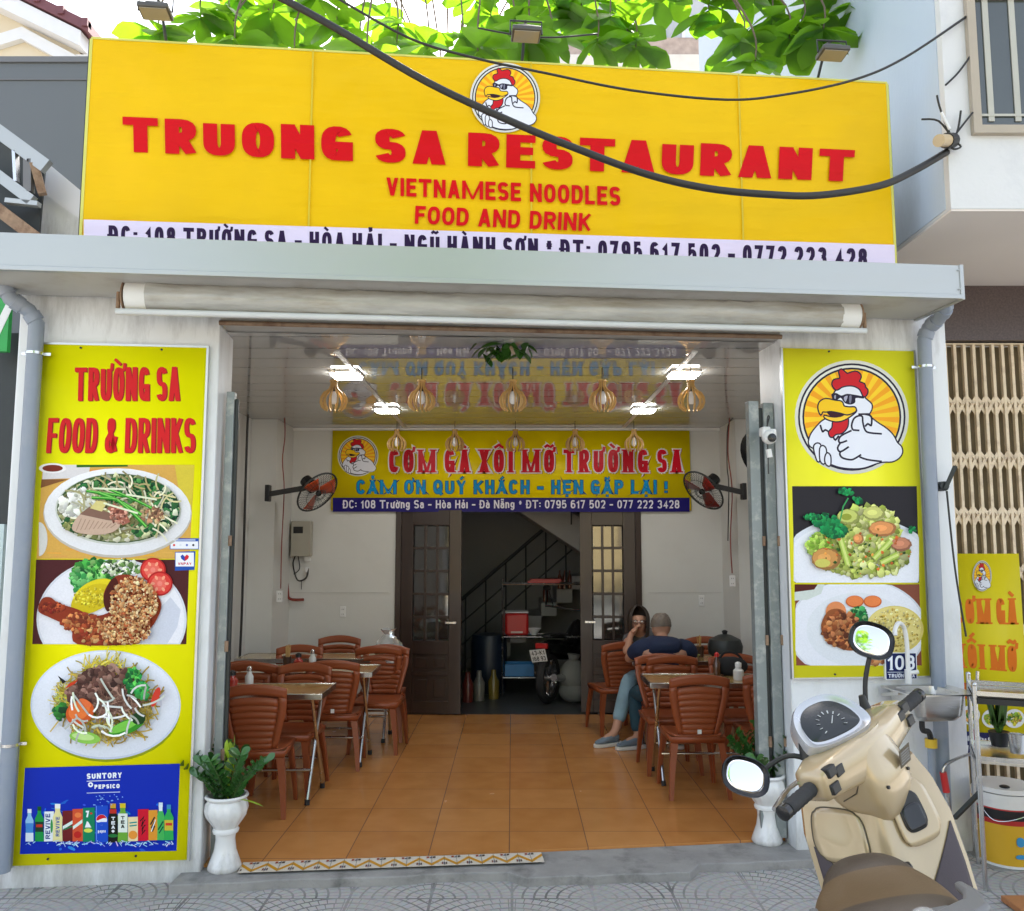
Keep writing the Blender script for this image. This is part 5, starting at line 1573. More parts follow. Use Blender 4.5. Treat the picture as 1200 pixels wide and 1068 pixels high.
# ---------------------------------------------------------------- lights and lamps
led = mat("led_panel", (.9, .9, .9), .3, emit=(1.0, .99, .95), estr=17.0)
for x, y, lab in ((-1.22, 6.2, "front left square ceiling light"), (1.26, 6.17, "front right square ceiling light"), (-1.16, 7.84, "rear left square ceiling light"), (1.22, 7.84, "rear right square ceiling light")):
    t = thing("ceiling_light", lab, "ceiling light", (x, y, CEIL), 0, "square ceiling lights")
    b = B(white_pl); b.bx(-.11, .11, -.11, .11, -.018, -.001); b.build("housing", t, bevel=.004)
    b = B(led); b.rings([rr_(-.1, .1, -.1, .1, -.019, .02), rr_(-.1, .1, -.1, .1, -.032, .02)]); b.build("diffuser", t)
lamp_wood = mat("pale_lamp_wood", (.55, .34, .12), .5, var=.2, scale=12)
bulb_m = mat("bulb_glass", (.8, .8, .82), .2, var=.05)
first = None


def pendant_mesh(lab):
    t = thing("pendant_lamp", lab, "pendant lamp", (0, 0, 0), 0, "wooden pendant lamps")
    b = B(cable_m); b.cyl((0, 0, 0), (0, 0, -.09), .004, 6); b.build("cord", t)
    for k in range(12):                                     # ribs cut like slices of a gourd
        M = Matrix.Rotation(2 * PI * k / 12, 4, 'Z')
        prof = [(.024, -.09), (.026, -.13), (.04, -.155), (.075, -.18), (.096, -.215), (.1, -.25), (.088, -.285), (.06, -.31)]
        inn_ = [(.016, -.09), (.017, -.135), (.03, -.163), (.062, -.19), (.08, -.22), (.083, -.25), (.073, -.278), (.052, -.3)]
        b = B(lamp_wood)
        b.rings([[M @ V((p[0], -.004, p[1])), M @ V((p[0], .004, p[1])), M @ V((q[0], .004, q[1])), M @ V((q[0], -.004, q[1]))] for p, q in zip(prof, inn_)])
        b.build("rib", t, sharp=30)
    b = B(lamp_wood); b.lathe([(.03, -.1), (.03, -.088), (.012, -.086)], 16); b.build("collar", t)
    b = B(black_pl); b.cyl((0, 0, -.1), (0, 0, -.17), .017, 12); b.build("socket", t)
    b = B(bulb_m); b.lathe([(.012, -.17), (.02, -.19), (.028, -.22), (.026, -.245), (.012, -.262)], 14); b.build("bulb", t)
    return t


pl_ = [(391, 465, 6.0, "front row pendant lamp at its left end"), (494, 463, 6.0, "front row pendant lamp second from the left end"), (601, 464, 6.0, "front row pendant lamp in the middle"), (706, 465, 6.0, "front row pendant lamp just right of the middle"), (810, 467, 6.0, "front row pendant lamp at its right end"),
       (465, 516, 8.6, "small rear row pendant lamp at its left end"), (533, 516, 8.6, "small rear row pendant lamp second from its left end"), (604, 517, 8.6, "small rear row pendant lamp in the middle"), (674, 516, 8.6, "small rear row pendant lamp just right of the middle"), (743, 515, 8.6, "small rear row pendant lamp at its right end")]
for x, y, Y, lab in pl_:
    p = at(x, y, Y); h = (.32 if Y < 7 else .31)
    if first is None:
        first = pendant_mesh(lab); o = first; o.location = (p.x, Y, CEIL - .005)
    else:
        o = dup(first, (p.x, Y, CEIL - .005), .3 * x, lab)

# sprig of leaves hanging from the header
leaf_m = mat("house_leaf", (.03, .10, .012), .35, var=.4, scale=8)
t = thing("hanging_sprig", "small green sprig hanging from the middle of the header", "plant", at(590, 396, 5.3))
rn = random.Random(2)
b = B(leaf_m)
def leaf_shape(bb, p, d, up, L_, W_, bend=.15, obov=.6, fold=.12):
    d = d.normalized(); s_ = d.cross(up).normalized(); n_ = s_.cross(d).normalized()
    prof = [(0, .05), (.2, .5), (.45, .9), (obov + .05, 1.0), (.85, .75), (1, .05)]
    vs = []
    for f_, k in prof:
        c_ = p + d * (L_ * f_) - n_ * (bend * L_ * f_ * f_)
        vs.append([bb.bm.verts.new(c_ - s_ * (W_ / 2 * k) + n_ * (fold * W_ * k)), bb.bm.verts.new(c_), bb.bm.verts.new(c_ + s_ * (W_ / 2 * k) + n_ * (fold * W_ * k))])
    for i in range(len(vs) - 1):
        bb.f([vs[i][0], vs[i][1], vs[i + 1][1], vs[i + 1][0]]); bb.f([vs[i][1], vs[i][2], vs[i + 1][2], vs[i + 1][1]])
for k in range(26):
    p = V((rn.uniform(-.16, .16), rn.uniform(-.06, .06), rn.uniform(-.09, .0)))
    leaf_shape(b, p, V((rn.uniform(-1, 1), rn.uniform(-.6, .4), rn.uniform(-.9, .1))), V((0, 0, 1)), rn.uniform(.09, .15), rn.uniform(.05, .075))
b.build("leaves", t, sharp=None)
b = B(mat("stem", (.08, .07, .03), .7)); b.tube(smooth([(-.16, 0, -.01), (0, 0, -.03), (.16, 0, 0)], 5), .006, 6); b.build("stem", t)

# ---------------------------------------------------------------- inner banner
PBn = Plane(0, YB - .035, 0)
q_ = [PBn.px(*p) for p in ((390, 503), (808, 503), (808, 600), (390, 598.5))]
ua, ub, za, zb2 = q_[0][0], q_[1][0], q_[3][1], CEIL - .035
t = thing("inner_banner", "yellow and navy banner on the back wall above the doors", "banner", (ua, YB - .035, za))
b = B(); b.cl = b.bm.loops.layers.float_color.new("Col"); b.c = lin((246, 222, 4)) + (1,); b.bx(0, ub - ua, 0, .02, 0, zb2 - za); b.build("board", t, print_std, sharp=None)
c = Canvas(PBn, ua, za, .001, 3e-5)
c.rect(390, 583.5, 808, 600, (34, 26, 110))
rooster(c, 419.5, 534.5, 22.5)
for gr, dx, col in ((.03, 1.1, (150, 40, 60)), (.045, 0, (240, 236, 236)), (0, 0, (214, 18, 44))):
    c.text("CƠM GÀ XÔI MỠ TRƯỜNG SA", [(456, 527), (799, 527), (799, 554), (456, 554)], col, .17, serif=True, gap=.17, grow=gr, dx=dx, dy=dx * .6, wx=1.15)
for gr, col in ((.035, (12, 70, 120)), (0, (10, 140, 200))):
    c.text("CẢM ƠN QUÝ KHÁCH - HẸN GẶP LẠI !", [(418, 563), (782, 563), (782, 579), (418, 579)], col, .2, gap=.22, grow=gr)
c.text("ĐC: 108 Trường Sa - Hòa Hải - Đà Nẵng * ĐT: 0795 617 502 - 077 222 3428", [(402, 586.3), (796, 586.3), (796, 596), (402, 596)], (228, 226, 238), .17)
c.build("lettering", t, print_std)


# ---------------------------------------------------------------- wall fans
def fan(px, py, X, side, lab, face, blade):
    p = at(px, py, 8.25)
    t = thing("wall_fan", lab, "fan", (X, 8.25, p.z), 0, "wall fans")
    c0 = V((p.x - X, 0, 0)); nrm = V(face).normalized()
    Q = nrm.to_track_quat('Z', 'Y').to_matrix().to_4x4(); M = Matrix.Translation(c0) @ Q
    b = B(black_pl); b.bx(-.02, .02, -.05, .05, -.09, .07); b.bar((0, 0, -.02), c0 - nrm * .12 + V((0, 0, -.02)), .05, .05); b.build("bracket", t, bevel=.006)
    b = B(black_gl); b.lathe([(.02, -.21), (.06, -.2), (.066, -.12), (.06, -.06), (.03, -.05)], 18, M); b.build("motor", t)
    b = B(dark_gap)
    def ringt(r_, z, rad): b.tube([M @ V((r_ * math.cos(a), r_ * math.sin(a), z)) for a in [2 * PI * k / 32 for k in range(33)]], rad, 6)
    ringt(.225, 0, .009); ringt(.06, .05, .003); ringt(.15, .035, .0025)
    for k in range(40):
        a = 2 * PI * k / 40; b.tube([M @ V((r_ * math.cos(a), r_ * math.sin(a), z)) for r_, z in ((.03, .055), (.14, .042), (.215, .012), (.225, 0), (.2, -.03), (.06, -.05))], .0016, 4)
    b.build("cage", t)
    b = B(mat("fan_blade" + blade, (.5, .06, .008) if blade == "orange" else (.24, .012, .006), .3, coat=.3))
    for k in range(3):
        M2 = M @ Matrix.Rotation(2 * PI * k / 3 + .4, 4, 'Z')
        b.sheet(lambda i, j: M2 @ V((.03 + .17 * i, (-.05 + .14 * j) * (.5 + .7 * i), .012 - .03 * j + .01 * i)), 5, 5)
    b.build("blades", t, sharp=None, solid=.003)
    b = B(black_gl); b.ell(M @ V((0, 0, .02)), (.03, .03, .03), 12, 8); b.build("hub", t)


fan(372, 577, -2.36, 1, "left wall fan with orange blades", (.62, -.35, -.55), "orange")
fan(824, 575, 2.24, -1, "right wall fan with dark red blades", (-.66, -.35, -.6), "red")
p = at(876, 532, 7.0)
t = thing("wall_fan", "fan half hidden behind the right steel gate", "fan", (XR - .02, 7.0, p.z), 0, "wall fans")
b = B(black_pl); b.bx(-.02, .0, -.05, .05, -.08, .08); b.bar((0, 0, 0), (-.3, 0, 0), .05, .05); b.build("bracket", t)
b = B(black_gl); b.lathe([(.03, -.05), (.1, -.03), (.2, 0), (.22, .02), (.1, .06)], 24, Matrix.Translation((-.42, 0, 0)) @ V((-.7, -.5, -.35)).to_track_quat('Z', 'Y').to_matrix().to_4x4()); b.build("cage", t)

# ---------------------------------------------------------------- wiring, meter box and sockets on the inner walls
p = at(352, 633, YB - .05); p0 = at(343, 611, YB - .05); p1 = at(365, 652, YB - .05)
t = thing("meter_box", "grey electricity meter box on the left of the back wall", "meter box", (p.x, YB - .001, p.z))
b = B(mat("meter_shell", (.36, .34, .28), .4, var=.1)); b.bx(p0.x - p.x, p1.x - p.x, -.11, 0, p1.z - p.z, p0.z - p.z); b.build("case", t, bevel=.008)
b = B(black_gl); b.bx(-.06, .04, -.114, -.1105, .07, .14); b.build("dial", t)
b = B(cable_m); b.tube(smooth([(-.05, -.05, -.17), (-.07, -.05, -.26), (-.02, -.05, -.42), (.07, -.05, -.4), (.09, -.04, -.3)], 6), .009, 6); b.tube(smooth([(-.02, -.05, -.17), (.0, -.05, -.3), (-.06, -.05, -.36)], 5), .006, 6); b.tube([(.02, -.03, -.42), (.02, -.03, -.52)], .004, 6); b.build("cable", t)
b = B(white_pl); b.bx(.05, .1, -.06, 0, -.22, -.16); b.bx(.06, .09, -.05, 0, -.34, -.29); b.build("breaker", t)


def wire(name, lab, pts, r, m_, cat="cable", grp=None):
    P_ = [at(x, y, Y) for x, y, Y in pts]
    b_ = B(m_); o0 = P_[-1]; b_.tube(smooth([q - o0 for q in P_], 5), r, 6)
    o = b_.build(name); o.location = o0; tag(o, lab, cat, grp); return o


red_cond = mat("red_conduit", (.22, .03, .02), .5)
wire("conduit", "dark red conduit running from ceiling to floor box left of banner", [(334, 500, 9.1), (335, 560, 9.1), (334, 640, 9.1), (337, 690, 9.1), (340, 702, 9.1), (356, 703, 9.1)], .016, red_cond, "conduit")
wire("wire", "black cable hanging down the left inner wall to the floor", [(291, 470, 8.2), (291, 480, 8.2), (290, 500, 8.2), (288, 560, 8.2), (284, 700, 8.2), (281, 770, 8.2)], .013, cable_m)
wire("wire", "thin red wire beside the left wall fan", [(333, 480, 8.44), (334, 510, 8.44), (331, 540, 8.44), (333, 575, 8.44), (330, 640, 8.44), (329, 690, 8.44)], .006, red_cond)
wire("wire", "thin red wire beside the right wall fan", [(855, 490, 8.44), (853, 530, 8.44), (858, 575, 8.44), (856, 630, 8.44), (858, 672, 8.44)], .006, red_cond)
wire("wire", "black wire hanging behind the right wall fan", [(862, 488, 8.44), (853, 500, 8.44), (852, 545, 8.44), (854, 570, 8.44), (853, 634, 8.44)], .006, cable_m)
for x, y, Y, lab in ((402, 717, YB, "white socket on back wall left of the doors"), (822, 704, YB, "white double socket on back wall right of the doors"), (328, 699, 8.5, "white switch on the left pilaster"), (858, 681, 8.5, "white switch on the right pilaster")):
    p = at(x, y, Y); o = thing("wall_socket", lab, "socket", (p.x, Y - .001, p.z), 0, "sockets and switches"); b = B(white_pl); b.bx(-.03, .03, -.012, 0, -.055, .055); b.build("cover", o, bevel=.003)
    b = B(black_pl)
    for s_ in (-.025, .025):
        for k in (-.008, .008): b.bx(k - .002, k + .002, -.0135, -.0122, s_ - .006, s_ + .006)
    b.build("slots", o)

# ---------------------------------------------------------------- things in the back room
t = thing("storage_rack", "steel wire rack in the dark back room", "rack", (at(640, 800, 10.4).x, 10.4, 0))
xr0, xr1 = at(589, 700, 10.4).x - t.location.x, at(692, 700, 10.4).x - t.location.x
zs = [at(600, y, 10.4).z for y in (792, 745, 684)]
for x in (xr0, xr1):
    for y in (-.18, .18): b = B(steel); b.cyl((x, y, 0), (x, y, zs[2] + .06), .012, 8); b.build("post", t)
for z in zs:
    b = B(steel)
    for y in (-.18, .18): b.cyl((xr0, y, z), (xr1, y, z), .011, 8)
    for k in range(15): x = xr0 + (xr1 - xr0) * k / 14; b.cyl((x, -.18, z), (x, .18, z), .005, 5)
    b.build("shelf", t)
Xr = t.location.x
def small(name, lab, cat, x, y, z, fn, m_, pn="body", grp=None, **k):
    o = thing(name, lab, cat, (x, y, z), 0, grp); b_ = B(m_); fn(b_); b_.build(pn, o, **k); return o
o = small("rice_cooker", "red box shaped cooker on the rack's middle shelf", "cooker", Xr + xr0 + .17, 10.4, zs[1] + .012, lambda q: q.bx(-.14, .14, -.13, .13, 0, .26), red_pl, bevel=.03)
b = B(mat("cooker_label", (.6, .5, .45), .4)); b.bx(-.07, .07, -.134, -.131, .03, .05); b.build("label", o); b = B(white_pl); b.bx(-.14, .14, -.13, .13, .262, .28); b.build("lid", o, bevel=.01)
small("white_bowl", "white bowl on the rack's middle shelf beside the red cooker", "bowl", at(626, 747, 10.3).x, 10.35, zs[1] + .012, lambda q: q.lathe([(.03, 0), (.085, .08), (.08, .08), (.025, .01)], 18), white_pl)
small("blue_crate", "blue plastic crate on the rack's bottom shelf", "crate", Xr + xr0 + .2, 10.4, zs[0] + .012, lambda q: (q.bx(-.17, .17, -.14, .14, 0, .03), q.bx(-.17, .17, -.14, -.125, .03, .14), q.bx(-.17, .17, .125, .14, .03, .14), q.bx(-.17, -.155, -.125, .125, .03, .14), q.bx(.155, .17, -.125, .125, .03, .14)), mat("blue_plastic", (.01, .16, .4), .35))
small("red_tray", "red trays on the rack's top shelf", "tray", Xr - .02, 10.4, zs[2] + .012, lambda q: (q.bx(-.2, .18, -.15, .15, 0, .02), q.bx(-.17, .2, -.14, .14, .021, .045)), red_pl)
brown_gl = mat("brown_bottle", (.16, .03, .008), .12, coat=.5)
for i, (x, y) in enumerate(((658, 720), (664, 720), (670, 720), (641, 738), (640, 703))):
    p = at(x, y, 11.0); k = {0: 1.22, 1: 1.22, 2: 1.22, 3: 1.0, 4: 1.5}
    st_ = int((p.x + .62) / .2); zz = (st_ + 1) * .17 if st_ < 11 else 1.87
    small("beer_bottle", ("brown bottle at the left of three on the stair step", "brown bottle in the middle of three on the stair step", "brown bottle at the right of three on the stair step", "brown bottle alone on a lower stair step", "brown bottle alone above the rack")[i], "bottle", p.x, 11.35, zz + .001, lambda q: q.lathe([(.03, 0), (.031, .14), (.013, .19), (.012, .24)], 12), brown_gl, grp="bottles on the stairs")
small("white_sack", "white sack beside the right door leaf in the back room", "sack", at(672, 790, 9.9).x, 9.9, -.004, lambda q: (q.ell((0, 0, .28), (.16, .15, .2), 16, 10), q.ell((0, 0, .12), (.17, .17, .13), 16, 8), q.cyl((0, 0, .46), (.01, 0, .53), .05, 10, .08)), mat("sack", (.22, .22, .2), .8, var=.15, bump=.6, bscale=12))  # white cloth given a dark colour in place of the room's dim light
small("blue_jug", "dark blue barrel left of the rack in the back room", "barrel", at(573, 790, 10.6).x, 10.6, -.004, lambda q: q.lathe([(.2, 0), (.22, .1), (.22, .6), (.2, .68), (.06, .7)], 20), mat("dark_blue_pl", (.01, .02, .04), .4))
for i, x in enumerate((548, 561, 578)):
    small("fish_sauce_jug", ("red capped bottle at far left on back room floor", "pale bottle second from left on back room floor", "yellow bottle left of the rack on back room floor")[i], "bottle", at(x, 815, 9.9).x, 9.9 + .1 * i, -.004, lambda q: q.lathe([(.06, 0), (.065, .2), (.03, .27), (.028, .33)], 14), (mat('jug_red_dim', (.12, .02, .015), .3), mat('jug_pale_dim', (.16, .15, .13), .3), mat('oil_dim', (.15, .11, .02), .2))[i], grp="bottles on the back room floor")  # bottle colours darkened to imitate the dimness of the back room

# motorbike seen from behind
t = thing("motorbike", "dark parked motorbike with white plate in the back room", "motorbike", (at(640, 820, 9.75).x, 9.75, -.004), R(-24))
def wheel(par, y, r=.28, w=.09, x=0, name="wheel"):
    M = Matrix.Translation((x, y, r)) @ Matrix.Rotation(R(90), 4, 'Y')
    bb = B(rubber); bb.lathe([(r - .07, -w * .4), (r - .02, -w / 2), (r, -w * .2), (r, w * .2), (r - .02, w / 2), (r - .07, w * .4), (r - .07, -w * .4)], 28, M, cap=False); wh_ = bb.build("wheel", par)
    bb = B(MATS["steel"]); bb.lathe([(r - .085, -.03), (r - .066, -.035), (r - .066, .035), (r - .085, .03), (r - .085, -.03)], 28, M, cap=False)
    for k in range(5):
        a = 2 * PI * k / 5; bb.bar(M @ V((.03 * math.cos(a), .03 * math.sin(a), 0)), M @ V(((r - .08) * math.cos(a), (r - .08) * math.sin(a), 0)), .03, .03)
    bb.cyl(M @ V((0, 0, -.05)), M @ V((0, 0, .05)), .04, 12); bb.build("rim", wh_)
wheel(t, .06); wheel(t, 1.26)
b = B(black_gl); b.rings([[V((x * w_, y, z + zz * h_)) for x, zz in ((-1, -.6), (-.8, .6), (0, 1), (.8, .6), (1, -.6), (0, -1))] for y, z, w_, h_ in ((-.12, .66, .05, .04), (.05, .62, .11, .1), (.4, .55, .14, .14), (.75, .5, .12, .12), (.95, .62, .16, .2), (1.1, .8, .1, .12))]); b.build("body", t, sub=1)
b = B(black_pl); b.rings([[V((x * w_, y, z + zz * .04)) for x, zz in ((-1, -.6), (-.8, .8), (.8, .8), (1, -.6))] for y, z, w_ in ((-.05, .74, .1), (.25, .74, .13), (.6, .7, .09))]); b.build("seat", t, sub=1)
b = B(steel); b.tube(smooth([(-.36, .88, 1.02), (-.2, .95, 1.0), (0, 1.0, .97), (.2, .95, 1.0), (.36, .88, 1.02)], 5), .014, 8); b.build("handlebar", t)
b = B(red_pl); b.bx(-.07, .07, -.15, -.1, .62, .68); b.build("tail_light", t, bevel=.01)
b = B(black_pl); b.bx(-.05, .05, -.12, -.02, .42, .6); b.build("mudguard", t); b = B(steel); b.tube([(.14, .5, .25), (.15, .1, .28), (.15, -.15, .32)], [.03, .045, .04], 12); b.build("exhaust", t)
for s_ in (-1, 1):
    b = B(black_pl); b.cyl((s_ * .26, .9, 1.02), (s_ * .3, .86, 1.2), .007, 8); b.ell((s_ * .32, .85, 1.24), (.055, .012, .035), 14, 8); b.build("mirror", t)
M = Matrix.Translation((-.02, -.17, .55)) @ Matrix.Rotation(R(14), 4, 'X') @ Matrix.Rotation(R(-8), 4, 'Y')
b = B(white_pl); b.bx(-.095, .095, -.004, 0, -.07, .07, M); pl_o = b.build("licence_plate", t)
b = B(black_pl)
for row, words in enumerate(("43-K1", "168 93")):
    z0_ = (.008, -.058)[row]; asp = .16 / .05
    for pts, li in shape_text(words, asp, .16):
        b.poly([M @ V((-.08 + p_.x * .05, -.0045 - .0001 * (li + 1), z0_ + p_.y * .05)) for p_ in pts])
b.build("characters", pl_o, fix=False, sharp=None)

# ---------------------------------------------------------------- potted plants at the threshold
pot_m = mat("white_glaze", (.76, .76, .75), .22, var=.04, scale=10, dirt=(.4, .38, .34), dscale=6, damt=.35, coat=.4, splash=((.12, -.05),))
soil = mat("soil", (.03, .02, .014), .95, var=.4, scale=40)


def pot(px, py, lab, lab2, kind, rs):
    p = on_z(px, py, -.01 if px < 600 else -.008); p.z = -.0115
    t = thing("plant_pot", lab, "pot", p, 0, "white pedestal plant pots")
    b = B(pot_m); prof = [(.085, 0), (.092, .012), (.086, .03), (.06, .1), (.052, .16), (.056, .19), (.068, .195), (.072, .21), (.064, .222), (.08, .25), (.108, .29), (.115, .32), (.108, .355), (.1, .37), (.112, .378), (.118, .388), (.112, .398), (.1, .396), (.094, .36), (.02, .35)]
    n = 48; rg = []
    for r_, z in prof:
        tw = (z - .25) * 14
        rg.append([V(((r_ + (.0045 * math.cos(12 * (2 * PI * k / n) + tw) if .24 < z < .36 else 0)) * math.cos(2 * PI * k / n), (r_ + (.0045 * math.cos(12 * (2 * PI * k / n) + tw) if .24 < z < .36 else 0)) * math.sin(2 * PI * k / n), z)) for k in range(n)])
    b.rings(rg, cap=False); b.f([b.bm.verts.new(v_) for v_ in [V((.085 * math.cos(2 * PI * k / n), .085 * math.sin(2 * PI * k / n), 0)) for k in range(n)]]); b.build("pot", t, sharp=50)
    b = B(soil); b.lathe([(.0, .362), (.05, .368), (.098, .36)], 24, cap=False); b.build("soil", t)
    rn_ = random.Random(rs)
    g = thing("potted_plant", lab2, "plant", p + V((0, 0, .362)), 0, "plants in the white pots")
    b = B(mat("zz_leaf", (.035, .12, .022), .28, var=.45, scale=7, coat=.3)); sb = B(mat("zz_stem", (.06, .12, .03), .5))
    for k in range(kind[0]):
        a = rn_.uniform(0, 6.28); ln = rn_.uniform(.16, .3) * kind[1]; lean = rn_.uniform(.15, .7)
        d = V((math.cos(a) * lean, math.sin(a) * lean, 1)).normalized(); st0 = V((math.cos(a) * .03, math.sin(a) * .03, 0))
        pth = smooth([st0, st0 + d * ln * .5, st0 + d * ln + V((math.cos(a), math.sin(a), 0)) * ln * .25], 4); sb.tube(pth, [.006 - .004 * i / (len(pth) - 1) for i in range(len(pth))], 5)
        for i in range(1, 9):
            q = pth[-1].lerp(pth[0], 1 - i / 8) if False else pth[min(len(pth) - 1, i)]
            for s_ in (-1, 1):
                sd = V((-math.sin(a), math.cos(a), 0)) * s_
                leaf_shape(b, q, sd * .8 + d * .7 + V((0, 0, rn_.uniform(-.1, .3))), V((math.cos(a), math.sin(a), .9)), rn_.uniform(.055, .085), rn_.uniform(.03, .042), .2)
    b.build("foliage", g, sharp=None); sb.build("stems", g)
    if kind[2]:
        b = B(mat("croton_leaf", (.28, .42, .02), .3, var=.5, scale=14, coat=.2)); stp = V((.02, -.04, .0))
        for k in range(9):
            a = k * 2.4; zz = .08 + .02 * k; leaf_shape(b, stp + V((0, 0, zz)), V((math.cos(a) * .45, math.sin(a) * .45, 1.0)), V((math.cos(a), math.sin(a), .2)), .12, .035, .25)
        leaf_shape(b, stp + V((0, 0, .02)), V((1, -.3, .1)), V((0, 0, 1)), .22, .02, .2)
        b.cyl(stp, stp + V((0, 0, .26)), .006, 6); b.build("shoot", g, sharp=None)


pot(263, 1018, "white pedestal pot at the left end of the threshold", "dark leafy plant with bright yellow green shoot in left pot", (13, 1.0, True), 3)
pot(899, 986, "white fluted pot partly behind the scooter's left mirror", "dark leafy plant in the pot behind the scooter's mirror", (11, .95, False), 8)

# ---------------------------------------------------------------- the scooter
beige = mat("beige_paint", (.47, .36, .215), .24, metal=.15, var=.05, scale=3, coat=.8)
brown_seat = mat("brown_seat", (.13, .08, .036), .5, var=.12, scale=8, bump=.12, bscale=150)
dark_seat = mat("dark_brown_seat", (.07, .05, .034), .5, var=.12, scale=8, bump=.12, bscale=150)
plum = mat("plum_plastic", (.055, .04, .05), .5, var=.15, scale=30, bump=.1, bscale=200)
greyp = mat("grey_plastic", (.15, .15, .155), .4, var=.08, scale=6)
silver = mat("silver_plastic", (.52, .53, .55), .25, metal=.5, var=.06)
mirror_m = mat("mirror_glass", (.9, .9, .9), .02, metal=1.0, var=.0)
lens_w = mat("clear_lens", (.62, .6, .58), .1, var=.1, coat=.6)
sc = thing("scooter", "beige motor scooter with brown seat parked at the right front", "scooter", (1.485, 3.06, GZ))
sc.rotation_euler = (0, R(-14), R(-10))
UN = Matrix.Rotation(R(12), 4, "Z")


def sup(rx, rz, n=20, e=2.6):
    return arc(0, 0, rx, rz, 0, 360 - 360 / n, n - 1, e)


# leg shield: closed sections stacked downwards
def shield_pt(s, t, front):
    hw = 1.06 * (.20 + .035 * min(1, t * 4) - .05 * max(0, t - .45)) * (1 - .10 * max(0, .10 - t) / .10)
    z = 1.015 - .68 * t
    y = -.02 - .16 * t - .05 * t * t + .075 * abs(s) ** 2.4 - .055 * math.exp(-(s / .3) ** 2) * (1 - .4 * t) + .05 * max(0, .25 - t) * 0
    if front: y += .05 + .10 * (1 - abs(s) ** 2.2)
    return V((s * hw, y, z + .05 * s * s * (1 - t) ** 3))


b = B(beige); b.mat(plum); b.mat(beige)
N1, N2 = 36, 36
gi = [[b.bm.verts.new(shield_pt(-1 + 2 * i / N1, j / N2, False)) for i in range(N1 + 1)] for j in range(N2 + 1)]
go = [[b.bm.verts.new(shield_pt(-1 + 2 * i / N1, j / N2, True)) for i in range(N1 + 1)] for j in range(N2 + 1)]
for j in range(N2):
    for i in range(N1):
        s_, t_ = abs(-1 + 2 * (i + .5) / N1), (j + .5) / N2
        b.mat(beige)
        b.f([gi[j][i], gi[j][i + 1], gi[j + 1][i + 1], gi[j + 1][i]]); b.mat(beige)
        b.f([go[j][i + 1], go[j][i], go[j + 1][i], go[j + 1][i + 1]])
for j in range(N2):
    b.f([gi[j][0], go[j][0], go[j + 1][0], gi[j + 1][0]]); b.f([gi[j][N1], go[j][N1], go[j + 1][N1], gi[j + 1][N1]])
for i in range(N1): b.f([gi[0][i], gi[0][i + 1], go[0][i + 1], go[0][i]])
b.build("leg_shield", sc, sharp=50)


def on_shield(pts, name, m_, lift, par=sc, n=10, rnd_=.2):
    """raised patch on the inner shield between s and t limits with rounded corners"""
    s0, s1, t0, t1 = pts
    bb = B(m_)
    def fn(i, j):
        a, c_ = -1 + 2 * i, -1 + 2 * j
        k = 1 - rnd_ * abs(a) ** 3 * abs(c_) ** 3
        s_, t_ = (s0 + s1) / 2 + (s1 - s0) / 2 * a * k, (t0 + t1) / 2 + (t1 - t0) / 2 * c_ * k
        p = shield_pt(s_, t_, False); p.y -= lift; return p
    bb.sheet(fn, n, n); return bb.build(name, par, sharp=None, solid=.006, off=0)


for sg in (-1, 1):                                           # plum corner panels widening downwards
    b = B(plum)
    def corner(i, j, sg=sg):
        t = .28 + .70 * j; lo = max(.16, .93 - (t - .28) * 2.6)
        p = shield_pt(sg * (lo + (.935 - lo) * i), t, False); p.y -= .004; return p
    b.sheet(corner, 12, 30); b.build("corner_panel", sc, sharp=None, solid=.004, off=0)
gap_m = mat("panel_gap", (.1, .08, .05), .6)
on_shield((-.92, -.24, .10, .345), "glovebox_seam", gap_m, .003)
on_shield((-.905, -.255, .105, .34), "glovebox_door", beige, .0055)
on_shield((.20, .80, .03, .31), "pocket_rim", beige, .012)
on_shield((.29, .64, .08, .25), "pocket_shade", black_pl, .0165)  # black patches on the shield imitate the shaded hollow of the open pocket
on_shield((.32, .61, .13, .24), "pocket_deep_shade", black_gl, .021)
b = B(black_pl); p = shield_pt(0, .385, False); b.bx(-.045, .045, p.y - .03, p.y + .01, p.z - .06, p.z + .03); b.bx(-.018, .018, p.y - .06, p.y - .03, p.z - .05, p.z - .035); b.build("bag_hook", sc, bevel=.006)
# front fork cover, front fender and wheels
b = B(beige); b.rings([[V((x, .14 + yy + y0, z)) for x, yy in sup(w_, l_)] for z, w_, l_, y0 in ((.95, .13, .08, .0), (.8, .16, .1, .03), (.6, .15, .1, .06), (.45, .09, .07, .08))]); b.build("front_cowl", sc)
b = B(beige)
b.rings([[V((s * .075, .34 + .28 * math.cos(a), .25 + .28 * math.sin(a) - .03 * s * s)) for s in (-1, -.6, 0, .6, 1)] for a in [R(20 + 13 * k) for k in range(11)]], cap=False, closed=False); b.build("front_mudguard", sc, solid=.008)
wheel(sc, .34, .24, .1); wheel(sc, -.86, .24, .1)
for s_ in (-1, 1):
    b = B(steel); b.cyl((s_ * .08, .34, .24), (s_ * .07, .2, .62), .02, 10); b.build("fork_leg", sc)
b = B(plum); b.rings([[V((x, y, z)) for x, z in ((-w_, .27), (-w_, .37), (w_, .37), (w_, .27))] for y, w_ in ((-.1, .15), (-.2, .19), (-.45, .19), (-.55, .16))]); b.build("floorboard", sc, bevel=.01)
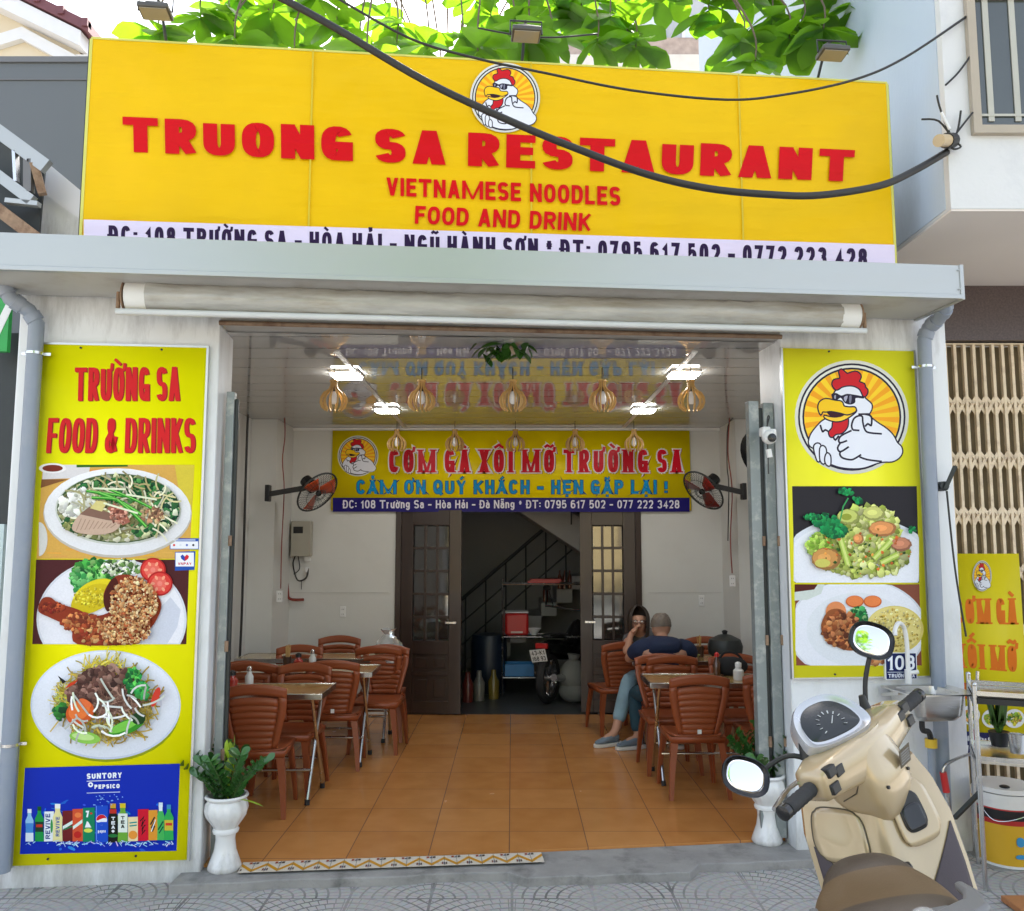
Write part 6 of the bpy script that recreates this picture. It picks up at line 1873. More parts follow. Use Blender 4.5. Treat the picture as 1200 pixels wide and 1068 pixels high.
# rear body
b = B(beige); b.rings([[V((x, y, z0 + zz)) for x, zz in sup(w_, h_, 24, 3.2)] for y, w_, h_, z0 in ((-.30, .10, .16, .62), (-.38, .15, .2, .62), (-.55, .21, .2, .62), (-.75, .25, .17, .65), (-.92, .235, .13, .70), (-1.02, .15, .09, .77), (-1.08, .07, .05, .79))]); b.build("rear_body", sc)
b = B(dark_gap); b.rings([[V((x, y, z0 + zz)) for x, zz in sup(w_, h_, 16)] for y, w_, h_, z0 in ((-.45, .12, .1, .33), (-.6, .14, .12, .34), (-.86, .12, .1, .3))]); b.build("engine", sc)
b = B(steel); b.tube([(.15, -.6, .25), (.17, -.8, .28), (.18, -1.05, .33)], [.04, .055, .05], 14); b.build("exhaust", sc)
b = B(steel); b.cyl((-.12, -.35, .27), (-.3, -.42, .01), .011, 8); b.build("side_stand", sc)
# seat: dark nose and rear, lighter band between
def seat_ring(y, w_, z0, h_):
    return [V((x * .92, y, z0 + (zz if zz > 0 else zz * .5))) for x, zz in sup(w_, h_, 26, 2.5)]
S_ = [(-0.31, 0.0324, 0.8, 0.02), (-0.32, 0.081, 0.8, 0.05), (-0.345, 0.1134, 0.8, 0.07), (-0.38, 0.135, 0.8, 0.078), (-0.42, 0.1512, 0.8, 0.08), (-0.455, 0.162, 0.795, 0.078), (-0.46, 0.1674, 0.795, 0.075), (-0.5, 0.1944, 0.79, 0.07), (-0.56, 0.2106, 0.785, 0.07), (-0.62, 0.216, 0.785, 0.072), (-0.665, 0.216, 0.787, 0.076), (-0.67, 0.216, 0.787, 0.078), (-0.72, 0.2052, 0.79, 0.08), (-0.78, 0.1836, 0.79, 0.06), (-0.8, 0.1512, 0.79, 0.03)]
b = B(dark_seat); b.mat(brown_seat); vs = [[b.bm.verts.new(p) for p in seat_ring(*q)] for q in S_]
for i in range(len(vs) - 1):
    b.mat(brown_seat if 6 <= i < 11 else dark_seat); n = len(vs[i])
    for j in range(n): b.f([vs[i][j], vs[i][(j + 1) % n], vs[i + 1][(j + 1) % n], vs[i + 1][j]])
b.f(vs[0]); b.f(vs[-1][::-1]); b.build("seat", sc, sub=2, sharp=None)
# grab rail: broad grey bracket with slots
b = B(greyp)
outr = [(-.205, -.68), (-.225, -.76), (-.22, -.86), (-.12, -.95), (0, -.975), (.12, -.95), (.22, -.86), (.225, -.76), (.205, -.68), (.18, -.69), (.185, -.75), (.17, -.8), (.09, -.85), (0, -.86), (-.09, -.85), (-.17, -.8), (-.185, -.75), (-.18, -.69)]
b.prism(outr, lambda x, y, h: V((x, y, h + .03 * max(0, (-y - .6)) - .10 * x * x)), .855, .882); b.build("grab_rail", sc, bevel=.012)
b = B(greyp); b.prism([(-.14, -.79), (.14, -.79), (.12, -.9), (-.12, -.9)], lambda x, y, h: V((x, y, h)), .845, .872); b.build("carrier_plate", sc, bevel=.01)
for s_ in (-1, 1):
    b = B(silver); b.ell((s_ * .06, -.84, .875), (.032, .04, .014), 16, 8); b.build("rail_bolt_cover", sc)
    b = B(lens_w); b.ell((s_ * .205, -.83, .765), (.055, .08, .045), 18, 10); b.build("turn_signal", sc)
b = B(mat("red_lens", (.3, .01, .01), .12, coat=.6)); b.ell((0, -1.06, .79), (.08, .04, .045), 18, 10); b.build("tail_light", sc)

for o_ in sc.children:
    if o_.name.split('.')[0] in ('seat', 'grab_rail', 'carrier_plate', 'rail_bolt_cover', 'rail_slot', 'turn_signal', 'tail_light', 'rear_body'): o_.location = (-.135, 0, .045)
# steering head turned to the left
H = Matrix.Translation((0.0, 0.0, 1.135)) @ Matrix.Rotation(R(48), 4, 'Z') @ Matrix.Rotation(R(-6), 4, 'Y') @ Matrix.Scale(1.06, 4)
b = B(beige)
b.rings([[H @ V((x, y0 + yy, z0 + zz)) for yy, zz in sup(ly, lz, 28, 4.2)] for x, ly, lz, y0, z0 in ((-.30, .03, .03, -.01, -.0), (-.285, .055, .05, -.005, .0), (-.20, .07, .062, .0, .0), (-.12, .09, .07, .01, -.005), (-.04, .11, .085, .02, -.01), (.04, .11, .085, .02, -.01), (.12, .09, .07, .01, -.005), (.20, .07, .062, .0, .0), (.285, .055, .05, -.005, .0), (.30, .03, .03, -.01, .0))])
b.build("handlebar_cover", sc, sharp=60)
b = B(beige); b.rings([[H @ V((x, .0 + yy + y0, z)) for x, yy in sup(w_, l_, 28, 3.6)] for z, w_, l_, y0 in ((.06, .09, .08, 0), (-.05, .125, .11, 0), (-.13, .12, .11, -.01), (-.2, .09, .09, -.01), (-.24, .06, .06, -.01))]); b.build("steering_cowl", sc)
# instrument: silver bezel, dark glass
D = H @ Matrix.Translation((-.085, .0, .112)) @ Matrix.Rotation(R(-22), 4, 'Z') @ Matrix.Rotation(R(42), 4, 'X') @ Matrix.Scale(.78, 4)
def egg(k): return [(x * k, (y_ - .03) * k) for x, y_ in [(.165 * math.copysign(abs(math.cos(a)) ** .8, math.cos(a)) * (1 if math.sin(a) > 0 else 1 - .12 * abs(math.sin(a))), (.17 * math.sin(a) ** .95 if math.sin(a) >= 0 else -.055 * abs(math.sin(a)) ** .55)) for a in [2 * PI * i / 48 for i in range(48)]]]
b = B(silver); b.rings([[D @ V((x, y, z)) for x, y in egg(k)] for k, z in ((1.02, -.06), (1.04, .0), (1.0, .018), (.86, .012), (.8, .004))]); b.build("instrument_bezel", sc)
b = B(mat("instrument_face", (.018, .022, .024), .25, var=.2)); b.rings([[D @ V((x, y + .01, z)) for x, y in egg(k)] for k, z in ((.80, .002), (.74, .008), (.3, .011))])
b.mat(mat("dial_marks", (.5, .52, .52), .5))
for k in range(11):
    a = R(205 - 23 * k); b.bar(D @ V((.05 * math.cos(a), .0 + .05 * math.sin(a), .0135)), D @ V((.064 * math.cos(a), .0 + .064 * math.sin(a), .0135)), .004, .001)
b.bar(D @ V((0, 0, .0137)), D @ V((.03, .03, .0137)), .003, .001); b.build("instrument_face", sc)
for s_ in (-1, 1):                                         # seam and screw heads of the cowl
    b = B(gap_m); b.tube([H @ V((s_ * x, y, z)) for x, y, z in ((.118, -.07, -.03), (.122, -.03, -.10), (.118, .03, -.13))], .0025, 5); b.build("panel_seam", sc)
    b = B(black_pl); b.cyl(H @ V((s_ * .07, -.108, -.1)), H @ V((s_ * .07, -.118, -.1)), .006, 8); b.build("screw", sc)
b = B(gap_m); M = H @ Matrix.Translation((.055, -.128, -.05)) @ Matrix.Rotation(R(14), 4, 'X'); b.bx(-.035, .035, -.002, .0, -.03, .03, M)
b.mat(silver)
for k in range(5): b.bx(-.028, .028, -.003, -.0022, -.02 + .009 * k, -.0175 + .009 * k, M)
b.build("warning_label", sc)
for s_ in (-1, 1):
    b = B(rubber); rg = []
    for k in range(13): rg.append((.024 if k % 2 else .0215, k))
    M = H @ Matrix.Translation((s_ * .305, -.01, .0)) @ Matrix.Rotation(R(90 * s_), 4, 'Y')
    b.lathe([(r_, .0115 * k) for r_, k in rg], 16, M); g_ = b.build("grip", sc)
    b = B(black_gl); b.lathe([(.02, .14), (.024, .145), (.024, .165), (.012, .172)], 16, M); b.build("bar_end", g_)
    b = B(steel); b.tube(smooth([H @ V((s_ * .24, .06, 0)), H @ V((s_ * .30, .085, -.01)), H @ V((s_ * .42, .06, -.015))], 5), .008, 8); b.build("brake_lever", sc)
    for k, (x, z) in enumerate(((.255, .034), (.215, .02), (.262, -.015))):
        b = B(black_pl); b.bx(-.022, .022, -.016, .012, -.016, .016, H @ Matrix.Translation((s_ * x, -.055, z))); b.build("switch", sc, bevel=.004)
# mirrors (stem, shell, glass)
for base, head, nrm, rx_, rz_ in (((.19, .04, .05), V((.21, .10, 1.46)), V((-.05, -1, .34)), .078, .066), ((-.2, .05, .05), V((-.43, -.10, 1.165)), V((.22, -1, .36)), .08, .062)):
    head = UN @ head; nrm = UN @ nrm
    b = B(black_pl); p0 = H @ V(base); nn = nrm.normalized()
    b.tube(smooth([p0, p0.lerp(head, .35) + V((0, .02, .02)), head + V((0, .035, -.03))], 5), [.009] * 11, 8); b.lathe([(.022, 0), (.012, .06)], 12, Matrix.Translation(p0)); st_ = b.build("mirror_stem", sc)
    Q = nn.to_track_quat('Z', 'Y').to_matrix().to_4x4(); M = Matrix.Translation(head) @ Q @ Matrix.Rotation(R(-32), 4, 'Z')
    o_ = sup(rx_, rz_, 32, 2.5)
    b = B(black_gl); b.rings([[M @ V((x * k, y * k, z)) for x, y in o_] for k, z in ((.5, -.05), (.85, -.035), (1.04, -.008), (1.04, .004), (1.0, .004), (.99, .0005))]); sh_m = b.build("mirror", sc)
    b = B(mirror_m); b.rings([[M @ V((x * k, y * k, z)) for x, y in o_] for k, z in ((.985, .0008), (.7, .0022), (.35, .0032), (.1, .0035))]); b.build("glass", sh_m, sharp=None)

# ---------------------------------------------------------------- the two guests
skin_m = mat("skin", (.48, .25, .17), .5, var=.1, scale=12)
jeans = mat("dark_teal_jeans", (.012, .05, .075), .8, var=.2, scale=20, bump=.2, bscale=60)
jeans_l = mat("light_jeans", (.22, .34, .42), .8, var=.25, scale=9, bump=.2, bscale=60)
navy = mat("navy_cloth", (.008, .017, .055), .85, var=.2, scale=10, bump=.35, bscale=14)
hair_d = mat("dark_hair", (.03, .018, .012), .5, var=.4, scale=30, stretch=(1, 1, .2))
hair_g = mat("grey_hair", (.16, .13, .11), .6, var=.4, scale=30)
shoe_m = mat("blue_grey_shoe", (.16, .21, .27), .7, var=.2, scale=30)
sole_m = mat("white_sole", (.65, .64, .62), .6)


def skinned(name, parent, nodes, edges, m_, sub=2, root=0):
    me = bpy.data.meshes.new(name)
    names = list(nodes)
    me.from_pydata([nodes[k][0] for k in names], [(names.index(a), names.index(c_)) for a, c_ in edges], [])
    me.materials.append(m_)
    o = bpy.data.objects.new(name, me); C.objects.link(o); o.parent = parent
    md = o.modifiers.new("skin", 'SKIN'); md.use_smooth_shade = True
    sv = me.skin_vertices[0].data if me.skin_vertices else None
    if sv is None:
        me.attributes.new("x", 'FLOAT', 'POINT')
    for i, k in enumerate(names):
        r_ = nodes[k][1]; r_ = r_ if isinstance(r_, tuple) else (r_, r_)
        me.skin_vertices[0].data[i].radius = r_; me.skin_vertices[0].data[i].use_root = (i == root)
    s2 = o.modifiers.new("sub", 'SUBSURF'); s2.levels = sub; s2.render_levels = sub
    return o


def person(lab, base, J, shirt, trousers, hair, hair_fn, sleeve=.55):
    t = thing("person", lab, "person", base, 0)
    o = V(base)
    L_ = {k: V(v) - o for k, v in J.items() if isinstance(v, tuple)}
    N_ = {"pelvis": (L_["pelvis"], .115), "waist": (L_["waist"], (.1, .09)), "chest": (L_["chest"], (.115, .095)), "neck": (L_["neck"], .052), "chin": (L_["chin"], (.06, .062)), "face": (L_["face"], (.078, .09)), "crown": (L_["crown"], (.07, .075))}
    E_ = [("pelvis", "waist"), ("waist", "chest"), ("chest", "neck"), ("neck", "chin"), ("chin", "face"), ("face", "crown")]
    cl_n = {"pelvis": (L_["pelvis"], .135), "waist": (L_["waist"], (.15, .125)), "chest": (L_["chest"], (.185, .165)), "yoke": (L_["chest"].lerp(L_["neck"], .55), (.13, .11)), "collar": (L_["neck"] - (L_["neck"] - L_["chest"]) * .02, .066)}
    cl_e = [("pelvis", "waist"), ("waist", "chest"), ("chest", "yoke"), ("yoke", "collar")]
    tr_n = {"hips": (L_["pelvis"] + V((0, 0, .02)), .14)}; tr_e = []
    for s_ in "lr":
        sh, el, wr, ha = (L_[s_ + k] for k in ("sh", "el", "wr", "ha"))
        N_.update({s_ + "sh": (sh, .06), s_ + "el": (el, .04), s_ + "wr": (wr, .028), s_ + "ha": (ha, (.036, .022))})
        E_ += [("chest", s_ + "sh"), (s_ + "sh", s_ + "el"), (s_ + "el", s_ + "wr"), (s_ + "wr", s_ + "ha")]
        d = (ha - wr).normalized(); side = d.cross(V((0, 0, 1)));
        if side.length < .1: side = V((1, 0, 0))
        side.normalize(); curl = d.cross(side)
        for k in range(4):
            q0 = ha + d * .02 + side * (.027 - .018 * k); ln = (.055, .065, .06, .045)[k]
            N_[f"{s_}f{k}a"] = (q0 + d * ln * .6, .0085); N_[f"{s_}f{k}b"] = (q0 + d * ln - curl * -.015, .007)
            E_ += [(s_ + "ha", f"{s_}f{k}a"), (f"{s_}f{k}a", f"{s_}f{k}b")]
        N_[s_ + "ta"] = (wr.lerp(ha, .6) + side * .045 + d * .01, .0095); N_[s_ + "tb"] = (wr.lerp(ha, .6) + side * .055 + d * .04, .008)
        E_ += [(s_ + "ha", s_ + "ta"), (s_ + "ta", s_ + "tb")]
        cl_n.update({s_ + "sh": (sh, .078), s_ + "el": (sh.lerp(el, sleeve), .066)}); cl_e += [("yoke", s_ + "sh"), (s_ + "sh", s_ + "el")]
        hp, kn, an, to = (L_[s_ + k] for k in ("hip", "kn", "an", "to"))
        N_.update({s_ + "hip": (hp, .085), s_ + "kn": (kn, .058), s_ + "an": (an, .04), s_ + "to": (to, (.04, .03))})
        E_ += [("pelvis", s_ + "hip"), (s_ + "hip", s_ + "kn"), (s_ + "kn", s_ + "an"), (s_ + "an", s_ + "to")]
        tr_n.update({s_ + "hip": (hp, .1), s_ + "mid": (hp.lerp(kn, .5), .088), s_ + "kn": (kn, .074), s_ + "sn": (kn.lerp(an, .45), .07), s_ + "an": (kn.lerp(an, J.get("hem", .88)), .06)})
        tr_e += [("hips", s_ + "hip"), (s_ + "hip", s_ + "mid"), (s_ + "mid", s_ + "kn"), (s_ + "kn", s_ + "sn"), (s_ + "sn", s_ + "an")]
        fd = V((to.x - an.x, to.y - an.y, 0)).normalized(); sd = V((-fd.y, fd.x, 0)); f0 = V((an.x, an.y, 0)) - fd * .06; f0.z = -o.z + .002
        sh_o = B(shoe_m); sh_o.rings([[f0 + fd * (.02 + .25 * k / 7) + sd * x * w_ + V((0, 0, .028 + (zz + 1) * .5 * h_)) for x, zz in arc(0, 0, 1, 1, 0, 340, 15)] for k, w_, h_ in ((0, .028, .07), (1, .036, .085), (2, .038, .085), (3, .04, .07), (4, .044, .055), (5, .045, .042), (6, .04, .032), (7, .02, .02))]); so = sh_o.build("shoe", t, sub=1)
        sl_ = B(sole_m); sl_.rings([[f0 + fd * (.135 + .145 * x) + sd * .047 * y + V((0, 0, z)) for x, y in arc(0, 0, 1, 1, 0, 345, 23, 2.8)] for z in (.0, .03)]); sl_.build("sole", so, bevel=.004)
    # nose and ears grow from the head
    fd = V(J["look"]).normalized(); sd = fd.cross(V((0, 0, 1))).normalized()
    N_["nose"] = (L_["face"] + fd * .098 - V((0, 0, .012)), .012); E_.append(("face", "nose"))
    for s_, k in ((1, "ear_a"), (-1, "ear_b")): N_[k] = (L_["face"] + sd * .085 * s_ - fd * .01 - V((0, 0, .01)), (.008, .022)); E_.append(("face", k))
    skinned("body", t, N_, E_, skin_m)
    skinned("shirt", t, cl_n, cl_e, shirt)
    skinned("trousers", t, tr_n, tr_e, trousers)
    hb = B(hair); hair_fn(hb, L_["face"], fd, sd); hb.build("hair", t, sharp=None)
    fc = L_["face"]
    eb = B(white_pl)
    for s_ in (1, -1): eb.ell(fc + fd * .082 + sd * .03 * s_ + V((0, 0, .012)), (.011, .011, .008), 10, 6)
    eb.mat(black_gl)
    for s_ in (1, -1): eb.ell(fc + fd * .0905 + sd * .03 * s_ + V((0, 0, .012)), (.005, .005, .005), 8, 6)
    eb.build("eyes", t)
    mb_ = B(mat("lips", (.32, .1, .08), .5)); mb_.ell(fc + fd * .084 - V((0, 0, .05)), (.024, .012, .007), 12, 6); mb_.build("lips", t)
    return t, fc, fd, sd


def hair_short(b_, c_, fd, sd):                              # greying, thin on top
    M = Matrix.Translation(c_)
    def fn(i, j):
        a = R(-125 + 250 * i); th = R(26 + 74 * j)
        d = (-fd * math.cos(a) + sd * math.sin(a)) * math.sin(th) + V((0, 0, math.cos(th)))
        r_ = .098 + .004 * math.sin(40 * i) * math.sin(19 * j)
        return c_ + V((d.x * r_ * .92, d.y * r_, d.z * r_ * 1.16)) + V((0, 0, .022))
    b_.sheet(fn, 30, 14)


def hair_bob(b_, c_, fd, sd):                                # dark, parted, falling to the jaw
    def fn(i, j):
        a = R(-140 + 280 * i); th = R(2 + 118 * j)
        k = 1 if abs(-140 + 280 * i) < 95 else .8
        d = (-fd * math.cos(a) + sd * math.sin(a)) * math.sin(th) + V((0, 0, math.cos(th)))
        r_ = .104 + .006 * math.sin(34 * i + 3 * j)
        p_ = c_ + V((d.x * r_, d.y * r_, d.z * r_ * 1.2)) + V((0, 0, .02))
        if j > .7: p_ += fd * .0 - V((0, 0, .10 * (j - .7) / .3))
        return p_
    b_.sheet(fn, 34, 16)


man = dict(pelvis=(1.31, 7.36, .52), waist=(1.31, 7.38, .66), chest=(1.30, 7.45, .83), neck=(1.30, 7.53, .945), chin=(1.30, 7.575, .975), face=(1.30, 7.57, 1.04), crown=(1.30, 7.565, 1.095),
           lsh=(1.085, 7.46, .875), lel=(1.02, 7.66, .76), lwr=(1.14, 7.84, .775), lha=(1.21, 7.9, .775), rsh=(1.515, 7.46, .875), rel=(1.60, 7.66, .76), rwr=(1.52, 7.86, .775), rha=(1.47, 7.93, .775),
           lhip=(1.22, 7.42, .5), lkn=(1.09, 7.72, .46), lan=(1.10, 7.64, .09), lto=(.98, 7.6, .05), rhip=(1.41, 7.42, .5), rkn=(1.46, 7.78, .47), ran=(1.46, 7.66, .09), rto=(1.47, 7.8, .05), look=(-.15, 1, -.15), hem=.9)
person("man in a navy T-shirt and dark jeans seen from behind, sitting at a table", (1.31, 7.4, 0), man, navy, jeans, hair_g, hair_short, .62)
wom = dict(pelvis=(1.30, 8.36, .5), waist=(1.29, 8.36, .66), chest=(1.26, 8.3, .83), neck=(1.21, 8.22, .95), chin=(1.195, 8.16, .985), face=(1.19, 8.16, 1.045), crown=(1.19, 8.18, 1.10),
           lsh=(1.42, 8.28, .86), lel=(1.46, 8.08, .77), lwr=(1.34, 7.98, .775), lha=(1.27, 7.96, .78), rsh=(1.11, 8.27, .86), rel=(1.06, 8.03, .765), rwr=(1.10, 8.07, .92), rha=(1.135, 8.07, .965),
           lhip=(1.38, 8.3, .48), lkn=(1.3, 7.98, .5), lan=(1.3, 8.12, .09), lto=(1.28, 8.0, .05), rhip=(1.2, 8.3, .5), rkn=(1.06, 7.92, .53), ran=(.91, 7.76, .1), rto=(.80, 7.70, .05), look=(-.1, -1, -.12), hem=.8)
wt, fc, fd, sd = person("woman with glasses and light jeans resting her chin on her hand", (1.30, 8.34, 0), wom, mat("grey_top", (.1, .1, .11), .85, bump=.3), jeans_l, hair_d, hair_bob, .25)
b = B(black_gl)
for s_ in (1, -1):
    cc = fc + fd * .098 + sd * .032 * s_ + V((0, 0, .012)); b.tube([cc + sd * .025 * math.cos(a) + V((0, 0, .018 * math.sin(a))) for a in [2 * PI * k / 16 for k in range(17)]], .003, 6)
    b.tube([cc + sd * .025 * s_, fc + sd * .09 * s_ + V((0, 0, .012))], .003, 6)
b.tube([fc + fd * .098 + sd * .008 + V((0, 0, .014)), fc + fd * .098 - sd * .008 + V((0, 0, .014))], .003, 6); b.build("glasses", wt)

# ---------------------------------------------------------------- neighbour on the right
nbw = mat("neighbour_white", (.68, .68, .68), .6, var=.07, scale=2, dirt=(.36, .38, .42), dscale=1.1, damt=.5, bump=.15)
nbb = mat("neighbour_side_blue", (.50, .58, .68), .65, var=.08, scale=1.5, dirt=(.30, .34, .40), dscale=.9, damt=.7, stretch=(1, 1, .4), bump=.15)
pink = mat("pale_soffit", (.82, .75, .7), .6, var=.05, scale=2)
granite = mat("brown_granite", (.085, .06, .058), .35, var=.7, scale=70)
nb = thing("neighbour_building", "white neighbouring house at the right with overhanging upper floor", "house", (4.5, 6, 0))
def npart(bb, name, parent=nb, **k):
    o = bb.build(name, parent, **k)
    if parent is nb: o.location = (-4.5, -6, 0)
    return o
XN = 2.60; ZS = 3.735
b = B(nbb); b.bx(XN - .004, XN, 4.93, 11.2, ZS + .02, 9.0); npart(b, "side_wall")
b = B(nbw); b.bx(XN, 9, 4.87, 11.2, ZS, 9.0); npart(b, "upper_wall")
b = B(pink); b.bx(XN + .002, 9, 4.875, 6.5, ZS - .012, ZS - .001); npart(b, "soffit")
w0 = at(1147, 150, 4.87); w1 = at(1260, 2, 4.87)
b = B(mat("window_frame", (.42, .36, .28), .5)); b.bx(w0.x - .05, w0.x, 4.83, 4.868, w0.z - .05, w1.z + .05); b.bx(w0.x, w1.x, 4.83, 4.868, w0.z - .05, w0.z); b.bx(w0.x, w1.x, 4.83, 4.868, w1.z, w1.z + .05)
b.bx(w0.x + .36, w0.x + .4, 4.84, 4.868, w0.z, w1.z); wf = npart(b, "window")
b = B(mat('window_bar', (.45, .44, .38), .5))
for k in range(4): b.bx(w0.x + .05 + k * .16, w0.x + .085 + k * .16, 4.846, 4.853, w0.z + .03, w1.z)
b.bx(w0.x, w1.x, 4.844, 4.8455, w0.z + .06, w0.z + .075); b.build('bars', wf)
b = B(mat("window_glass", (.05, .06, .055), .05, var=.3, scale=1.5, spec=1.0)); b.bx(w0.x, w1.x, 4.855, 4.862, w0.z, w1.z); b.build("pane", wf)
b = B(granite); b.bx(XN + .06, 9, 6.33, 6.5, 3.30, ZS - .013); npart(b, "granite_band")
b = B(nbw); b.bx(XN + .11, XN + .2, 6.4, 11, GZ, 3.29); b.bx(4.9, 9, 6.4, 11, GZ, 3.29); npart(b, "lower_wall")
b = B(dark_paint); b.bx(XN + .2, 4.9, 8.0, 8.1, GZ, 3.29); npart(b, "inner_wall")
b = B(concrete); b.bx(XN + .1, 9, 5.0, 8.0, GZ - .1, GZ + .006); npart(b, "porch")
# folding lattice gate
gcol = mat("cream_gate", (.78, .64, .46), .45, var=.12, scale=10, dirt=(.25, .13, .06), dscale=8, damt=.5)
gt = thing("lattice_gate", "cream folding lattice gate of the house on the right", "gate", (2.8, 6.42, GZ))
gz1 = 3.29 - GZ
nb_ = 22
for k in range(nb_):
    x = .0 + k * .073
    b = B(gcol); b.bx(x - .011, x + .011, -.02, .012, .02, gz1 - .01); b.build("bar", gt)
for z in [.35 + .42 * k for k in range(7)]:
    b = B(gcol)
    for k in range(nb_ - 1):
        x = k * .073
        b.bar((x, -.012, z - .07), (x + .073, -.012, z + .07), .006, .022, (1, 0, 0)); b.bar((x, -.004, z + .07), (x + .073, -.004, z - .07), .006, .022, (1, 0, 0))
        b.bar((x, -.012, z + .07), (x + .036, -.02, z + .015), .006, .024, (1, 0, 0)); b.bar((x + .073, -.012, z + .07), (x + .037, -.02, z + .015), .006, .024, (1, 0, 0))
    b.build("lattice", gt)
b = B(gcol); b.bx(-.02, 1.65, -.03, .03, gz1 - .01, gz1 + .0); b.bx(-.02, 1.65, -.03, .03, 0, .02); b.build("rail", gt)
b = B(mat("gate_backing", (.16, .12, .06), .7, var=.3)); b.bx(-.02, 1.65, .1, .12, 0, gz1); b.build("dark_backing", gt)

# stand banner leaning on the gate
PN = Plane(0, 6.2, 0)
q_ = [PN.px(*p) for p in ((1110, 649), (1194, 652), (1206, 897), (1124, 885))]
t = thing("stand_banner", "yellow stand banner with orange letters before the cream gate", "banner", (q_[0][0], 6.2, GZ))
ua, za, zb2 = q_[0][0], q_[3][1], q_[0][1]; ub = q_[1][0]
b = B(); b.cl = b.bm.loops.layers.float_color.new("Col"); b.c = lin((212, 196, 24)) + (1,); b.bx(0, ub - ua, 0, .01, za - GZ, zb2 - GZ); b.build("board", t, print_std, sharp=None)
b = B(steel); b.cyl((.02, .02, 0), (.02, .02, zb2 - GZ), .01, 8); b.cyl((ub - ua - .02, .02, 0), (ub - ua - .02, .02, zb2 - GZ), .01, 8); b.bar((.02, .02, .02), (.02, .3, .02), .02, .02); b.bar((ub - ua - .02, .02, .02), (ub - ua - .02, .3, .02), .02, .02); b.build("stand", t)
c = Canvas(PN, ua, GZ, .001, 3e-5)
OR = (214, 110, 24)
c.text("CƠM GÀ", [(1117, 702), (1191, 701), (1192, 732), (1119, 731)], OR, .2, serif=True, gap=.1)
c.text("XỐI MỠ", [(1119, 754), (1191, 757), (1192, 788), (1121, 782)], OR, .2, serif=True, gap=.1)
c.text("TRƯỜNG SA", [(1118, 799), (1195, 806), (1196, 826), (1120, 818)], (190, 92, 24), .17, gap=.08)
c.poly([(1113, 856), (1204, 862), (1205, 894), (1114, 884)], (34, 36, 80))
c.text("ĐC: 108 Trường Sa - Hòa Hải - Đà", [(1117, 861), (1199, 867), (1199, 874), (1117, 867)], (210, 210, 214), .2)
c.text("ĐT: 0795 617 502 - 077 222 3", [(1117, 872), (1199, 879), (1199, 887), (1117, 879)], (210, 210, 214), .2)
for x, y in ((1136, 838), (1162, 842), (1188, 842)):
    c.ell(x, y, 12, 11, (222, 222, 220)); c.scatter(x, y, 8, 7, 30, 2.6, [(190, 180, 60), (120, 150, 50), (206, 150, 80), (60, 120, 50)], rd)
rooster(c, 1150, 675, 17, .95, .62)
c.build("print", t, print_std)

# steel rack, bucket, board at the right edge
t = thing("steel_shelf", "small stainless shelf at the right edge beside the scooter", "shelf", (2.50, 4.72, GZ), R(-24))
LW, LD = .95, .42
for x in (0, LW):
    for y in (0, LD): b = B(steel); b.cyl((x, y, 0), (x, y, 1.06), .0125, 10); b.ell((x, y, 1.065), (.014, .014, .014), 10, 6); b.build("post", t)
for z in (1.02, .68):
    b = B(steel); b.bx(0, LW, -.008, .008, z - .012, z + .012); b.bx(0, LW, LD - .008, LD + .008, z - .012, z + .012); b.bx(-.008, .008, .008, LD - .008, z - .012, z + .012); b.bx(LW - .008, LW + .008, .008, LD - .008, z - .012, z + .012)
    b.mat(black_gl if z > .9 else brushed); b.bx(.01, LW - .01, .01, LD - .01, z - .03, z - .013); b.build("shelf", t)
b = B(black_pl); b.bx(.01, LW, -.012, .002, .965, .995); b.build("front_rail", t)
for za_, zb_2 in ((.96, 1.0), (.63, .665)):
    b = B(black_gl); b.bx(-.012, .002, .012, LD - .012, za_, zb_2); b.build("side_rail", t)
b = B(dark_gap); b.bar((0, .01, .5), (-.12, .2, .3), .02, .02); b.build("brace", t)
M4 = Matrix.Translation((2.50, 4.72, GZ)) @ Matrix.Rotation(R(-24), 4, 'Z')
def loc4(x, y, z): return M4 @ V((x, y, z))
small("steel_cup", "steel cup on the middle shelf of the stainless shelf", "cup", *loc4(.2, .15, .693), lambda q: q.lathe([(.035, 0), (.042, .1), (.04, .1), (.033, .005)], 18), steel)
p = loc4(.13, .3, .693)
t = thing("succulent", "small aloe with pointed leaves on the stainless shelf", "plant", p); b = B(mat("aloe", (.07, .17, .03), .4, var=.3))
for k in range(7):
    a = k * 2.4; leaf_shape(b, V((0, 0, .06)), V((math.cos(a) * .45, math.sin(a) * .45, 1)), V((math.cos(a), math.sin(a), .3)), .2, .045, .2, .25)
b.build("leaves", t, sharp=None, solid=.006); b = B(black_pl); b.lathe([(.04, 0), (.055, .08), (.05, .08), (.03, .07)], 16); b.build("pot", t)
p = on_z(1172, 1020, GZ + .006)
t = thing("paint_bucket", "yellow and white paint bucket under the stainless shelf", "bucket", (2.86, 5.14, GZ + .007))
bw, bh = .165, .40
b = B(white_pl); b.lathe([(bw * .9, .0), (bw * .97, bh * .9), (bw * 1.03, bh * .9), (bw * 1.03, bh), (bw * .98, bh), (bw * .9, .02)], 36); b.build("shell", t)
for z0, z1, cl_ in ((.015, .235, (.62, .36, .02)), (.235, .262, (.42, .02, .02)), (.262, .315, (.012, .012, .014)), (.315, .322, (.5, .03, .03))):
    b = B(mat("bucket_print_%d" % int(z0 * 1000), cl_, .35, var=.08)); r0_ = bw * (.9 + .07 * z0 / (bh * .9)) + .0015; r1_ = bw * (.9 + .07 * z1 / (bh * .9)) + .0015
    b.lathe([(r0_, z0), (r1_, z1)], 36, cap=False); b.build("label_band", t)
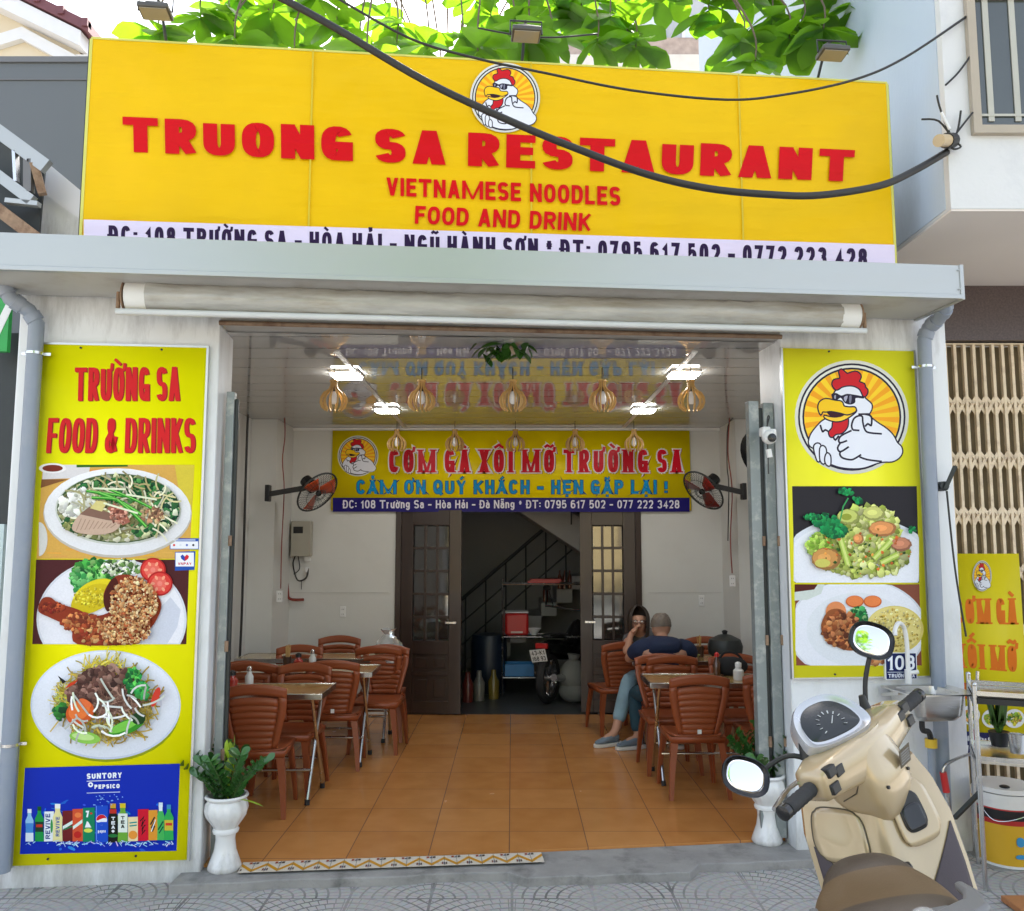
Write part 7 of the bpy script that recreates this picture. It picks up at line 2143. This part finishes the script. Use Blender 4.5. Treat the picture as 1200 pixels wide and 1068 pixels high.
b = B(mat("sky_blue_print", (.03, .25, .5), .4)); b.prism([(x * .022, z * .026) for x, z in arc(0, 0, 1, 1, 0, 340, 15)], lambda x, z, h: V((x - .01, -(bw * .94) - h, .15 + z)), 0, .003); b.prism([(x * .03, z * .012) for x, z in arc(0, 0, 1, 1, 0, 340, 15)], lambda x, z, h: V((x - .01, -(bw * .93) - h, .07 + z)), 0, .003); b.build("emblem", t)
b = B(steel); b.tube(smooth([(-bw, 0, .36), (-bw * .8, -.12, .26), (0, -bw - .03, .3), (bw * .8, -.12, .35), (bw, 0, .36)], 6), .003, 6); b.build("handle", t)
b = B(white_pl); b.lathe([(bw * .9, bh), (bw * 1.0, bh + .004), (bw * .98, bh + .03), (.05, bh + .05), (.01, bh + .05)], 32); b.mat(black_pl); b.ell((-.05, -.1, bh + .035), (.03, .03, .012), 12, 6); b.build("lid", t)
o = small("plywood_board", "orange brown board on the ground at the bottom right corner", "board", 2.72, 4.38, GZ + .004, lambda q: q.bx(-.22, .9, -.28, .2, 0, .03), mat("plywood", (.42, .17, .06), .5, var=.2, scale=4, stretch=(1, 8, 1)), bevel=.004)

# ---------------------------------------------------------------- neighbours on the left
t = thing("grey_sheet_wall", "tall plain grey metal wall left of the yellow banner", "wall", (-4.6, 7.0, 0))
zg = at(50, 74, 7.0).z
b = B(mat("grey_sheet", (.13, .14, .145), .5, metal=.2, var=.05, scale=1)); b.bx(-3.5, 1.6, 0, .1, 0, zg); b.build("panel", t)
b = B(greyp); b.bx(-3.5, 1.6, -.02, .12, zg, zg + .05); b.bx(-3.5, 1.6, -.012, -.001, zg - .16, zg - .15); b.build("capping", t)
t = thing("left_house", "cream house with maroon tiled gable at the top left corner", "house", (-8.0, 14.0, 0))
ra = at(100, 45, 14.0); rb = at(0, -6, 14.0); slope = (rb.z - ra.z) / (rb.x - ra.x)
gx = -11.0; gzz = ra.z + slope * (gx - ra.x)
cream = mat("cream_wall", (.68, .58, .42), .7, var=.05, scale=1); wtrim = mat("white_trim", (.74, .74, .76), .6, var=.04)
def lw(x, z): return (x + 8.0, z)
b = B(cream); b.prism([lw(ra.x - .1, 0), lw(ra.x - .1, ra.z - .25), lw(gx, gzz - .25), lw(2 * gx - ra.x, ra.z - .25), lw(2 * gx - ra.x, 0)], lambda x, z, h: V((x, h, z)), 0, 8); b.build("wall", t)
b = B(wtrim); b.prism([lw(ra.x + .1, ra.z - .35), lw(ra.x + .1, ra.z - .08), lw(gx, gzz - .08), lw(gx, gzz - .4)], lambda x, z, h: V((x, h, z)), -.35, -.002)
ped = at(30, 36, 14.0)
b.prism([lw(ped.x - 1.6, ped.z - .75), lw(ped.x - 1.6, ped.z - .55), lw(ped.x, ped.z), lw(ped.x + .95, ped.z - .52), lw(ped.x + .95, ped.z - .75), lw(ped.x, ped.z - .22)], lambda x, z, h: V((x, h, z)), -.12, -.003)
b.bx(ped.x + 8.0 + .95, ped.x + 8.0 + 1.2, -.1, -.003, ped.z - 2, ped.z - .5)
b.build("gable_trim", t)
b = B(mat("maroon_tiles", (.16, .055, .065), .6, var=.2, scale=12))
for s_ in (1, -1):
    b.prism([lw(gx + s_ * (ra.x + .25 - gx), ra.z - .12), lw(gx + s_ * (ra.x + .25 - gx), ra.z + .06), lw(gx, gzz + .12), lw(gx, gzz - .05)], lambda x, z, h: V((x, h, z)), -.4, 8)
for k in range(14):
    x = ra.x + .2 - k * .42; b.bx(x + 8.0 - .05, x + 8.0 + .05, -.44, -.3, ra.z + slope * (x - ra.x) + .06, ra.z + slope * (x - ra.x) + .2)
b.build("roof", t)
# white flashing and rusty awning frame left of the banner
def flat(pts, Y, th=.02):
    P_ = [at(x, y, Y) for x, y in pts]; return [(p.x, p.z) for p in P_], Y, th
t = thing("white_flashing", "slanted white sheet flashing left of the banner's lower corner", "flashing", (0, 0, 0)); t.location = at(75, 272, 5.6)
o0 = t.location.copy()
for nm, pts, Y, m_ in (("upper_sheet", [(52, 188), (100, 228), (101, 262), (48, 222)], 5.55, wtrim), ("lower_sheet", [(46, 218), (101, 262), (101, 290), (44, 290)], 5.6, white_paint)):
    P_ = [at(x, y, Y) - o0 for x, y in pts]; b = B(m_); b.rings([[p for p in P_], [p + V((0, .04, 0)) for p in P_]]); b.build(nm, t)
t = thing("rusty_awning", "rusty steel awning frame of the left neighbour above the canopy", "awning frame", at(20, 272, 5.3)); o0 = t.location.copy()
for nm, a_, c_, w_, m_ in (("beam", (-20, 141), (55, 196), .09, zinc), ("beam", (-20, 192), (38, 236), .07, zinc), ("strut", (18, 178), (20, 214), .02, steel), ("strut", (34, 188), (34, 226), .05, greyp), ("beam", (-20, 232), (46, 282), .08, rust), ("beam", (8, 236), (46, 240), .03, zinc)):
    b = B(m_); b.bar(at(*a_, 5.3) - o0, at(*c_, 5.3) - o0, .05, w_); b.build(nm, t)
b = B(rust); b.bar(at(40, 192, 5.3) - o0, at(50, 228, 5.32) - o0, .05, .05); b.build("corner_plate", t)
b = B(dark_gap); P_ = [at(x, y, 5.42) - o0 for x, y in ((-30, 130), (52, 200), (44, 290), (-30, 290))]; b.rings([P_, [p + V((0, .02, 0)) for p in P_]]); b.build("shade_sheet", t)
t = thing("neighbour_shop", "dark neighbouring shop front at the far left edge", "shop", (-4.6, 5.9, 0))
b = B(mat("teal_wall", (.55, .66, .66), .6, var=.06)); b.bx(-2, 1.1, 0, .1, GZ, 1.9); b.build("lower_wall", t)
b = B(dark_gap); b.bx(-2, 1.28, .02, .12, 1.901, 3.25); b.build("dark_backing", t)  # dark sheet standing in for the shade of the shop's interior
g0 = at(-30, 412, 5.7); g1 = at(13, 330, 5.7)
t = thing("green_sign", "green shop sign just visible at the left edge", "sign", (g0.x, 5.7, g0.z))
b = B(mat("sign_green", (.02, .33, .06), .4, var=.2)); b.bx(0, g1.x - g0.x, 0, .04, 0, g1.z - g0.z); b.build("board", t)
b = B(white_pl); b.prism([(.1, .1), (.16, .1), (.24, .3), (.2, .34)], lambda x, z, h: V((x, h, z)), -.004, -.001); b.build("stripe", t)

# old building and pale wall behind the banner
oldc = mat("stained_concrete", (.42, .44, .46), .85, var=.25, scale=.6, dirt=(.12, .13, .15), dscale=.35, damt=.85, stretch=(1, 1, .5), bump=.3)
t = thing("old_building", "weathered grey concrete building behind the tree above the banner", "building", (4.5, 20, 0))
a0 = at(660, 52, 20); a1 = at(870, -60, 20)
b = B(oldc); b.bx(a0.x - 4.5, a1.x - 4.5, 0, 6, 0, a1.z + 2); b.build("wall", t)
b = B(mat("bare_brick", (.42, .33, .28), .9, var=.5, scale=6, bump=.6, bscale=9)); lo_ = at(700, 72, 20).z; b.bx(a0.x - 5.5, a1.x - 4.5 + .2, -.12, -.003, lo_ - .2, a0.z + .1); b.build("brick_band", t)
b = B(mat("pale_render", (.66, .62, .56), .8)); b.bx(a0.x - 6.5, a1.x - 4.3, -.3, -.125, lo_ - 3, lo_); b.build("parapet", t)
for x, y in ((766, 34), (812, 42), (742, 8)):
    p = at(x, y, 20); b = B(wtrim); b.bx(p.x - 4.5 - .28, p.x - 4.5 + .28, -.05, -.003, p.z - .5, p.z + .5); f_ = b.build("window", t); b = B(mat("pale_pane", (.6, .66, .72), .3)); b.bx(p.x - 4.5 - .2, p.x - 4.5 + .2, -.06, -.051, p.z - .42, p.z + .4); b.build("pane", f_)

# ---------------------------------------------------------------- cables across the banner
def cable(name, lab, pts, r_):
    P_ = [at(x, y, Y) for x, y, Y in pts]; o0 = P_[0].copy(); b_ = B(cable_m); b_.tube(smooth([p - o0 for p in P_], 6), r_, 8); o = b_.build(name, sharp=None); o.location = o0; tag(o, lab, "cable", "cables across the banner"); return o
cable("cable", "thick black cable sagging across the big yellow banner", [(290, -22, 4.2), (345, 6, 4.22), (400, 37, 4.25), (500, 96, 4.3), (600, 143, 4.36), (680, 176, 4.42), (760, 205, 4.5), (830, 221, 4.56), (900, 228, 4.62), (960, 229, 4.68), (1030, 218, 4.76), (1070, 201, 4.82), (1110, 178, 4.86)], .021)
cable("cable", "thin black cable running over the emblem to the right wall", [(385, -8, 4.4), (480, 45, 4.45), (560, 69, 4.5), (640, 86, 4.55), (740, 106, 4.6), (850, 117, 4.65), (920, 111, 4.7), (1000, 94, 4.75), (1060, 68, 4.8), (1135, 18, 4.85)], .0075)
cable("cable", "thin loose wire hanging down the corner of the right house", [(1136, 15, 4.84), (1144, 40, 4.84), (1140, 60, 4.84), (1124, 84, 4.84), (1108, 100, 4.85)], .006)
cable("cable", "short thin wire among the leaves above the banner", [(560, 33, 5.2), (610, 42, 5.2), (650, 44, 5.2), (700, 40, 5.3)], .006)
t = thing("cable_anchor", "cable anchor with ceramic insulator and wire ends on right wall", "insulator", at(1112, 168, 4.865)); o0 = t.location.copy()
b = B(mat("ceramic", (.55, .42, .25), .3)); b.cyl(at(1110, 165, 4.8) - o0, at(1100, 165, 4.74) - o0, .036, 14); b.build("insulator", t)
b = B(black_pl); b.cyl(at(1116, 165, 4.85) - o0, at(1109, 165, 4.8) - o0, .045, 14); b.build("holder", t)
b = B(cable_m)
for pts in ([(1118, 165), (1110, 150), (1101, 125), (1098, 112)], [(1116, 162), (1100, 142), (1080, 140)], [(1118, 165), (1123, 150), (1126, 130)], [(1118, 160), (1132, 142), (1140, 132)], [(1118, 165), (1126, 172), (1118, 175), (1112, 170)]):
    b.tube(smooth([at(x, y, 4.83) - o0 for x, y in pts], 4), .006, 6)
b.build("wire_ends", t)
b = B(white_pl); b.cyl(at(1103, 132, 4.82) - o0, at(1113, 152, 4.82) - o0, .009, 8); b.build("sleeve", t)

# ---------------------------------------------------------------- trees
def leafy(name, col, tcol):
    m = bpy.data.materials.new(name); m.use_nodes = True; nt = m.node_tree; n = nt.nodes; L = nt.links
    p = n["Principled BSDF"]; p.inputs["Roughness"].default_value = .45
    tr = n.new("ShaderNodeBsdfTranslucent"); mx = n.new("ShaderNodeMixShader"); mx.inputs[0].default_value = .62
    tc = n.new("ShaderNodeTexCoord"); nz = n.new("ShaderNodeTexNoise"); nz.inputs["Scale"].default_value = 4.5; nz.inputs["Detail"].default_value = 3; L.new(tc.outputs["Object"], nz.inputs["Vector"])
    for sock, c_ in ((p.inputs["Base Color"], col), (tr.inputs[0], tcol)):
        mi = n.new("ShaderNodeMix"); mi.data_type = 'RGBA'; L.new(nz.outputs["Fac"], mi.inputs[0]); mi.inputs[6].default_value = tuple(v * .55 for v in c_) + (1,); mi.inputs[7].default_value = tuple(min(1, v * 1.5) for v in c_) + (1,); L.new(mi.outputs[2], sock)
    L.new(p.outputs[0], mx.inputs[1]); L.new(tr.outputs[0], mx.inputs[2]); L.new(mx.outputs[0], n["Material Output"].inputs[0]); MATS[name] = m; return m


almond = leafy("almond_leaf", (.07, .17, .012), (.2, .42, .012))
bark = mat("bark", (.16, .12, .085), .9, var=.35, scale=12, bump=.8, bscale=25)
t = thing("almond_tree", "broad leaved tree spreading bright leaves above the banner", "tree", (-1.0, 13.6, 0))
TO = V((-1.0, 13.6, 0)); rn = random.Random(31)
b = B(bark); b.tube(smooth([(0, 0, 0), (.05, -.1, 2.5), (-.05, -.2, 5), (0, -.5, 8.7)], 5), [.26 - .008 * k for k in range(16)], 12); b.build("trunk", t)
lb = B(almond); tb = B(bark); lb.mat(almond)
ends = []
tips = [(185, 40, 6.3), (235, 20, 6.6), (275, 48, 6.2), (320, 30, 6.6), (345, 60, 6.2), (395, 35, 6.4), (430, 60, 6.0), (470, 30, 6.5), (500, 58, 6.1), (540, 42, 6.3), (575, 20, 6.6), (600, 30, 6.2), (645, 50, 6.2), (680, 25, 6.5), (700, 48, 6.1), (735, 38, 6.2), (745, 55, 6.1), (700, 0, 6.6), (770, -5, 6.6),
        (830, 10, 6.4), (868, 48, 6.2), (845, 25, 6.5), (905, 20, 6.4), (925, 45, 6.2), (885, 72, 6.0), (950, 8, 6.5), (985, 0, 6.4), (1015, -10, 6.5), (880, 0, 6.7), (940, 25, 6.3), (1000, 6, 6.2), (1030, 14, 6.1), (965, 34, 6.0), (1045, -6, 6.3), (715, 20, 6.3), (655, 8, 6.4), (620, 45, 6.0), (560, 60, 6.0)]
for _ in range(46):
    x = rn.uniform(170, 1040); tips.append((x, rn.uniform(-150, 5) if x > 600 else rn.uniform(-150, 40), rn.uniform(6.0, 8.2)))
for _ in range(8):
    tips.append((rn.uniform(200, 560), rn.uniform(0, 62), rn.uniform(6.4, 8.0)))
for x, y, Y in tips:
    p = at(x, y, Y) - TO
    hub = V((p.x * .85 + rn.uniform(-.2, .2), p.y * .93, p.z + rn.uniform(1.3, 1.9)))
    pth = smooth([hub, hub.lerp(p, .5) + V((0, .05, .1)), p + V((0, .05, .3)), p], 4) if len(tips) % 7 == 99 or (x * 7) % 4 > .3 else smooth([V((0, -.5, 8.6)).lerp(hub, .1), V((0, -.5, 9.2)).lerp(hub, .6), hub, p + V((0, .05, .3)), p], 4)
    tb.tube(pth, [.014 - .009 * k / (len(pth) - 1) for k in range(len(pth))], 5)
    for k in range(rn.randint(6, 10)):
        a = k * 2 * PI / 7 + rn.uniform(-.4, .4)
        d = V((math.cos(a), math.sin(a), rn.uniform(-.75, .25)))
        leaf_shape(lb, p + V((0, 0, rn.uniform(-.03, .04))), d, V((rn.uniform(-.3, .3), rn.uniform(-.3, .3), 1)), (L9 := rn.uniform(.22, .36)), L9 * rn.uniform(.58, .7), rn.uniform(.05, .35), .68, .06)
lb.build("crown", t, sharp=None, fix=False); tb.build("branches", t)

# across the street: what the mirrors and door panes reflect
t = thing("street_tree", "leafy street tree mirrored in the scooter's mirrors", "tree", (0.2, -4.4, GZ)); rn = random.Random(5)
def crown_tree(tt, hgt, rad, n, seed):
    r_ = random.Random(seed); bb = B(bark); bb.tube(smooth([(0, 0, 0), (.1, 0, hgt * .4), (0, .1, hgt * .75)], 4), [.2 - .015 * k for k in range(9)], 10)
    for k in range(7):
        a = k * .9; bb.tube(smooth([(0, 0, hgt * .45), (math.cos(a) * rad * .4, math.sin(a) * rad * .4, hgt * .7), (math.cos(a) * rad * .8, math.sin(a) * rad * .8, hgt * .85)], 3), [.08, .07, .06, .05, .04, .03, .02], 6)
    bb.build("trunk", tt); lb_ = B(almond)
    for _ in range(n):
        while True:
            q = V((r_.uniform(-1, 1), r_.uniform(-1, 1), r_.uniform(-1, 1)))
            if .35 < q.length < 1: break
        p_ = V((q.x * rad, q.y * rad, hgt * .8 + q.z * hgt * .32))
        leaf_shape(lb_, p_, V((r_.uniform(-1, 1), r_.uniform(-1, 1), r_.uniform(-.8, .4))), V((0, 0, 1)), r_.uniform(.3, .5), r_.uniform(.2, .28), .2, .65)
    lb_.build("crown", tt, sharp=None, fix=False)
crown_tree(t, 8.0, 3.0, 1100, 3)
t = thing("street_tree", "far street tree reflected in the right door's panes", "tree", (.9, -9.6, GZ)); crown_tree(t, 6.5, 2.8, 900, 4)
t = thing("yellow_house", "yellow house across the street reflected in the right door's panes", "house", (2.0, -16, GZ))
b = B(mat("ochre_wall", (.42, .33, .17), .7, var=.08)); b.bx(-9, 9, -5, 0, 0, 3.6); b.build("wall", t)
b = B(wtrim); b.bx(-9.2, 9.2, -5, .3, 3.6, 3.9); b.build("cornice", t)
for x in (-6, -2.5, 1, 4.5): b = B(mat("shutter_white", (.6, .62, .62), .5)); b.bx(x, x + 1.2, .003, .06, .9, 2.5); b.build("window", t)
